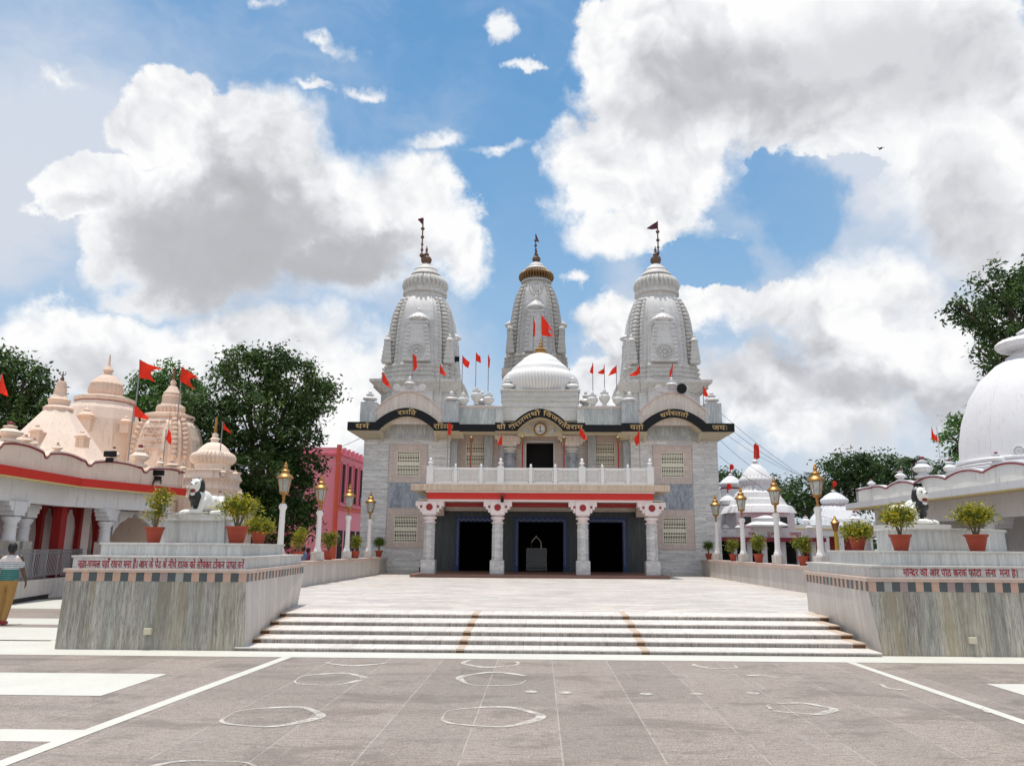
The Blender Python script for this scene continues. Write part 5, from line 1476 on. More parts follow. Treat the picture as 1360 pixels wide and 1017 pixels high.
on_tier(314,14.6,z_t2,'yellow',1.12,1,'wide yellow shrub in a large terracotta pot right of the left lion')
on_tier(343,17.1,z_t2,'bush',.95,0,'low yellow green bush behind the right end of the left pedestal')
on_tier(1196,14.05,r_t2,'yellow',1.0,2,'open branched shrub in a terracotta pot in front of the right lion')
on_tier(1297,14.2,r_t2,'yellow',1.05,0.2,'flat topped yellow shrub in a terracotta pot right of the right lion')
on_tier(1139,16.7,r_t2,'bush',1.0,2,'low yellow bush behind the left end of the right pedestal')

# ------------------------------------------------------------------ lions
def remesh(o, vox=.012, smooth=4):
    r = o.modifiers.new('join', 'REMESH'); r.mode = 'VOXEL'; r.voxel_size = vox; r.use_smooth_shade = True
    s = o.modifiers.new('soft', 'SMOOTH'); s.factor = .5; s.iterations = smooth
def capsule(m, a, b, r0, r1, n=12, k=5):
    a = Vector(a); b = Vector(b); pts = []; rs = []
    L = (b-a).length; d = (b-a).normalized()
    for i in range(k): 
        t = PI/2*(1-i/k); pts.append(a-d*r0*math.sin(t)); rs.append(max(.001,r0*math.cos(t)))
    pts.append(a); rs.append(r0); pts.append(b); rs.append(r1)
    for i in range(1,k+1):
        t = PI/2*i/k; pts.append(b+d*r1*math.sin(t)); rs.append(max(.001,r1*math.cos(t)))
    m.tube(pts, rs, n)
def lion(loc, rz, sc_, head_yaw, label):
    r = empty('lion_statue', loc, label, 'statue', rz=rz); r.scale = (sc_*.80,sc_,sc_*1.06)
    # forward = +x. lying, forelegs stretched, head high
    H = Matrix.Translation((.30,0,.46)) @ Matrix.Rotation(head_yaw,4,'Z')
    b = MB()
    b.ball((.10,0,.25),.24,.15,.20,20,14); b.ball((-.14,0,.21),.26,.145,.16,20,14); b.ball((-.34,0,.20),.17,.17,.17,18,12)
    b.ball((.22,0,.34),.14,.13,.20,16,12)
    for s in (-1,1):
        capsule(b,(.16,s*.12,.24),(.24,s*.13,.06),.085,.06); capsule(b,(.22,s*.13,.055),(.46,s*.12,.05),.055,.05)
        b.ball((.50,s*.12,.045),.075,.058,.042,14,10)
        for q in (-.03,0,.03): b.ball((.565,s*.12+q,.035),.025,.018,.026,8,6)
        b.ball((-.33,s*.145,.15),.155,.075,.145,16,12); capsule(b,(-.30,s*.19,.05),(-.06,s*.20,.045),.05,.042); b.ball((-.03,s*.20,.04),.06,.05,.038,12,8)
    capsule(b,(-.48,0,.10),(-.55,.10,.05),.03,.025); capsule(b,(-.55,.10,.05),(-.45,.24,.04),.025,.03)
    # skull and muzzle
    b.ball((0,0,.06),.145,.125,.145,20,14,M=H); b.ball((.11,0,.055),.10,.075,.065,16,12,M=H); b.ball((.16,0,.075),.045,.06,.045,12,8,M=H)
    b.ball((.085,0,-.088),.085,.062,.034,14,10,M=H)      # open lower jaw
    b.ball((.03,0,-.03),.09,.09,.06,14,10,M=H)
    for s in (-1,1):
        b.ball((.09,s*.06,.12),.045,.035,.03,10,8,M=H); b.ball((.0,s*.105,.175),.022,.024,.034,10,8,M=H); b.ball((.145,s*.035,.035),.045,.035,.035,10,8,M=H)
    o = b.build('body', M_lionw, r, local=True); remesh(o,.011,3)
    # mane
    m = MB()
    m.ball((-.065,0,.02),.13,.178,.185,20,14,M=H); m.ball((-.02,0,-.13),.15,.155,.13,18,12,M=H)
    m.ball((.26,0,.30),.13,.135,.18,18,12); m.ball((.22,0,.20),.12,.13,.13,18,12)
    rs = random.Random(5)
    for k in range(26):
        a_ = PI*(k/25)*1.0; rr = .165
        p0 = H @ Vector((-.01,math.cos(a_)*rr,.05+math.sin(a_)*.135)); p1 = H @ Vector((-.07,math.cos(a_)*rr*1.12,.06+math.sin(a_)*.165))
        m.tube([p0,p1],[.02,.008],6)
    for k in range(34):
        y = rs.uniform(-.12,.12); z = rs.uniform(.16,.40); x = .24+.125*math.sqrt(max(.1,1-(y/.14)**2))*(1-abs(z-.28)*.8)
        m.tube([(x-.02,y,z+.04),(x+.012,y*1.05,z),(x-.01,y*1.08,z-.05)],[.014,.016,.005],6)
    o = m.build('mane', M_lionb, r, local=True); remesh(o,.011,1)
    # clear the face: the mane sits behind it
    f = MB(); f.ball((.088,0,-.022),.088,.058,.050,16,10,M=H); f.build('mouth', M_mouth, r, 60, local=True)
    f = MB()
    for s in (-1,1):
        f.loft([[H@Vector((.135+.012*math.cos(t),s*.036+.012*math.sin(t),.015)) for t in (0,2.1,4.2)],[H@Vector((.137+.002*math.cos(t),s*.034+.002*math.sin(t),-.034)) for t in (0,2.1,4.2)]])
        f.loft([[H@Vector((.13+.010*math.cos(t),s*.03+.010*math.sin(t),-.065)) for t in (0,2.1,4.2)],[H@Vector((.13+.002*math.cos(t),s*.03+.002*math.sin(t),-.028)) for t in (0,2.1,4.2)]])
    f.build('fang', M_lionw, r, local=True)
    f = MB()
    for s in (-1,1): f.ball((.128,s*.062,.108),.018,.020,.012,10,8,M=H)
    f.ball((.198,0,.085),.018,.026,.014,10,6,M=H)
    for s in (-1,1): f.tube([H@Vector((.10,s*.035,.140)),H@Vector((.115,s*.065,.142)),H@Vector((.09,s*.095,.125))],.007,5)
    f.build('eye', M_lionb, r, 60, local=True)
    for s in (-1,1):
        pass
    return r
def lion_at(px, py, Y, z, ang, s, yaw, label, px_pl):
    x = UY(px,py,Y).x
    pl_ = empty('statue_plinth', (x,Y,z), label.replace('lion statue','').strip() , 'plinth') if False else None
    m = MB(); hw = .52*s
    Mz = Matrix.Translation((x,Y,z)) @ Matrix.Rotation(ang,4,'Z')
    m.box(-hw*1.12,hw*1.20,-hw*.52,hw*.52,0,.085,Mz)
    o = m.build('statue_plinth', M_capw, None, bevel=.006)
    tag(o, px_pl, 'plinth')
    lion((x,Y,z+.085),ang,s,yaw,label)
lion_at(272,700,15.4,pz,R(226),1.0,R(30),'crouching white lion statue with black mane on the left pedestal','low white plinth under the lion of the left pedestal')
lion_at(1210,705,15.7,rzz,R(-48),1.04,R(-26),'crouching white lion statue with black mane on the right pedestal, half behind a potted shrub','low white plinth under the lion of the right pedestal')

# ------------------------------------------------------------------ people
def walker(loc, rz, label, shirt, trousers, sc_=1.0, stride=.22, striped=False):
    """figure about 1.70 m, local +y = walking direction"""
    r = empty('person', loc, label, 'person', rz=rz); r.scale = (sc_,)*3
    b = MB()
    hp = .90
    b.ball((0,0,1.575),.078,.092,.112,20,14); b.ball((0,.03,1.51),.055,.06,.05,14,10)
    b.ball((0,.095,1.565),.014,.02,.022,8,6)          # nose
    for s in (-1,1): b.ball((s*.078,0,1.565),.012,.02,.03,8,6)
    capsule(b,(0,-.01,1.40),(0,0,1.50),.052,.05)
    b.ball((0,0,1.22),.155,.10,.24,18,12); b.ball((0,0,.98),.145,.105,.14,18,12)
    arms = [(-1,.06),(1,-.10)]
    for s,sw in arms:
        sh = (s*.175,0,1.385); el = (s*.235,-sw*.6-.02,1.11); wr = (s*.265,-sw*1.5+.04,.88)
        capsule(b,sh,el,.052,.041); capsule(b,el,wr,.038,.026)
        w = Vector(wr); b.ball(w+Vector((s*.008,.005,-.055)),.018,.038,.045,12,8)
        for k in range(4):
            p = w+Vector((s*.010,-.026+.018*k,-.085)); L = (.055,.065,.06,.048)[k]
            capsule(b,p,p+Vector((-s*.006,.004,-L*.55)),.0095,.009,8,3); capsule(b,p+Vector((-s*.006,.004,-L*.55)),p+Vector((-s*.022,.008,-L)),.009,.007,8,3)
        capsule(b,w+Vector((-s*.002,.03,-.035)),w+Vector((-s*.014,.052,-.075)),.011,.008,8,3)
    legs = [(-1,stride,0),(1,-stride,.02)]
    joints = []
    for s,f,lift in legs:
        hip = Vector((s*.085,0,hp)); kn = Vector((s*.095,f*.55+.05,.50+lift)); an = Vector((s*.095,f-.03,.085+lift*1.5))
        joints.append((hip,kn,an))
        capsule(b,hip,kn,.082,.055); capsule(b,kn,an,.050,.034)
        capsule(b,an+Vector((0,-.03,-.045)),an+Vector((0,.13,-.06)),.032,.026)
    o = b.build('body', M_skin, r, local=True); remesh(o,.0085,2)
    h = MB(); h.ball((0,-.015,1.605),.090,.100,.105,20,14); h.ball((0,-.045,1.55),.075,.07,.07,14,10); o = h.build('hair', M_hair, r, local=True); remesh(o,.012,1)
    t = MB()
    rings = []
    for z,rx,ry in ((.90,.172,.128),(.98,.176,.132),(1.10,.165,.122),(1.22,.175,.125),(1.32,.185,.118),(1.385,.165,.10),(1.43,.10,.075),(1.44,.065,.06)):
        rings.append([(rx*math.cos(a_),ry*math.sin(a_),z+ .006*math.sin(3*a_)) for a_ in [2*PI*k/28 for k in range(28)]])
    t.loft(rings)
    for s,sw in arms:
        sh = Vector((s*.165,0,1.375)); el = Vector((s*.235,-sw*.6-.02,1.11)); capsule(t,sh+Vector((-s*.01,0,-.015)),sh.lerp(el,.60),.060,.062,14)
    o = t.build('shirt', shirt, r, local=True); remesh(o,.012,2)
    q = MB(); q.ball((0,0,.90),.158,.122,.11,20,12)
    for hip,kn,an in joints:
        capsule(q,hip+Vector((0,0,-.02)),kn,.100,.074,16); capsule(q,kn,an+Vector((0,0,.01)),.072,.056,16)
    o = q.build('trousers', trousers, r, local=True); remesh(o,.012,2)
    for hip,kn,an in joints:
        s_ = MB(); capsule(s_,an+Vector((0,-.05,-.062)),an+Vector((0,.15,-.068)),.038,.034); o = s_.build('shoe', M_dred, r, local=True); 
    return r
def m_stripes():
    m,t,bs = new_mat('striped_shirt_cloth')
    co = t.node('ShaderNodeTexCoord').outputs['Object']; x,y,z = t.sep(co)
    base = t.ramp(z, [(.0,(.05,.20,.18)),(1.13/2,(.06,.24,.21)),(1.14/2,(.50,.52,.54)),(1.28/2,(.55,.56,.58)),(1.285/2,(.62,.56,.54)),(1.0,(.62,.56,.54))], 'CONSTANT')
    t.n[-1]
    zz_ = t.m('DIVIDE', z, 2.0)
    rmp = [n for n in t.n if n.type=='VALTORGB'][0]; t.l.new(zz_, rmp.inputs[0])
    fr = t.m('FRACT', t.m('MULTIPLY', z, 24))
    ln = t.m('MULTIPLY', t.smooth(fr,.70,.78), t.smooth(z,1.30,1.28))
    br = t.smooth(t.noise(t.vm('MULTIPLY', co, (9,9,2)), 3, 2, .5), .35,.45)
    c = t.mix(t.m('MULTIPLY', t.m('MULTIPLY', ln, br), .85), base, (.03,.03,.05))
    finish(t, bs, c, .85)
    return m
pw = UZ(2,829,0); 
walker((pw.x+.02,pw.y,0), R(14), 'man in striped shirt and khaki trousers walking away at the left edge', m_stripes(), M_khaki, 1.0, .20)
c = UZ(402,752,TZ)
yb = 34.0
walker((UY(402,740,yb).x,yb,0.0), R(60), 'person in a blue shirt standing behind the left parapet in tree shade', M_blueg, M_dark, 1.0, .05)
walker((UY(409,740,yb+.6).x,yb+.6,0.0), R(-40), 'person in magenta clothes standing behind the left parapet beside the blue shirt', M_magenta, M_magenta, .96, .05)
# ------------------------------------------------------------------ LEFT: peach temple with domes
pt = empty('peach_temple', (-17,24,0), 'peach coloured temple hall with red eave, wavy parapet and four domes on the left', 'temple')
ZE = 3.85
Bc = UZ(110.6,635,ZE); Cc = UZ(247.8,648.8,ZE); Ac = UZ(0,616,ZE)
dirA = (Ac-Bc).normalized(); A0 = Bc+dirA*14
print('eave', A0, Ac, Bc, Cc)
Z0e = UX(0,629,Ac.x).z
path = [Vector((A0.x,A0.y,0)),Vector((Bc.x,Bc.y,0)),Vector((Cc.x,Cc.y,0)),Vector((Cc.x-5.5,Cc.y+.6,0))]
def offset(P, d):
    out = []
    for i,p in enumerate(P):
        t = (P[min(i+1,len(P)-1)]-P[max(i-1,0)]).normalized(); out.append(p+Vector((-t.y,t.x,0))*d)
    return out
def ribbon(mb, P, z0, z1, d0, d1):
    A_ = offset(P,d0); B_ = offset(P,d1)
    z0f = z0 if callable(z0) else (lambda s: z0); z1f = z1 if callable(z1) else (lambda s: z1)
    s = 0
    for i in range(len(P)-1):
        L = (P[i+1]-P[i]).length; sa, sb = s, s+L; s += L
        a,b,c_,d_ = A_[i],A_[i+1],B_[i+1],B_[i]
        vs = [(a.x,a.y,z0f(sa)),(b.x,b.y,z0f(sb)),(c_.x,c_.y,z0f(sb)),(d_.x,d_.y,z0f(sa)),(a.x,a.y,z1f(sa)),(b.x,b.y,z1f(sb)),(c_.x,c_.y,z1f(sb)),(d_.x,d_.y,z1f(sa))]
        mb.add(vs,[(3,2,1,0),(4,5,6,7),(0,1,5,4),(2,3,7,6)]+([(3,0,4,7)] if i==0 else [])+([(1,2,6,5)] if i==len(P)-2 else []))
m = MB(); ribbon(m,path,Z0e,ZE,0,.12); m.build('red_eave', M_red, pt)
m = MB(); ribbon(m,path,Z0e-.05,Z0e-.003,.01,.25); m.build('yellow_edge', M_yel, pt)
m = MB(); ribbon(m,path,Z0e+.02,ZE-.01,.125,1.7); m.build('eave_slab', M_cream, pt)
def dens_path(P, st):
    out = []
    for a,b in zip(P,P[1:]):
        n = max(1,int((b-a).length/st))
        for k in range(n): out.append(a.lerp(b,k/n))
    out.append(P[-1]); return out
dp = dens_path(path,.12)
wavef = lambda s: ZE+.50+.16*abs(math.sin(s*PI/2.45+.5))**.7-.10*(math.cos(s*2*PI/2.45+1.0)>.93)
m = MB(); ribbon(m,dp,ZE-.01,wavef,.14,.30); m.build('wavy_parapet', M_peach, pt)
m = MB(); ribbon(m,dp,lambda s: wavef(s)-.0,lambda s: wavef(s)+.045,.10,.33); m.build('maroon_coping', M_maroon, pt)
m = MB(); ribbon(m,dp,lambda s: wavef(s)+.046,lambda s: wavef(s)+.10,.12,.31); m.build('pale_coping', M_peach, pt)
def lurn(x,y,z,h,w,mat,parent,ribbed=False,knob=True):
    P = [(.0,0),(.85,0),(.85,.10),(.55,.14),(.50,.22),(.8,.30),(1.0,.40),(1.0,.48),(.7,.56),(.5,.64),(.32,.70),(.5,.74),(.5,.78),(.22,.82),(.15,.86)]
    m = MB(); m.lathe([(max(.001,r)*w,q*h) for r,q in P],48 if ribbed else 20,(x,y,z),ribs=16 if ribbed else 0,amp=.1,rr=(5,8)); o = m.build('parapet_urn', mat, parent, 40)
    m = MB(); m.ball((x,y,z+h*.93),w*.26,w*.26,h*.08,10,6); m.build('maroon_knob', M_maroon, o, 60)
for px,py0,py1,w in ((6,600,560,.36),(29,600,580,.20),(41,603,590,.14),(73,612,597,.16),(149,618,593,.22),(184,622,590,.34),(212,626,608,.16),(228,632,613,.30),(243,636,626,.16)):
    seg = (Bc,Cc) if px > 112 else (Ac,Bc)
    a,b = offset([Vector((seg[0].x,seg[0].y,0)),Vector((seg[1].x,seg[1].y,0))],.25)
    # intersection of view column with the parapet line
    d = ray(px,620); t = ((a.x-EYE.x)*(b.y-a.y)-(a.y-EYE.y)*(b.x-a.x))/(d.x*(b.y-a.y)-d.y*(b.x-a.x)); p = EYE+d*t
    st_ = offset([Vector((path[0].x,path[0].y,0)),path[1]],.25)[0] if px <= 112 else offset([path[1],path[2]],.25)[0]
    s_ = (p-st_).to_2d().length + (0 if px <= 112 else (path[1]-path[0]).length)
    z0_ = wavef(s_)+.075; z1_ = max(UY(px,py1,p.y).z, z0_+.3)
    lurn(p.x,p.y,z0_,z1_-z0_,w,M_peach,pt,w>.29)
# walls under the eave, set back, with red pillars and arches
bk = offset(path,1.75)
m = MB(); ribbon(m,path,2.92,Z0e+.015,.55,.80); m.build('lintel_beam', M_greyw, pt)
m = MB(); ribbon(m,path,0,Z0e,3.2,3.4); m.build('back_wall', M_pinkw, pt)
m = MB(); ribbon(m,path,.0,.62,.35,3.2); m.build('plinth', M_side, pt)
m = MB(); pr = offset(path,4.2); m.add([(p.x,p.y,ZE+.1) for p in offset(path,.2)]+[(-30,Cc.y+8,ZE+.1),(-30,A0.y,ZE+.1)],[tuple(range(6))]); m.build('roof', M_peach, pt)
m = MB(); m.box(-30,Cc.x-1.6,Cc.y+.7,Cc.y+9,0,ZE+.6); m.build('rear_block', M_peach, pt)
def col(x,y,z0,z1,r,parent,mat=M_greyw,base=M_side,name='hall_column'):
    H = z1-z0; n8 = lambda rr_: [(x+rr_*math.cos(PI/8+k*PI/4), y+rr_*math.sin(PI/8+k*PI/4)) for k in range(8)]
    b_ = MB(); b_.box(x-r*1.1,x+r*1.1,y-r*1.1,y+r*1.1,z0,z0+H*.50); po = b_.build(name, base, parent, bevel=.01)
    m = MB(); zz = z0+H*.50; m.lathe([(r*.95,0),(r*1.0,H*.02),(r*.92,H*.04),(r*.90,H*.16),(r*1.05,H*.18),(r*.85,H*.20),(r*.9,H*.22),(r*1.3,H*.27),(r*1.3,H*.30),(r*.9,H*.32)],32,(x,y,zz),ribs=0); m.build('shaft', mat, po, 40)
    m = MB(); m.box(x-r*1.25,x+r*1.25,y-r*1.25,y+r*1.25,zz+H*.32,z1)
    for s in (-1,1): m.box(x-r*1.1,x+r*1.1,*sorted((y+s*r*1.25,y+s*r*1.9)),zz+H*.38,z1); m.box(x-r*1.1,x+r*1.1,*sorted((y+s*r*1.9,y+s*r*2.4)),zz+H*.44,z1)
    m.build('capital', mat, po, bevel=.01)
    return po
def on_path(px, d, seg):
    a,b = offset([seg[0],seg[1]],d); dd = ray(px,700)
    t = ((a.x-EYE.x)*(b.y-a.y)-(a.y-EYE.y)*(b.x-a.x))/(dd.x*(b.y-a.y)-dd.y*(b.x-a.x)); return EYE+dd*t
s1 = (path[0],path[1]); s2 = (path[1],path[2])
for px,sg,d in ((13,s1,.68),(31,s1,1.3),(140,s2,.68),(232,s2,.68)):
    p = on_path(px,d,sg); col(p.x,p.y,.6,2.93,.20,pt)
    print('col',px,p)
p = on_path(78,.9,s1); m = MB(); m.box(p.x-.16,p.x+.16,p.y-.16,p.y+.16,.6,Z0e); m.build('red_pillar', M_dred, pt, bevel=.01)
def cusped(seg, s0, s1_, d, zsp, ztop, name, mat, hole_h=1.0):
    a,b = offset([seg[0],seg[1]],d); t = (b-a).normalized(); a = a+t*s0; L = s1_-s0; n_ = Vector((-t.y,t.x,0))
    m = MB(); N = 26
    def zf(u):
        v = abs(2*u-1); return zsp+(ztop-zsp)*.86*(1-v**1.9)**.7*(1-.10*abs(math.sin(v*PI*3)))+(.10 if v<.12 else 0)
    for i in range(N):
        u0, u1 = i/N, (i+1)/N; p0 = a+t*L*u0; p1 = a+t*L*u1; q0 = p0+n_*.14; q1 = p1+n_*.14
        vs = [(p0.x,p0.y,zf(u0)),(p1.x,p1.y,zf(u1)),(q1.x,q1.y,zf(u1)),(q0.x,q0.y,zf(u0)),(p0.x,p0.y,ztop),(p1.x,p1.y,ztop),(q1.x,q1.y,ztop),(q0.x,q0.y,ztop)]
        m.add(vs,[(3,2,1,0),(4,5,6,7),(0,1,5,4),(2,3,7,6)])
    return m.build(name, mat, pt)
L1 = (path[1]-path[0]).length
def s_on(px, d):
    a,b = offset([s2[0],s2[1]],d); p = on_path(px,d,s2); return (p-a).to_2d().dot((b-a).to_2d().normalized())
for pa_,pb_ in ((30,53),(54,75),(83,104),(105,128)): cusped(s2, s_on(pa_,1.9), s_on(pb_,1.9), 1.9, 1.85, 3.25, 'cusped_arch', M_dred)
for k in (1,): cusped(s2, .5+2.1*k, 2.5+2.1*k, 1.2, 2.0, 2.9, 'cusped_arch', M_greyw)
m = MB()
for k in range(5):
    q = on_path((29,53.5,79,104.5,129)[k],1.85,s2); m.box(q.x-.08,q.x+.08,q.y-.08,q.y+.08,.6,3.0)
m.build('red_mullion', M_dred, pt)
m = MB(); 
for k,(w_,h_) in enumerate(((1.1,2.0),(.5,1.6),(.7,2.1),(1.0,2.0))):
    a,b = offset([path[0],path[1]],3.19); t = (b-a).normalized(); q = a+t*(L1-.9-1.9*k); n_ = Vector((-t.y,t.x,0)); e = q+t*w_; 
    m.add([(q.x,q.y,.62),(e.x,e.y,.62),(e.x-n_.x*.05,e.y-n_.y*.05,.62),(q.x-n_.x*.05,q.y-n_.y*.05,.62),(q.x,q.y,.62+h_),(e.x,e.y,.62+h_),(e.x-n_.x*.05,e.y-n_.y*.05,.62+h_),(q.x-n_.x*.05,q.y-n_.y*.05,.62+h_)],[(3,2,1,0),(4,5,6,7),(0,1,5,4),(1,2,6,5),(2,3,7,6),(3,0,4,7)])
m.build('wall_panel', plain('drab_door_paint',(.16,.14,.10),.6,.15,3), pt)
# octagonal pyramid roof, domes
def oct_(r, z, c, n=8, ph=PI/8): return [(c[0]+r*math.cos(ph+k*2*PI/n), c[1]+r*math.sin(ph+k*2*PI/n), z) for k in range(n)]
def dz_(py, Y, px=130): return UY(px,py,Y).z
def hw(px0,px1,Y,py=600): return (UY(px1,py,Y).x-UY(px0,py,Y).x)/2
def small_relief(x,y,z,h,w,mat,parent):
    m = MB(); m.box(x-w*.8,x+w*.8,y-.1,y+.3,z-h*.9,z-h*.12); m.box(x-w,x+w,y-.16,y+.3,z-h*.12,z)
    m.lathe([(w*.9,0),(w,h*.08),(w*.75,h*.2),(w*.6,h*.26),(w*.3,h*.34),(w*.4,h*.42),(w*.15,h*.5),(.001,h*.6)],16,(x,y,z)); m.build('relief_turret', mat, parent, 40)
# D1 pyramid
Y = 31; c = (UY(70,600,Y).x, Y); 
m = MB(); m.loft([oct_(hw(0,150,Y)*1.0,dz_(622,Y),c),oct_(hw(54,86,Y)*1.05,dz_(545,Y),c)]); py1 = m.build('pyramid_dome', M_peach, pt)
r0 = hw(54,86,Y); z_ = dz_(545,Y); u = (dz_(497,Y)-z_)
m = MB(); m.lathe([(r0*1.1,-.02),(r0*1.12,u*.05),(r0*.95,u*.10),(r0*.75,u*.13),(r0*.82,u*.22),(r0*.88,u*.28),(r0*.6,u*.34),(r0*.5,u*.44),(r0*.42,u*.50),(r0*.48,u*.54),(r0*.42,u*.62),(r0*.36,u*.66),(r0*.4,u*.72),(r0*.30,u*.80),(.01,u*.82)],32,(c[0],c[1],z_),ribs=16,amp=.05,rr=(3,7)); m.build('crown', M_peachd, py1, 40)
m = MB(); m.lathe([(.06,0),(.08,.1),(.03,.2),(.02,u*.25)],10,(c[0],c[1],z_+u*.80)); 
for s in (-1,0,1): m.tube([(c[0],c[1],z_+u*.95),(c[0]+s*.12,c[1],z_+u*1.0),(c[0]+s*.10,c[1],z_+u*1.07)],.02,5)
m.build('finial', M_rust, py1, 40)
small_relief(UY(45,575,Y-1.7).x,Y-1.55,dz_(573,Y-1.6),.55,.22,M_peachd,py1); small_relief(UY(102,582,Y-1.7).x,Y-1.4,dz_(580,Y-1.4),.45,.2,M_peachd,py1)
# D2 big octagonal dome
Y = 37; c = (UY(131,600,Y).x, Y); rt = hw(97,163,Y); rb = hw(82,179,Y)
prof = [(rb*1.0,dz_(640,Y)),(rb*1.01,dz_(600,Y)),(rb*.985,dz_(578,Y)),(rb*.93,dz_(560,Y)),(rb*.85,dz_(546,Y)),(rt*1.06,dz_(535,Y))]
m = MB(); m.loft([oct_(r_,z_,c,12,PI/12) for r_,z_ in prof]); d2 = m.build('octagonal_dome', M_peach, pt)
z_ = dz_(535,Y); m = MB(); m.loft([oct_(rt*1.08,z_-.03,c,12,PI/12),oct_(rt*1.14,z_+.05,c,12,PI/12),oct_(rt*1.12,z_+.18,c,12,PI/12),oct_(rt*.9,z_+.26,c,12,PI/12)]); m.build('ring_moulding', M_peachd, d2)
m = MB(); m.loft([oct_(rt*1.10,z_-.06,c,12,PI/12),oct_(rt*1.10,z_-.031,c,12,PI/12)]); m.build('maroon_line', M_maroon, d2)
u = dz_(470,Y)-z_; ra = hw(107,150,Y)
m = MB(); m.lathe([(rt*.95,u*.05),(rt*.7,u*.10),(ra*.9,u*.14),(ra,u*.20),(ra,u*.28),(ra*.92,u*.34),(ra*.95,u*.37),(ra*.7,u*.46),(ra*.5,u*.52),(ra*.25,u*.58),(ra*.2,u*.60),(ra*.32,u*.66),(ra*.2,u*.72),(ra*.08,u*.78),(ra*.05,u*.95),(.01,u)],72,(c[0],c[1],z_),ribs=24,amp=.13,rr=(2,7)); m.build('crown', M_peachd, d2, 40)
small_relief(UY(104,560,Y-2.3).x,Y-1.75,dz_(552,Y-2),.75,.36,M_peachd,d2); small_relief(UY(161,565,Y-1.5).x,Y-1.15,dz_(560,Y-1.3),.55,.26,M_peachd,d2)
# D3 carved shikhara
Y = 37.5; c = (UY(221,600,Y).x, Y); rt = hw(196,246,Y); rb = hw(178,266,Y)
prof = [(rb*1.0,dz_(650,Y)),(rb*.99,dz_(604,Y)),(rb*.92,dz_(585,Y)),(rb*.80,dz_(567,Y)),(rt*1.06,dz_(557,Y))]
m = MB(); m.loft([[(c[0]+x,c[1]+y,z_) for x,y in plan(r_*.98)] for r_,z_ in prof]); d3 = m.build('carved_dome', M_peach, pt)
m = MB(); rs = random.Random(2)
for k in range(9):
    t = (k+.5)/9; zq = dz_(612,Y)+(dz_(558,Y)-dz_(612,Y))*t; r_ = rb*(1-.30*t**2)
    for s in (-1,1): m.ball((c[0]+s*r_*.62,c[1]-r_*.86,zq),.17,.14,.115,10,6)
    m.ball((c[0]+r_*.86,c[1]-r_*.62,zq),.14,.17,.115,10,6)
for k in range(26):
    t = rs.random()*.95; zq = dz_(610,Y)+(dz_(560,Y)-dz_(610,Y))*t; r_ = rb*(1-.30*t**2); xx = rs.uniform(-.36,.36)
    pts = []
    for i in range(7): a_ = PI*i/6; pts.append((c[0]+r_*xx+.16*math.cos(a_),c[1]-r_*.985-.02,zq+.09*math.sin(a_)*rs.choice((-1,1))))
    m.tube(pts,.03,5)
for k in range(5):
    t = k/5+.1; zq = dz_(605,Y)+(dz_(560,Y)-dz_(605,Y))*t; r_ = rb*(1-.30*t**2); m.box(c[0]-r_*.30,c[0]+r_*.28,c[1]-r_*.985-.06,c[1]-r_*.9,zq,zq+.05)
m.build('carved_relief', M_peachd, d3, 50)
z_ = dz_(557,Y); m = MB(); m.loft([[(c[0]+x,c[1]+y,z_+q) for x,y in plan(rt*f)] for q,f in ((-.02,1.1),(.08,1.16),(.20,1.12),(.26,.9))]); m.build('ring_moulding', M_peachd, d3)
u = dz_(503,Y)-z_; ra = hw(203,240,Y)
m = MB(); m.lathe([(ra*.8,u*.10),(ra*.97,u*.18),(ra*1.0,u*.26),(ra*.9,u*.33),(ra*.7,u*.36),(ra*.66,u*.38),(ra*.62,u*.52),(ra*.66,u*.56),(ra*.58,u*.60),(ra*.60,u*.64),(ra*.42,u*.72),(ra*.30,u*.80),(ra*.17,u*.84),(ra*.22,u*.9),(ra*.12,u*.97),(.01,u)],80,(c[0],c[1],z_),ribs=20,amp=.15,rr=(1,3)); m.build('crown', M_peachd, d3, 40)
m = MB(); uu = dz_(482,Y)-dz_(503,Y)
m.lathe([(.07,0),(.10,.08),(.05,.14),(.09,.25),(.04,.33),(.08,.42),(.03,.5),(.06,.58),(.02,.65),(.001,uu)],12,(c[0],c[1],z_+u*.98)); m.build('finial', M_goldold, d3, 40)
# D4 small ribbed dome with stacked cornices
Y = 34.5; c = (UY(284,600,Y).x, Y); rr_ = hw(254,312,Y)
m = MB()
lv = [(700,322,246,0),(662,322,246,0),(656,318,250,0),(650,320,248,0),(645,316,252,0),(641,316,252,0),(637,319,249,0),(630,316,252,0),(626,318,250,0),(624,306,262,0)]
m.loft([[(c[0]+x,c[1]+y,dz_(py_,Y,284)) for x,y in plan(hw(b_,a_,Y)*1.0)] for py_,a_,b_,_ in lv]); d4 = m.build('small_dome_base', M_peach, pt)
z_ = dz_(624,Y,284); u = dz_(592,Y,284)-z_
m = MB(); m.lathe([(rr_*.78,-.05),(rr_*.76,u*.22),(rr_*.86,u*.25),(rr_*.98,u*.38),(rr_*1.0,u*.5),(rr_*.92,u*.64),(rr_*.80,u*.70)],160,(c[0],c[1],z_),ribs=32,amp=.17,rr=(2,5)); m.build('ribbed_ring', M_peach, d4, 50)
m = MB(); m.lathe([(rr_*.82,u*.66),(rr_*.66,u*.80),(rr_*.64,u*.84),(rr_*.50,u*.98),(rr_*.32,u*1.10),(rr_*.18,u*1.14),(rr_*.16,u*1.22),(rr_*.22,u*1.28),(rr_*.12,u*1.36),(rr_*.14,u*1.46),(.05,u*1.55)],32,(c[0],c[1],z_)); m.build('cap', M_peach, d4, 35)
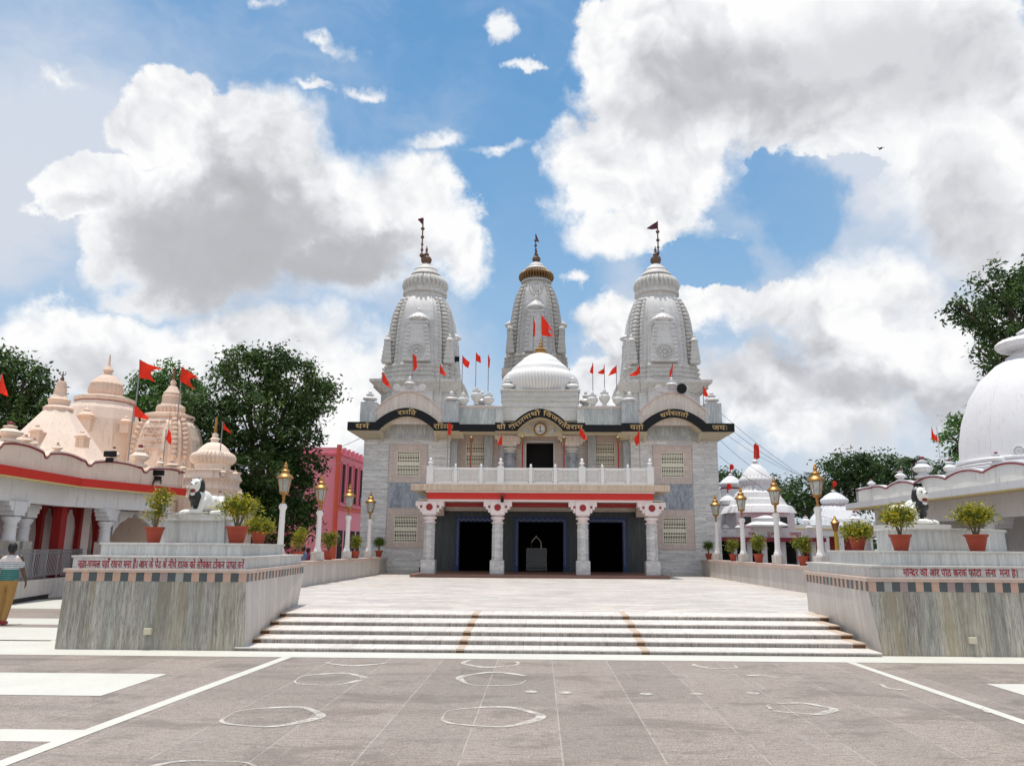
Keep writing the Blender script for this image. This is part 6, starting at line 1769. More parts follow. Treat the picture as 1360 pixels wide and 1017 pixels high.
m = MB(); h_ = dz_(552,Y,284)-(z_+u*1.5); m.lathe([(.06,0)]+[(.05+.05*(k%2)*(1-k/12),h_*(.05+.065*k)) for k in range(12)]+[(.001,h_)],12,(c[0],c[1],z_+u*1.5)); m.build('finial', M_gold, d4, 40)
for px_,py_ in ((257,624),(275,625),(296,624),(312,626),(253,645),(292,655),(318,652)):
    q = UY(px_,py_,Y-1.0); lurn(q.x,Y-.95,q.z-.25,.36,.13,M_peach,d4)
# second lower red eave of the rear block
q0 = UY(216,657,36.0); q1 = UY(330,664,36.0)
m = MB(); m.box(q0.x,UY(322,660,36).x,33.6,33.75,dz_(668,33.6,284),dz_(657,33.6,284)); m.build('red_eave', M_red, pt)
m = MB(); m.box(q0.x,UY(322,660,36).x,33.76,37.5,0,dz_(657,33.6,284)-.05); m.build('lower_block', M_peach, pt)
for px_,py_,sg,lab in ((135,603,s2,'dark floodlight on the wavy peach parapet between the pyramid and the octagonal dome'),(203,628,s2,'dark floodlights with coiled cable hanging on the peach parapet left of the lion')):
    p = on_path(px_,.0,sg); z_ = UY(px_,py_,p.y).z; r_ = empty('floodlight', (p.x,p.y,z_), lab, 'floodlight')
    m = MB(); m.box(p.x-.20,p.x+.20,p.y-.08,p.y+.08,z_-.09,z_+.11,); m.box(p.x-.12,p.x+.12,p.y-.06,p.y+.06,z_-.28,z_-.12); m.build('housing', M_black, r_, bevel=.02)
    if px_ > 150:
        m = MB(); 
        for kk in range(3): m.tube([(p.x+.05+.16*math.cos(a_),p.y-.12-.02*kk,z_-.32+.10*math.sin(a_)-.05*kk) for a_ in [R(20*k) for k in range(12)]],.016,5)
        m.build('cable', M_black, r_)
# railing on the plinth wall, nearer the camera
rl = empty('iron_railing', (-15.3,22,0), 'grey iron railing on a low marble plinth beside the walking man', 'railing')
ra0 = UZ(-40,812,0); ra1 = UZ(95,789,0)
dv = (ra1-ra0); Lr = dv.length+2.0; dv.normalize()
for nm,z0,z1,dd,mt in (('shade_strip',0,.14,.05,M_black),('plinth',.14,.62,.0,M_side)):  # black strip along the foot stands for the shade under the plinth
    m = MB(); ribbon(m,[Vector((ra0.x,ra0.y,0)),Vector((ra0.x,ra0.y,0))+dv*Lr],z0,z1,dd,.4); m.build(nm, mt, rl)
m = MB(); P_ = [Vector((ra0.x,ra0.y,0)),Vector((ra0.x,ra0.y,0))+dv*Lr]
P_ = offset(P_,.15)
for z in (.72,1.40,1.50): m.tube([(P_[0].x,P_[0].y,z),(P_[1].x,P_[1].y,z)],.02,5)
m.build('rail', M_iron, rl)
m = MB(); n_ = int(Lr/.13)
for k in range(n_):
    p = P_[0].lerp(P_[1],k/n_); q = P_[0].lerp(P_[1],min(1,(k+.6)/n_)); m.tube([(p.x,p.y,.72),(q.x,q.y,1.40)],.013,4); 
    m.tube([(q.x,q.y,1.40),(q.x,q.y,1.50)],.014,4)
for k in range(0,n_,8): p = P_[0].lerp(P_[1],k/n_); m.tube([(p.x,p.y,.6),(p.x,p.y,1.52)],.025,6)
m.build('bars', M_iron, rl)

# ------------------------------------------------------------------ RIGHT: white dome hall
wh = empty('white_dome_hall', (17,30,0), 'white hall with large plain dome, wavy maroon edged parapet and marble columns on the right', 'temple')
ZR = 3.9
a_ = UZ(1122.7,669,ZR); b_ = UZ(1360,636,ZR); 
dW = (b_-a_).normalized(); far = Vector((a_.x,a_.y,0)); near = far+Vector((dW.x,dW.y,0))*24
print('right eave', a_, b_)
z0w = UY(1122.7,675,a_.y).z-.03
wp = [near, far, far+Vector((7,.8,0))]
wp = wp[::-1]   # so that +offset goes away from the viewer side
def R_off(P,d): return offset(P,d)
wp = [far+Vector((7,.8,0)), far, near]
m = MB(); ribbon(m,wp,z0w,ZR,0,.12); m.build('eave_edge', M_greyw, wh)
m = MB(); ribbon(m,wp,z0w-.05,z0w-.003,.01,.3); m.build('yellow_edge', M_yel, wh)
m = MB(); ribbon(m,wp,z0w+.01,ZR-.01,.125,2.4); m.build('eave_slab', M_cream, wh)
dpw = dens_path(wp,.12)
Ltop = 7.05
wavew = lambda s: ZR+.52+.20*abs(math.sin((s-Ltop)*PI/2.6))**.8
m = MB(); ribbon(m,dpw,ZR-.01,wavew,.9,1.1); m.build('wavy_parapet', M_greyw, wh)
m = MB(); ribbon(m,dpw,wavew,lambda s: wavew(s)+.05,.86,1.14); m.build('maroon_coping', M_maroon, wh)
m = MB(); ribbon(m,dpw,lambda s: wavew(s)+.051,lambda s: wavew(s)+.11,.88,1.12); m.build('pale_coping', M_greyw, wh)
sw = (wp[1],wp[2])
for px_,py0,py1,w in ((1162,652,636,.20),(1202,648,623,.24),(1233,640,606,.40),(1269.5,629,609,.24),(1334,619,600,.27),(1385,600,575,.3)):
    p = on_path(px_,1.0,sw); z0_ = wavew(Ltop+(p-offset([sw[0],sw[1]],1.0)[0]).to_2d().length)+.085; z1_ = max(UY(px_,py1,p.y).z,z0_+.3); lurn(p.x,p.y,z0_,z1_-z0_,w,M_greyw,wh,w>.35)
m = MB(); ribbon(m,wp,2.85,z0w+.012,1.3,1.6); m.build('lintel_beam', M_greyw, wh)
m = MB(); ribbon(m,wp,0,z0w,4.2,4.4); m.build('back_wall', M_greyw, wh)
m = MB(); ribbon(m,wp,.0,.55,1.0,4.2); m.build('plinth', M_side, wh)
m = MB(); pp_ = offset(wp,.95); m.add([(p.x,p.y,ZR+.12) for p in pp_]+[(40,pp_[2].y,ZR+.12),(40,pp_[0].y,ZR+.12)],[tuple(range(5))]); m.build('roof', M_greyw, wh)
for px_ in (1148,1222,1326):
    p = on_path(px_,1.45,sw); col(p.x,p.y,.5,2.9,.26,wh)
pt_save = pt; 
def arch_on(seg,s0,s1_,d,zsp,ztop,parent,mat):
    global pt
    pt = parent; o = cusped(seg,s0,s1_,d,zsp,ztop,'cusped_arch',mat); pt = pt_save; return o
pA = on_path(1165,1.4,sw); pB = on_path(1218,1.4,sw); pC = on_path(1322,1.4,sw)
o0 = offset([sw[0],sw[1]],1.4)[0]
sA,sB,sC = [(p-o0).to_2d().length for p in (pA,pB,pC)]
arch_on(sw,sA,sB-.3,1.4,2.1,2.86,wh,M_greyw)
m = MB(); p = on_path(1311,4.0,sw); q = on_path(1331,4.0,sw)
t_ = (q-p).to_2d().normalized()
ribbon(m,[Vector((p.x,p.y,0)),Vector((q.x,q.y,0))],.55,2.55,-.06,.1); m.build('red_door', M_red, wh)
m = MB(); ribbon(m,[Vector((p.x,p.y,0))+Vector((t_.x,t_.y,0))*.12,Vector((q.x,q.y,0))-Vector((t_.x,t_.y,0))*.12],.6,2.4,-.08,.1); m.build('door_opening', M_dark, wh)
m = MB()
for k in range(10):
    a0 = offset([sw[0],sw[1]],4.15)[0]+(sw[1]-sw[0]).normalized()*(1.2+k*1.9)
m = MB()
# big dome
Y = 31.5; cx_ = UY(1388,600,Y).x; c = (cx_,Y); rb = (cx_-UY(1281,600,Y).x)*.955
prof = [(rb*1.02,dz_(635,Y,1300)),(rb*1.02,dz_(612,Y,1300)),(rb*1.0,dz_(611,Y,1300)),(rb*.985,dz_(585,Y,1300)),(rb*.93,dz_(558,Y,1300)),(rb*.82,dz_(528,Y,1300)),(rb*.66,dz_(502,Y,1300)),(rb*.46,dz_(484,Y,1300)),(rb*.27,dz_(474,Y,1300))]
m = MB(); m.lathe([(r_,z_) for r_,z_ in prof],64,(c[0],c[1],0)); db = m.build('big_dome', M_lilac, wh, 40)
zz_ = dz_(612,Y,1300)
m = MB()
for q,f,h_ in ((.0,1.12,.16),(.18,1.08,.10),(.32,1.05,.14),(-.3,1.10,.2)): m.lathe([(rb*f*.97,0),(rb*f,.03),(rb*f,h_-.03),(rb*f*.97,h_)],64,(c[0],c[1],zz_-.45+q))
m.build('dome_moulding', M_lilac, db, 40)
zt2 = dz_(474,Y,1300); m = MB(); m.lathe([(rb*.30,-.1),(rb*.32,.0),(rb*.24,.14),(rb*.22,.25),(rb*.40,.36),(rb*.44,.55),(rb*.38,.72),(rb*.2,.82),(rb*.12,.95),(rb*.16,1.05),(rb*.05,1.25),(.01,1.6)],60,(c[0],c[1],zt2),ribs=20,amp=.05,rr=(4,6)); m.build('crown', M_lilac, db, 40)
m = MB()
for k in range(8):   # vertical creases
    a0 = 2*PI*(k+.5)/8
    m.tube([(c[0]+r_*1.0*math.cos(a0),c[1]+r_*1.0*math.sin(a0),z_) for r_,z_ in prof[2:7]],.012,4)
m.build('crease', M_lilac, db)
def dome_point(ang, z):
    for (r1,z1_),(r2,z2_) in zip(prof[1:],prof[2:]):
        if z1_ <= z <= z2_: f = (z-z1_)/(z2_-z1_); rr = r1*(1-f)+r2*f; return c[0]+rr*math.cos(ang), c[1]+rr*math.sin(ang)
    return c[0]+rb*math.cos(ang), c[1]+rb*math.sin(ang)
def medal(ang,py_):
    z_ = dz_(py_,Y-rb,1310); x,y = dome_point(ang,z_); m = MB(); t = Vector((-math.sin(ang),math.cos(ang),0)); nrm = Vector((math.cos(ang),math.sin(ang),.15))
    for k in range(16):
        q = Vector((x,y,z_))+t*.20*math.cos(k*PI/8)+Vector((0,0,.20*math.sin(k*PI/8)))+nrm*.02; m.ball(q,.05,.05,.05,6,4)
    for k in range(8):
        q = Vector((x,y,z_))+t*.10*math.cos(k*PI/4)+Vector((0,0,.10*math.sin(k*PI/4)))+nrm*.02; m.ball(q,.045,.045,.045,6,4)
    m.build('rosette', M_whitep, db, 50)
medal(R(222),594); medal(R(262),590)
for ang,py_ in ((R(240),528),(R(275),524)):
    z_ = dz_(py_,Y-rb*.8,1320); x,y = dome_point(ang,z_-.2); small_relief(x+.05*math.cos(ang),y-.1,z_-.15,.55,.26,M_lilac,db)
p = on_path(1224,.75,sw); z_ = UY(1224,645,p.y).z; r_ = empty('floodlight', (p.x,p.y,z_), 'small dark floodlight on the white wavy parapet above the right lion', 'floodlight')
m = MB(); m.box(p.x-.14,p.x+.14,p.y-.1,p.y+.1,z_-.08,z_+.1); m.box(p.x-.12,p.x+.12,p.y-.06,p.y+.06,z_-.22,z_-.11); m.build('housing', M_black, r_, bevel=.02)

# ------------------------------------------------------------------ small temples at the back right
def small_dome(parent, c, Y, pxc, pxw, pyb, pytop, ring0, ring1, mat, trim, cap=True):
    """ribbed dome: ring between ring0/ring1 px rows, half width pxw"""
    z0 = dz_(ring1,Y,pxc); z1 = dz_(ring0,Y,pxc); zt = dz_(pytop,Y,pxc); r_ = hw(pxc-pxw,pxc+pxw,Y); u = z1-z0
    m = MB(); m.lathe([(r_*.80,-u*.3),(r_*.84,0),(r_*.96,u*.2),(r_*1.0,u*.5),(r_*.95,u*.8),(r_*.80,u)],120,(c[0],c[1],z0),ribs=24,amp=.08,rr=(1,5)); o = m.build('ribbed_ring', mat, parent, 50)
    H = zt-z1; m = MB(); m.lathe([(r_*.84,-.04),(r_*.70,H*.2),(r_*.50,H*.42),(r_*.30,H*.60),(r_*.16,H*.70),(r_*.12,H*.76),(r_*.2,H*.82),(r_*.1,H*.9),(.01,H)],32,(c[0],c[1],z1)); m.build('cap', mat, parent, 30)
    return r_, z0
wt = empty('small_temple', (12,50,0), 'small white temple with ribbed dome, red flag bunch and lettered parapet behind the right lamps', 'temple')
Y = 50; pxc = 1005; c = (UY(pxc,650,Y).x, Y)
r_, z0 = small_dome(wt,c,Y,pxc,23,0,608,633,646,M_lilac,None)
m = MB()
lv = [(682,45),(678,43),(673,40),(671,34),(664,31),(662,29),(655,26),(652,22),(645,19)]
m.loft([[(c[0]+x,c[1]+y,dz_(a0,Y,pxc)) for x,y in plan(hw(pxc-b0,pxc+b0,Y))] for a0,b0 in lv]); m.build('stepped_roof', M_lilac, wt)
m = MB(); W_ = hw(pxc-36,pxc+36,Y); m.box(c[0]-W_,c[0]+W_,Y-W_,Y+W_,0,dz_(682,Y,pxc)); m.build('wall', M_lilac, wt)
m = MB()
for s in (-.72,-.1,.55): m.box(c[0]+s*W_-.3,c[0]+s*W_+.32,Y-W_-.02,Y-W_+.05,dz_(700,Y-W_,pxc),dz_(686,Y-W_,pxc))
m.build('window', M_glassd, wt)
Yf = 44.5; xa, xb = UY(955,715,Yf).x, UY(1090,715,Yf).x
m = MB(); m.box(xa,xb,Yf,Yf+.2,dz_(713,Yf,1020),dz_(703,Yf,1020)); m.build('parapet', M_lilac, wt)
m = MB(); m.box(xa-.2,xb+.2,Yf-.3,Y-W_,dz_(719,Yf-.3,1020),dz_(713.5,Yf-.3,1020)); m.build('maroon_eave', M_maroon, wt)
m = MB(); 
for s in (955,975,995,1015,1040,1062,1080): q = UY(s,730,Yf+.3).x; m.box(q-.14,q+.14,Yf+.2,Yf+.5,0,dz_(719,Yf,1020)-.001)
m.build('column', M_greyw, wt)
m = MB(); m.box(xa,xb,Yf+2.6,Yf+2.7,0,dz_(719,Yf,1020)); m.build('dark_recess', M_dark, wt)
for s_ in (963,981,1028,1075): 
    q = UY(s_,700,Yf+.1).x; lurn(q,Yf+.1,dz_(705,Yf,s_),.45,.22,M_lilac,wt)
kk = MB(); q = UY(1018,700,Yf+.2).x; kk.box(q-.75,q+.75,Yf-.1,Yf+.6,dz_(713,Yf,1018),dz_(699,Yf,1018)); kk.loft([[(q+x,Yf+.25+y,dz_(a0,Yf,1018)) for x,y in sq(w_)] for a0,w_ in ((699,.95),(697,.95),(692,.6),(688,.62),(686,.35),(684,.1))]); kk.build('kiosk', M_lilac, wt)
for tx,px_ in ((['ग','ज','ा','न','न'],994),(['द','ु','र','ग','ा'],1018),(['र','ा','म','द','ू','त'],1049)):
    q = UY(px_,709,Yf).x; zq = dz_(711,Yf,px_); lettering(tx,lambda s,h,d,q=q,zq=zq,y_=(Yf-.1 if px_==1018 else Yf): (q+s,y_-d,zq+h),'lettering',M_rtext,wt,width=.62,size=.28,thick=.01)
flag(1003,612,588,50,[(1001,590),(1004,589),(1008,592)],[(1001,609),(1005,610),(1009,608)],'bundle of red cloth tied to the top of the small white temple',group='orange red pennants on poles',r=.03)
def far_temple(pxc, Y, pw_, top, r0, r1, levels, label, wallw, trim=M_maroon):
    e = empty('small_temple', (UY(pxc,650,Y).x,Y,0), label, 'temple'); c = (UY(pxc,650,Y).x,Y)
    small_dome(e,c,Y,pxc,pw_,0,top,r0,r1,M_greyw,None)
    m = MB(); m.lathe([(hw(pxc-pw_,pxc+pw_,Y)*.93,0),(hw(pxc-pw_,pxc+pw_,Y)*.93,.07)],32,(c[0],c[1],dz_(r1,Y,pxc)-.2)); m.build('maroon_band', trim, e)
    m = MB(); m.loft([[(c[0]+x,c[1]+y,dz_(a0,Y,pxc)) for x,y in plan(hw(pxc-b0,pxc+b0,Y))] for a0,b0 in levels]); m.build('stepped_roof', M_greyw, e)
    m = MB(); W_ = hw(pxc-wallw,pxc+wallw,Y); m.box(c[0]-W_,c[0]+W_,Y-W_,Y+W_,0,dz_(levels[0][0],Y,pxc)); m.build('wall', M_greyw, e)
    q = dz_(top,Y,pxc); m = MB(); m.tube([(c[0],Y,q-.05),(c[0],Y,q+.4)],.04,6); m.ball((c[0]+.12,Y,q+.45),.16,.05,.22); m.build('red_cloth_finial', M_flag, e, 50)
far_temple(971,58,16,628,640,646,[(690,22),(672,20),(668,17),(655,15),(650,15)],'pale domed temple half hidden at the corner of the marble temple',17)
far_temple(966,52,12,655,663,669,[(715,16),(690,15),(672,12)],'lower ribbed dome shrine in front of the half hidden pale temple',13)
far_temple(1107,60,18,650,661,669,[(700,34),(696,32),(690,30),(684,26),(678,22),(672,17)],'grey white domed temple between the nearest right lamp and the tree line',26)
# low flat buildings linking them
lb = empty('low_hall', (16,52,0), 'low pale hall with flat roof joining the small temples at the right', 'building')
xa, xb = UY(1050,700,54).x, UY(1165,700,54).x
m = MB(); m.box(xa,xb,54,60,2.6,dz_(697,54,1100)); m.build('roof_slab', M_greyw, lb)
m = MB()
for s in range(6): q = xa+(xb-xa)*(s+.5)/6; m.box(q-.16,q+.16,54.1,54.4,0,2.6)
m.build('column', M_greyw, lb)
m = MB(); m.box(xa,xb,58,58.2,0,2.6); m.build('dark_wall', M_dred, lb)
m = MB(); m.box(xa,xb,53.9,54.0,dz_(703,54,1100),dz_(701.5,54,1100)); m.build('yellow_edge', M_yel, lb)
for px_,h_ in ((1070,.5),(1135,.7),(1150,.4)): q = UY(px_,690,55); lurn(q.x,55,dz_(698,55,1100),h_*1.5,h_*.6,M_greyw,lb)
# yellow lamp far behind
q = UY(1112,735,40); r_ = empty('yellow_lamp_post', (q.x,40,0), 'yellow lamp post with gold lantern far behind the right pedestal', 'lamp')
m = MB(); m.tube([(q.x,40,0),(q.x,40,UY(1112,706,40).z)],.09,10); m.build('pole', plain('yellow_paint',(.65,.42,.03),.5,.1,3), r_, 40)
zq = UY(1112,706,40).z; m = MB(); m.lathe([(.05,0),(.1,.05),(.2,.42),(.26,.44),(.2,.5),(.1,.6),(.04,.75),(.001,.8)],16,(q.x,40,zq)); m.build('lantern', M_gold, r_, 40)

# ------------------------------------------------------------------ pink building beyond the left wing
pb = empty('pink_building', (-14,52,0), 'two storey pink building with red corner pipe and dark upper windows left of the temple', 'building')
PS = 1.455
Yn, Yf_ = 64.0, 71.3
xn = UY(449,650,Yn).x; xf = xn+.07*7.3
print('pink', xn, xf)
pz_t = UY(449,594,Yn).z; pz_m = UY(449,604,Yn).z
Pn = Vector((xn,Yn,0)); Pf = Vector((xf,Yf_,0)); tv = (Pf-Pn).normalized()
PP = [Pn+Vector((-3.2,.6,0)), Pn, Pf+tv*4]
PPr = [Pf+tv*4, Pn, Pn+Vector((-6,.4,0))]
def pk(z0,z1,d0,d1,nm,mt):
    m = MB(); ribbon(m,[Pn,Pf+tv*4],z0,z1,-d1,-d0); m.build(nm,mt,pb)
m = MB(); ribbon(m,[Pn,Pf+tv*4],0,pz_m,0,.4); m.box(xn-6,xn-.02,Yn,Yn+.4,0,pz_m); m.box(xn-6,xn-.1,Yn+.4,Yf_+3,pz_m-.4,pz_m-.2) 
m.v = [v for v in m.v]; m.build('wall', M_pinkb, pb)
m = MB(); ribbon(m,[Pn,Pf+tv*4],pz_m,pz_m+.14,-.22,.3); ribbon(m,[Pn,Pf+tv*4],pz_m-.5,pz_m-.38,-.1,.0); m.box(xn-6,xn,Yn-.2,Yn+.3,pz_m,pz_m+.14)
zf1 = UY(449,672,Yn).z; ribbon(m,[Pn,Pf+tv*4],zf1,zf1+.16,-.3,.0); m.build('cornice', M_pinkb2, pb)
m = MB()
Lw = (Pf-Pn).length+4
for k in range(int(Lw/(.8*PS))+1):
    p = Pn+tv*(k*.8*PS); m.box(p.x-.12,p.x+.12,p.y-.12,p.y+.12,pz_m+.14,pz_t+.1)
ribbon(m,[Pn,Pf+tv*4],pz_t-.16,pz_t,.05,.2); ribbon(m,[Pn,Pf+tv*4],pz_m+.14,pz_t-.2,.1,.14); m.box(xn-6,xn,Yn,Yn+.12,pz_m+.14,pz_t); m.build('roof_parapet', M_pinkb, pb)
zw0, zw1 = zf1+.4, zf1+3.5
for k in range(8):
    a0 = Pn+tv*(.35+k*1.15)*PS; a1 = a0+tv*.62*PS
    m = MB(); ribbon(m,[a0,a1],zw0,zw1,-.03,.0); w_ = m.build('window', M_dark, pb)
    m = MB(); ribbon(m,[a0-tv*.09,a0],zw0-.1,zw1+.2,-.12,.0); ribbon(m,[a1,a1+tv*.09],zw0-.1,zw1+.2,-.12,.0); ribbon(m,[a0,a1],zw1,zw1+.2,-.12,0); m.build('frame', M_pinkb2, w_)
    a2 = a0+tv*.0; m = MB(); ribbon(m,[a0,a1+tv*.3],.2,3.0,-.03,0); m.build('lower_opening', M_dark, pb)
m = MB(); m.tube([(xn-.05,Yn-.15,0),(xn-.05,Yn-.15,pz_t+.2)],.2,10); m.build('corner_pipe', M_orange, pb, 40)
m = MB(); ribbon(m,[Pn,Pf+tv*4],zf1-.25,zf1-.02,-.14,-.0); m.build('red_ledge', M_orange, pb)
m = MB(); p = Pn+tv*6.7; m.box(p.x-.1,p.x+.5,p.y-.5,p.y+.4,zf1+.4,zf1+1.1); m.build('air_conditioner', M_greyw, pb)
# wall added to fill the dark shade under the big left tree
m = MB(); m.box(-26,-13.6,46,46.3,0,2.6); w_ = m.build('shade_fill_wall', M_pinkb2); tag(w_, 'low wall added to fill the shade under the big tree at the left', 'wall')
q0 = UY(300,560,44); 

# ------------------------------------------------------------------ trees
def tree(label, cx, cy, clumps, mat, leaf=.25, dens=26, sub=.6, per=34, seed=0, trunk=None, trunk_r=.35, limbs=6, group=None, name='leafy_tree', shell=.5, kind=None):
    r = empty(name, (cx,cy,0), label, 'tree', group)
    zc_ = np.mean([c_[2] for c_ in clumps]); m = MB(); rnd = random.Random(seed)
    zf = min(c_[2]-c_[5]*.6 for c_ in clumps); zf = max(1.8, zf)
    m.tube([(cx,cy,0),(cx+.1,cy,zf*.5),(cx,cy+.1,zf)],[trunk_r*1.25,trunk_r,trunk_r*.85],10)
    for c_ in clumps:
        e = Vector(c_[:3]); s0 = Vector((cx,cy+.05,zf*.9)); md = s0.lerp(e,.5)+Vector((0,0,.4))
        m.tube([s0,md,e],[trunk_r*.55,trunk_r*.3,trunk_r*.1],7)
        for k in range(4):
            d = Vector((rnd.gauss(0,1),rnd.gauss(0,1),rnd.gauss(.3,.7))).normalized(); m.tube([md.lerp(e,rnd.random()),e+Vector((d.x*c_[3],d.y*c_[4],d.z*c_[5]))*.8],[trunk_r*.14,trunk_r*.04],5)
    m.build('trunk', M_bark, r, 50)
    pts = clump_pts(clumps, dens, np.random.RandomState(seed), sub=sub, per=per, shell=shell)
    leaf_mesh('crown', pts, leaf, mat, r, seed, droop=.5, asp=.42)
    return len(pts)
def C(px, py, Y, rx, rz, ry=None):
    p = UY(px,py,Y); k = Y/F; return (p.x,p.y,p.z,rx*k,(ry or rx)*k,rz*k)
tot = 0
Y = 40
tot += tree('large dark leafy tree between the peach temple and the pink building', UY(340,700,Y).x, Y,
  [C(330,500,Y,50,38),C(385,510,Y,45,40),C(418,525,Y,32,28),C(355,560,Y,70,50),C(285,580,Y,55,55),C(402,590,Y,32,48),C(340,630,Y,80,50),C(245,560,Y,40,50),C(398,655,Y,26,38),C(300,665,Y,60,40),C(370,690,Y,55,36),C(360,478,Y,30,18)],
  L_dark, .24, 92, .5, 56, 11, trunk_r=.5)
tot += tree('paler green tree behind the carved peach dome', UY(205,700,50).x, 50,
  [C(200,510,50,28,22),C(235,500,50,28,18),C(180,545,50,24,24),C(215,540,50,40,34),C(190,590,50,30,40),C(250,520,50,25,25)], L_mid, .27, 70, .5, 40, 12)
tot += tree('dark mango tree behind the pyramid roof at the far left', UY(20,700,42).x, 42,
  [C(-10,490,42,45,38),C(30,505,42,42,34),C(60,530,42,26,26),C(10,560,42,60,50),C(45,580,42,40,40),C(-40,540,42,60,60),C(75,545,42,16,14)], L_dark, .28, 66, .5, 60, 13, trunk_r=.45)
tot += tree('tall overhanging tree behind the big white dome', UY(1400,700,36).x, 36,
  [C(1330,385,36,44,36),C(1290,415,36,34,20),C(1360,420,36,60,60),C(1325,450,36,30,30),C(1400,380,36,60,60),C(1305,470,36,16,24),C(1275,405,36,18,12),C(1320,500,36,12,14),C(1420,450,36,70,60)], L_dark, .24, 60, .42, 36, 14, trunk_r=.5, shell=.3)
tot += tree('leafy tree at the left edge of the big white dome', UY(1300,700,40).x, 40,
  [C(1275,560,40,16,14),C(1262,578,40,14,9),C(1285,590,40,20,20),C(1300,560,40,24,24),C(1270,600,40,12,8)], L_mid, .26, 60, .4, 30, 15, shell=.3)
bgY = 78
for k,(lst,lab) in enumerate((
  ([(1070,650,26,22),(1050,668,20,16),(1082,672,24,18)],'lower tree of the background row just right of the nearest right lamp'),
  ([(1120,630,30,26),(1140,620,26,22),(1105,650,26,20),(1150,650,30,26)],'rounded dark tree in the background behind the grey domed temple'),
  ([(1180,625,26,20),(1165,640,24,22),(1195,650,24,20),(1210,640,20,24)],'dark background tree left of the palm'),
  ([(1250,630,22,14),(1235,650,26,20),(1262,655,26,20)],'dark background tree behind the white wavy parapet'),
  ([(965,632,16,10),(985,636,14,10)],'small tree top behind the half hidden pale temple'),
  ([(1030,640,14,14),(1022,655,16,14)],'small dark tree right of the small temple dome'))):
    Y = bgY+k*1.5; cs = [C(a,b,Y,c_,d) for a,b,c_,d in lst]
    tot += tree(lab, cs[0][0], Y, cs, L_far, .42, 32, .8, 40, 20+k, trunk_r=.3, group='trees behind the small temples')
# palm
Y = 74; p = UY(1213,612,Y); r_ = empty('palm_tree', (p.x,Y,0), 'palm tree rising above the background trees at the right', 'tree')
m = MB(); m.tube([(p.x-.2,Y,0),(p.x,Y,p.z*.5),(p.x,Y,p.z)],[.22,.18,.14],8); m.build('trunk', M_bark, r_, 50)
m = MB(); rs = random.Random(4)
for k in range(20):
    a_ = k*2*PI/20+rs.uniform(-.1,.1); up = rs.uniform(.1,1.1); L = rs.uniform(1.8,2.5); prev = None
    ax_ = Vector((math.cos(a_),math.sin(a_),0)); sd = Vector((-ax_.y,ax_.x,0)); pts = []
    for i in range(9): t = i/8; pts.append(Vector((p.x,Y,p.z))+ax_*L*t+Vector((0,0,up*L*t-1.35*L*t*t*.7)))
    for i in range(1,9):
        for s in (-1,1):
            for h_ in (0,.5):
                q = pts[i-1].lerp(pts[i],h_); e = q+sd*s*(.62*math.sin(PI*min(1,(i+h_)/9+.12)))+ax_*.25+Vector((0,0,-.22))
                w_ = ax_*.06; m.add([q-w_,q+w_,e],[(0,1,2)])
m.build('fronds', L_far, r_)
print('leaves', tot)
# far low treeline to close the horizon
m = None
pts = []
rs = np.random.RandomState(9); cl = []
for k in range(70):
    a_ = R(-62+124*k/69); d_ = 150+rs.rand()*20; cl.append((d_*math.sin(a_), d_*math.cos(a_), 2.5+rs.rand()*2.0, 6, 4, 3.5+rs.rand()*2.0))
P = clump_pts(cl, 1.0, rs, sub=1.6, per=26, shell=.4)
o = leaf_mesh('distant_treeline', P, 1.3, L_far, None, 9); tag(o, 'distant dark line of trees beyond the temple grounds', None, None, 'stuff')

# ------------------------------------------------------------------ left flags, cables, birds
FL = 'large notched flags by the peach temple'
flag(187,560,478,33,[(185,477),(196,483),(217,490)],[(185,502),(196,503),(207,508)],'largest red notched flag highest on a tall pole above the peach temple',r=.03,notch=.45,group=FL)
flag(242.5,560,487,36.2,[(241,487),(252,494),(265,503)],[(239,506),(248,511),(259,518)],'red notched flag against the dark tree right of the carved dome',r=.025,notch=.45,group=FL)
flag(178,612,539,30,[(179,537),(187,545),(196,553)],[(178,553),(186,555),(198,557)],'small red flag low left of the carved peach dome',r=.025,group=FL)
flag(221,628,570,31,[(224,569),(227,575),(228,583)],[(220,583),(223,587),(227,591)],'narrow hanging red flag in front of the carved dome',group=FL)
flag(296,640,560,34,[(296,559),(300,566),(307,575)],[(296,570),(301,572),(307,576)],'small red pennant right of the small gold tipped dome',group=FL)
flag(2,600,497,24,[(3,496),(6,510),(10,522)],[(-4,521),(3,523),(11,527)],'red flag cut by the left edge of the view',group=FL)
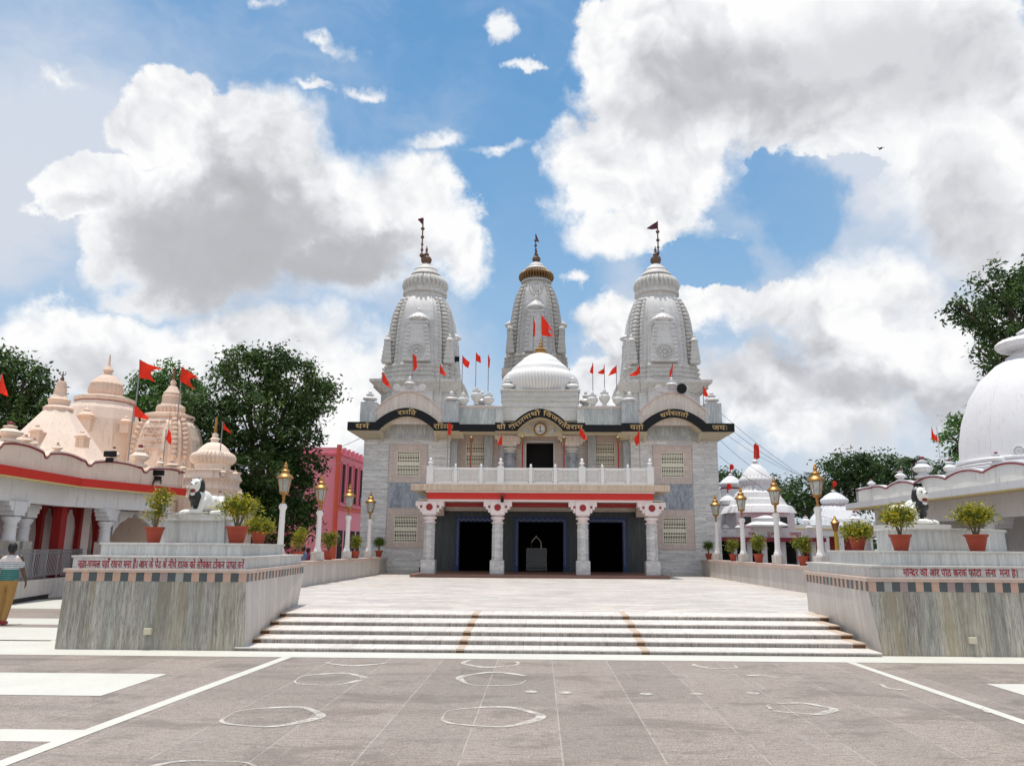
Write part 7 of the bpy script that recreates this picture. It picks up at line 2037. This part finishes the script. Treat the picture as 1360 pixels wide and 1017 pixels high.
flag(1244,617,566,30,[(1237,565),(1240,576),(1248,583)],[(1237,582),(1242,585),(1248,586)],'single red pennant above the white wavy parapet on the right',group='orange red pennants on poles',polemat=M_greyw)
def cable(a, b, sag, label, r=.010):
    a = Vector(a); b = Vector(b); pts = []
    for k in range(25): t = k/24; p = a.lerp(b,t); p.z -= sag*4*t*(1-t); pts.append(p)
    m = MB(); m.tube(pts, r, 5); o = m.build('overhead_cable', M_black); tag(o, label, 'cable', 'overhead cables right of the temple')
Yc = 41.5
for i,(p0,p1,y1,sg,lab) in enumerate((((948,540),(1100,652),46,.3,'overhead cable running highest from the roof corner down to the right trees'),
   ((955,557),(1120,655),47,.5,'overhead cable leaving the roof corner just below the highest one'),
   ((955,570),(1130,640),60,.9,'thin slack cable crossing the sky to the tree line'),
   ((955,583),(1130,648),44,1.2,'dark slack cable leaving the right wing wall near its corner'),
   ((955,605),(1180,690),50,1.3,'lowest cable drooping behind the small temple'))):
    A = UY(*p0,Yc); B = UY(*p1,y1); cable(A,B,sg,lab)
A = UY(340,604,38); B = UY(486,577,41.2)
o = None
for p0,y0,p1,y1,sg,lab in (((300,612),36,(470,608),44,.6,'pale cable crossing in front of the big left tree'),((430,598),44,(486,577),41.0,.15,'short cable from the pink building up to the left wing')):
    A = UY(*p0,y0); B = UY(*p1,y1); m = MB(); pts = [A.lerp(B,k/16)-Vector((0,0,sg*4*(k/16)*(1-k/16))) for k in range(17)]; m.tube(pts,.014,5); o = m.build('overhead_cable', M_iron); tag(o, lab, 'cable', 'overhead cables left of the temple')
# small bird
q = UY(1170,197,60); m = MB(); m.add([q,q+Vector((.35,0,.12)),q+Vector((.1,.12,.0)),q+Vector((-.35,0,.12)),q+Vector((-.1,.12,0)),q+Vector((0,-.2,.02)),q+Vector((0,.3,-.02))],[(0,1,2),(0,4,3),(5,2,6,4)]); 
m.ball(q,.07,.18,.06); o = m.build('bird', M_black); tag(o, 'tiny dark bird high in the sky at the right', 'bird')
# drop helper property
for o in bpy.data.objects:
    if '_w' in o: del o['_w']
for me_ in list(bpy.data.meshes):
    if me_.users == 0: bpy.data.meshes.remove(me_)
